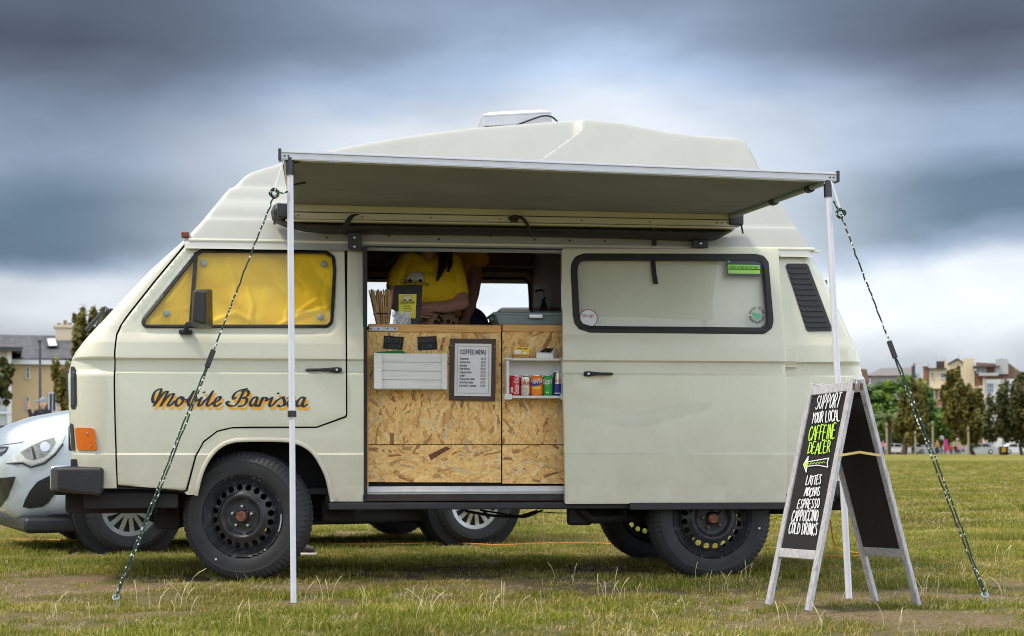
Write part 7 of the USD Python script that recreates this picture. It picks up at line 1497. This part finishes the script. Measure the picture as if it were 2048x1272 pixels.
standing('person in a black jacket and grey cap waving one hand beyond the car', 86, D, 1.74, None, 'black_cloth', 'denim', 'hair_brown', waving=True, cap='cap_grey')
RAISE = 0.0

# --- right: big brick block, white house, low house behind the trees
D = 262.0
bk = Thing('apartment_building', 'brick apartment block with a cream top storey behind the trees', 'building', tuple(np.array([(1915 - CX) * D / F, D, GZ])), turn=-14.5)
facade_box(bk, 'wall', 1853, 1966, 776, 912, D, 14, 'red_brick'); facade_box(bk, 'cornice', 1852, 1967, 774, 777, D - .4, 14.6, 'render_cream', z0=1)
facade_box(bk, 'top_storey', 1857, 1930, 738, 774, D + .6, 12, 'render_cream', z0=1); facade_box(bk, 'roof_edge', 1855, 1893, 735.5, 738, D + .2, 12.5, 'lead_dark', z0=1)
facade_box(bk, 'stair_tower', 1925, 1947, 717, 774, D + .3, 9, 'render_cream', z0=1); facade_box(bk, 'parapet_tower', 1847, 1856, 732, 776, D + .4, 8, 'red_brick', z0=1); facade_box(bk, 'tower_cap', 1846, 1857.5, 731, 732.3, D + .2, 8.4, 'render_cream', z0=1)
facade_box(bk, 'plant_room', 1867, 1884.5, 722, 736, D + 2, 6, 'frame_brown', z0=1); facade_box(bk, 'parapet', 1884.5, 1888, 719, 738, D + 1.5, 6, 'render_cream', z0=1)
bk.part('gable', prism([(1889, 738), (1889, 728), (1897, 728), (1912, 719.5), (1925, 728), (1925, 738)], D + 1, D + 9), MATS['render_cream'], smooth=False)
bk.part('gable_roof', prism([(1894, 729), (1912, 718), (1927, 728), (1927, 726), (1912, 716), (1893, 727)], D + .7, D + 9.2), MATS['lead_dark'], smooth=False)
bk.part('side_slope', prism([(1947, 774), (1947, 741), (1966, 752), (1966, 774)], D + .4, D + 10), MATS['red_brick'], smooth=False)
for x, y0, y1, w in ((1864, 712, 735, 1.0), (1872, 714, 722, .8), (1879, 713, 722, 1.2), (1893, 717, 729, .4), (1908, 710, 721, 1.4), (1914, 711, 720, .4), (1848, 724, 732, .8)): a, b_ = at(x, y1, D + 3), at(x, y0, D + 3); bk.part('aerial', tube([a, b_], w * .5 * D / F * .5, 6), MATS['lead_dark'])
for w in ((1862.5, 1867, 744, 755), (1880, 1890, 745, 756), (1900, 1912, 745, 757)): window(bk, *w, D + .55, bars=(1, 0))
for y in (781, 812, 843): 
    for x in (1860, 1878, 1900, 1918, 1940): window(bk, x, x + 11, y, y + 16, D - .02, bars=(1, 1))
for x, y in ((1960, 779.5), (1960, 808), (1961, 866)):
    c = at(x, y, D - .1); m = revolve([(.30, .12), (.58, .12), (.60, 0)], 20, 'y'); m.apply_translation(c); p = bk.part('round_window', m, MATS['paint_white_far']); m = revolve([(0, .06), (.32, .06)], 16, 'y'); m.apply_translation(c); bk.part('pane', m, MATS['pane_far'], parent=p)
facade_box(bk, 'porch', 1902, 1970, 879, 912, D - 4, 3.9, 'render_cream'); facade_box(bk, 'porch_roof', 1900, 1972, 877, 879, D - 4.4, 4.2, 'paint_white_far', z0=1)
for w in ((1917, 1926, 892, 902), (1928, 1937, 892, 902), (1940, 1946, 891, 904)): window(bk, *w, D - 4.02, bars=(1, 0))
D = 258.0
wb_ = Thing('terraced_house', 'white house with bay windows and brown dormer roof at the right edge', 'house', tuple(np.array([(2010 - CX) * D / F, D, GZ])), turn=-16)
facade_box(wb_, 'wall', 1969, 2180, 758, 912, D, 12, 'render_white'); facade_box(wb_, 'pilaster', 1968, 1972, 756, 912, D - .3, .28, 'render_cream')
wb_.part('roof', prism([(1966, 758), (1966, 753), (1952, 742), (1952, 724), (1993, 727), (2002, 716), (2048, 752), (2120, 752), (2180, 758)], D + .5, D + 12), MATS['clay_roof'], smooth=False)
facade_box(wb_, 'chimney', 1993, 2017, 718, 748, D - .2, 2.2, 'render_grey', z0=1); facade_box(wb_, 'dormer_roof', 1950, 2002, 731, 733.5, D - .6, 5, 'lead_dark', z0=1)
for w in ((1954, 1962, 733, 745), (1963, 1972, 733, 745), (1988, 1993.5, 735, 745), (1995, 2000, 735, 745)): window(wb_, *w, D + .3, pane='pane_blue', bars=(1, 0))
facade_box(wb_, 'balcony', 1962, 2000, 745.5, 751, D - .7, .2, 'render_grey', z0=1)
for x in (1974, 2003, 2032): 
    for y0, y1 in ((765, 787), (800, 824), (836, 858), (880, 900)): window(wb_, x, x + 15, y0, y1, D - .02, pane='pane_blue', bars=(2, 1))
    facade_box(wb_, 'bay_band', x - 2, x + 17, 789, 795, D - .35, .33, 'paint_white_far', z0=1)
D = 292.0
hh_ = Thing('house', 'low grey hipped roof house showing above the big green tree', 'house', tuple(np.array([(1788 - CX) * D / F, D, GZ])), turn=-12); facade_box(hh_, 'wall', 1742, 1833, 750, 912, D, 10, 'render_grey')
e0, e1 = at(1736, 751, D - .6), at(1838, 751, D - .6); r0, r1 = at(1752, 736, D + 4), at(1810, 735, D + 4); hh_.part('roof', trimesh.Trimesh([e0, e1, r1, r0, [e0[0], D + 10, e0[2]], [e1[0], D + 10, e1[2]]], [[0, 1, 2], [0, 2, 3], [5, 4, 3], [5, 3, 2], [4, 0, 3], [1, 5, 2]], process=False), plain('grey_tile', (.16, .145, .14), .8, var=.12, scale=1.0), smooth=False)
facade_box(hh_, 'chimney', 1830, 1837, 732, 770, D - 3, 1.2, 'lead_dark', z0=1); q0_ = at(1833.5, 732, D - 2.4); hh_.part('chimney_pot', tube([q0_, q0_ + [0, 0, .45]], .16, 8), MATS['clay_roof'])
facade_box(hh_, 'side_wing', 1837, 1850, 747, 912, D - 2, 8, 'render_white')
rb_ = Thing('house', 'red brick house end just right of the van tail', 'house', tuple(np.array([(1700 - CX) * 285 / F, 285, GZ]))); facade_box(rb_, 'wall', 1640, 1737, 764, 912, 285, 10, 'red_brick'); [window(rb_, x_, x_ + 12, y_, y_ + 18, 284.98, bars=(1, 1)) for x_ in (1652, 1680, 1708) for y_ in (778, 815, 852)]; rb_.part('roof', prism([(1637, 764), (1740, 764), (1733, 738), (1646, 738)], 284.6, 295), MATS['clay_roof'], smooth=False)
# trees
tree('broadleaf_tree', 'big round green tree left of the brick block', 235, [(1762, 792, 34, 44), (1800, 790, 40, 44), (1838, 806, 32, 46), (1775, 835, 44, 46), (1820, 850, 40, 44), (1748, 850, 26, 44)], (1795, 870, 10), 0.62, 15000, 'leaf_green', seed=11)
tree('broadleaf_tree', 'dark green bushy tree low beside the brick block porch', 228, [(1872, 848, 34, 38), (1893, 860, 22, 34), (1862, 822, 24, 26), (1880, 880, 24, 18)], (1874, 885, 6), .6, 8000, 'leaf_green', seed=12)
tree('cypress_tree', 'brown green feathery tree in front of the big round tree', 205, [(1830, 784, 17, 34), (1818, 820, 24, 36), (1840, 838, 22, 42), (1808, 858, 24, 32), (1834, 872, 26, 20)], (1806, 872, 13), .5, 9500, 'leaf_brown', seed=13, upright=True)
tree('cypress_tree', 'tall brown green tree leaning before the brick wall', 200, [(1906, 762, 18, 26), (1924, 792, 32, 38), (1938, 828, 38, 42), (1910, 816, 28, 38), (1948, 858, 32, 32), (1896, 782, 16, 24), (1955, 805, 18, 26), (1922, 862, 24, 22)], (1949, 868, 8), .5, 11500, 'leaf_brown', seed=14, upright=True)
tree('cypress_tree', 'dark brown green tree at the right edge of the field', 195, [(2024, 796, 34, 40), (2002, 830, 34, 42), (2040, 838, 46, 46), (2066, 796, 44, 46), (1992, 862, 28, 26), (2064, 866, 42, 30), (2012, 866, 26, 20), (2048, 772, 26, 24)], (2045, 868, 7), .5, 14000, 'leaf_dark', seed=15, upright=True)
# palm
D = 212.0; b = np.array([(1776 - CX) * D / F, D, GZ]); pm = Thing('palm_tree', 'light green palm with drooping fronds before the round tree', 'tree', tuple(b)); tp_ = at(1778, 838, D); pm.part('trunk', tube(curve([b, (b + tp_) / 2 + [.1, 0, 0], tp_], 4), np.linspace(.35, .28, 9), 8), MATS['bark'])
rg = np.random.default_rng(8)
islands('palm_leaf', [(0, (.07, .10, .03)), (.6, (.15, .19, .055)), (1, (.24, .26, .10))], .5, trans=.3)
for k in range(26):
    a = k * 2.4; el = rg.uniform(.15, 1.25); L = rg.uniform(2.6, 3.8); d = np.array([math.cos(a), math.sin(a) * .8, 0]); t = np.linspace(0, 1, 12); P = tp_ + d * (t * L * math.cos(el * .7))[:, None] + np.array([0, 0, 1.0]) * (t * L * math.sin(el) - 1.5 * t ** 2 * L * .55)[:, None]; sd = np.array([-d[1], d[0], 0]); V, Fc, tn = [], [], []
    for i in range(1, 12):
        for s in (-1, 1):
            q = P[i]; w = .75 * math.sin(math.pi * min(1, .15 + t[i] * .85)) ; e = q + sd * s * w + (P[min(i + 1, 11)] - P[i - 1]) * .5 - np.array([0, 0, .35 * w]); n_ = len(V); V += [P[i - 1], P[i], e]; Fc.append([n_, n_ + 1, n_ + 2]); tn += [rg.random()] * 3
    pm.part('frond', trimesh.Trimesh(V, Fc, process=False), MATS['palm_leaf'], smooth=False, tone=tn)
# stakes, lamp, banner, bin
for k, (x, yt) in enumerate(((1774, 845), (1831, 862), (1866, 842), (1937, 853))):
    D = 190.0; b = np.array([(x - CX) * D / F, D, GZ]); tp_ = at(x - 1, yt, D); s = Thing('tree_stake', ('pale stake in front of the palm trunk', 'short pale stake left of the standing man', 'tall pale stake right of the feathery tree', 'pale stake before the porch and leaning tree')[k], 'stake', tuple(b)); s.part('post', tube([b, tp_], .11, 7), MATS['bark_pale']); s.part('tie', tube([tp_ - [0, 0, .5], tp_ - [0, 0, .35]], .14, 7), MATS['bark'])
D = 205.0; b = np.array([(1883 - CX) * D / F, D, GZ]); tp_ = at(1883, 879, D); lp2 = Thing('globe_lamp', 'lamp post with a white globe beside the pink banner', 'lamp post', tuple(b)); lp2.part('post', tube([b, tp_], .06, 8), MATS['lead_dark']); m = trimesh.creation.icosphere(3, .28); m.apply_translation(tp_ + [0, 0, .2]); lp2.part('globe', m, MATS['paint_white_far'])
D = 200.0; a, b2 = at(1887.5, 903, D), at(1896, 878, D); bn = Thing('feather_banner', 'pink upright banner on a pole across the field', 'banner', (a[0], D, GZ)); bn.part('pole', tube([[a[0], D, GZ], [a[0], D, b2[2] + .1]], .035, 6), MATS['silver_metal']); n_ = 9; P = np.array([[(a[0] + (b2[0] - a[0]) * s * (1 - .25 * (t > .9)), D + .08 * math.sin(6 * t + 3 * s), a[2] + (b2[2] - a[2]) * t) for s in np.linspace(0, 1, 4)] for t in np.linspace(0, 1, n_)]); bn.part('cloth', cat_([grid_mesh(P), grid_mesh(P + [0, .02, 0], True)]), plain('banner_pink', (.55, .05, .22), .7, var=.1, scale=3))
D = 198.0; a, b2 = at(2001, 908, D), at(2017, 893, D); wb2 = Thing('waste_bin', 'black waste bin with a yellow front near the white house', 'bin', ((a[0] + b2[0]) / 2, D, GZ)); wb2.part('body', bx(a[0], b2[0], D, D + .7, GZ, b2[2], .05), MATS['headlamp_dark']); wb2.part('front_panel', bx(a[0] + .15, a[0] + .62, D - .03, D - .004, .3, b2[2] - .15, .01), MATS['gold_yellow'])
# parked cars along the far side of the field
plain('van_white', (.66, .68, .70), .3, var=.03, scale=1); plain('car_silver', (.40, .42, .45), .3, metal=.3, var=.05, scale=1); plain('car_bluegrey', (.22, .27, .33), .3, var=.05, scale=1)
def far_car(label, px, D, L, H, col, cls='car', left=True):
    b = np.array([(px - CX) * D / F, D, GZ]); t = Thing('parked_car' if cls == 'car' else 'parked_van', label, cls, tuple(b), group='vehicles along the far edge of the field')
    s = -1 if left else 1; prof = [(-.5, .18), (-.5, .48), (-.46, .60), (-.28, .66), (-.16, .96), (.24, 1.0), (.42, .70), (.5, .64), (.5, .18)] if cls == 'car' else [(-.5, .15), (-.5, .45), (-.44, .56), (-.34, .92), (-.30, .98), (.48, 1.0), (.5, .95), (.5, .15)]
    pg = Polygon([(s * x * L, z * H) for x, z in prof]).buffer(0); pg = pg.buffer(-.06).buffer(.06).buffer(.0); v0 = .85
    def ext(pg, y0, y1):
        m = cat_([trimesh.creation.extrude_polygon(g, y1 - y0, engine='earcut') for g in polys(pg)]); v = np.asarray(m.vertices); return trimesh.Trimesh(np.stack([b[0] + v[:, 0], b[1] + y0 + v[:, 2], b[2] + v[:, 1]], 1), m.faces[:, ::-1], process=False)
    t.part('body', ext(pg, -v0, v0), MATS[col])
    wins = [[(-.24, .67), (-.155, .90), (.02, .93), (.02, .67)], [(.05, .67), (.05, .93), (.22, .93), (.34, .69)]] if cls == 'car' else [[(-.40, .60), (-.32, .88), (-.18, .88), (-.18, .60)]]
    for w in wins: t.part('window', ext(Polygon([(s * x * L, z * H) for x, z in w]), -v0 - .02, -v0 - .004), MATS['headlamp_dark'])
    for x in (-.31, .31):
        m = face_out(revolve([(0, .10), (.2, .11), (.31, .10), (.33, .06), (.33, -.1)], 20)); m.vertices = np.asarray(m.vertices) + b + np.array([x * L, -v0 + .08, .33]); g = t.part('wheel', m, MATS['tyre_rubber']); m = face_out(revolve([(0, .125), (.17, .12), (.19, .10)], 16)); m.vertices = np.asarray(m.vertices) + b + np.array([x * L, -v0 + .08, .33]); t.part('hub_cap', m, MATS['silver_metal'], parent=g)
    for x in (-.495, .48): t.part('lamp', bx(b[0] + s * x * L - .05, b[0] + s * x * L + .05, b[1] - v0 - .01, b[1] - v0 + .2, b[2] + .45 * H, b[2] + .55 * H, .02), MATS['lamp_reflector'])
far_car('white car left of the thick tree trunk across the field', 1788, 232, 4.2, 1.45, 'van_white'); far_car('white car right of the thick tree trunk across the field', 1822, 234, 4.1, 1.45, 'van_white', left=False); far_car('white van behind the short pale stake', 1852, 236, 4.4, 1.75, 'car_silver', 'van'); far_car('silver car parked before the brick porch', 1958, 228, 4.2, 1.45, 'car_silver', left=False); far_car('blue grey car close to the right edge of the board', 1764, 238, 4.2, 1.45, 'car_bluegrey')
far_car('pale car far right beneath the dark tree', 2034, 232, 4.2, 1.45, 'van_white')
standing('person in a pale top and blue jeans standing left of the globe lamp', 1874.5, 215, 1.80, None, 'cardboard', 'car_blue_' if False else 'denim', 'hair_brown')
plain('top_pink', (.60, .22, .26), .8); plain('top_white', (.66, .66, .66), .8); plain('top_blue', (.08, .14, .3), .8)
for k, (x, c, lab, st) in enumerate(((1766, 'top_pink', 'person in a pink top right beside the chalkboard sign, far across the field', False), (1888, 'top_white', 'person in a white top sitting below the pink banner', True), (1901, 'pure_red', 'person in a red top sitting right of the pink banner', True), (1911, 'black_cloth', 'person in dark clothes sitting on the far grass edge', True), (1917, 'top_pink', 'person in a rosy top sitting beside the dark clothed one', True), (1826, 'top_blue', 'person in a blue top standing by the white car', False))):
    standing(lab, x, 208, 1.7, None, c, 'black_cloth' if k % 2 else 'denim', 'hair_brown', seat=st)
# low wall and hedge that close the far side
D = 240.0; xa, xb = (1500 - CX) * D / F, (2300 - CX) * D / F; lw = Thing('low_wall', 'low pale wall along the far side of the field', 'wall', ((xa + xb) / 2, D, GZ)); lw.part('wall', bx(xa, xb, D, D + .3, GZ - .2, .85), MATS['render_grey'], smooth=False); lw.part('coping', bx(xa, xb, D - .06, D + .36, .85, .95), MATS['render_cream'], smooth=False)
D = 250.0
single('hedge', leaf_quads(np.stack([rg.uniform((250 - CX) * D / F, (1905 - CX) * D / F, 9000), D + rg.uniform(-1, 1, 9000), rg.uniform(0, 4.2, 9000) * rg.uniform(.7, 1, 9000)], 1), np.tile([0, -.4, .6], (9000, 1)), .8, rg), MATS['leaf_dark'], 'dark hedge behind the cars and the low wall', 'hedge', smooth=False, kind='stuff', tone=np.repeat(rg.random(9000), 4))
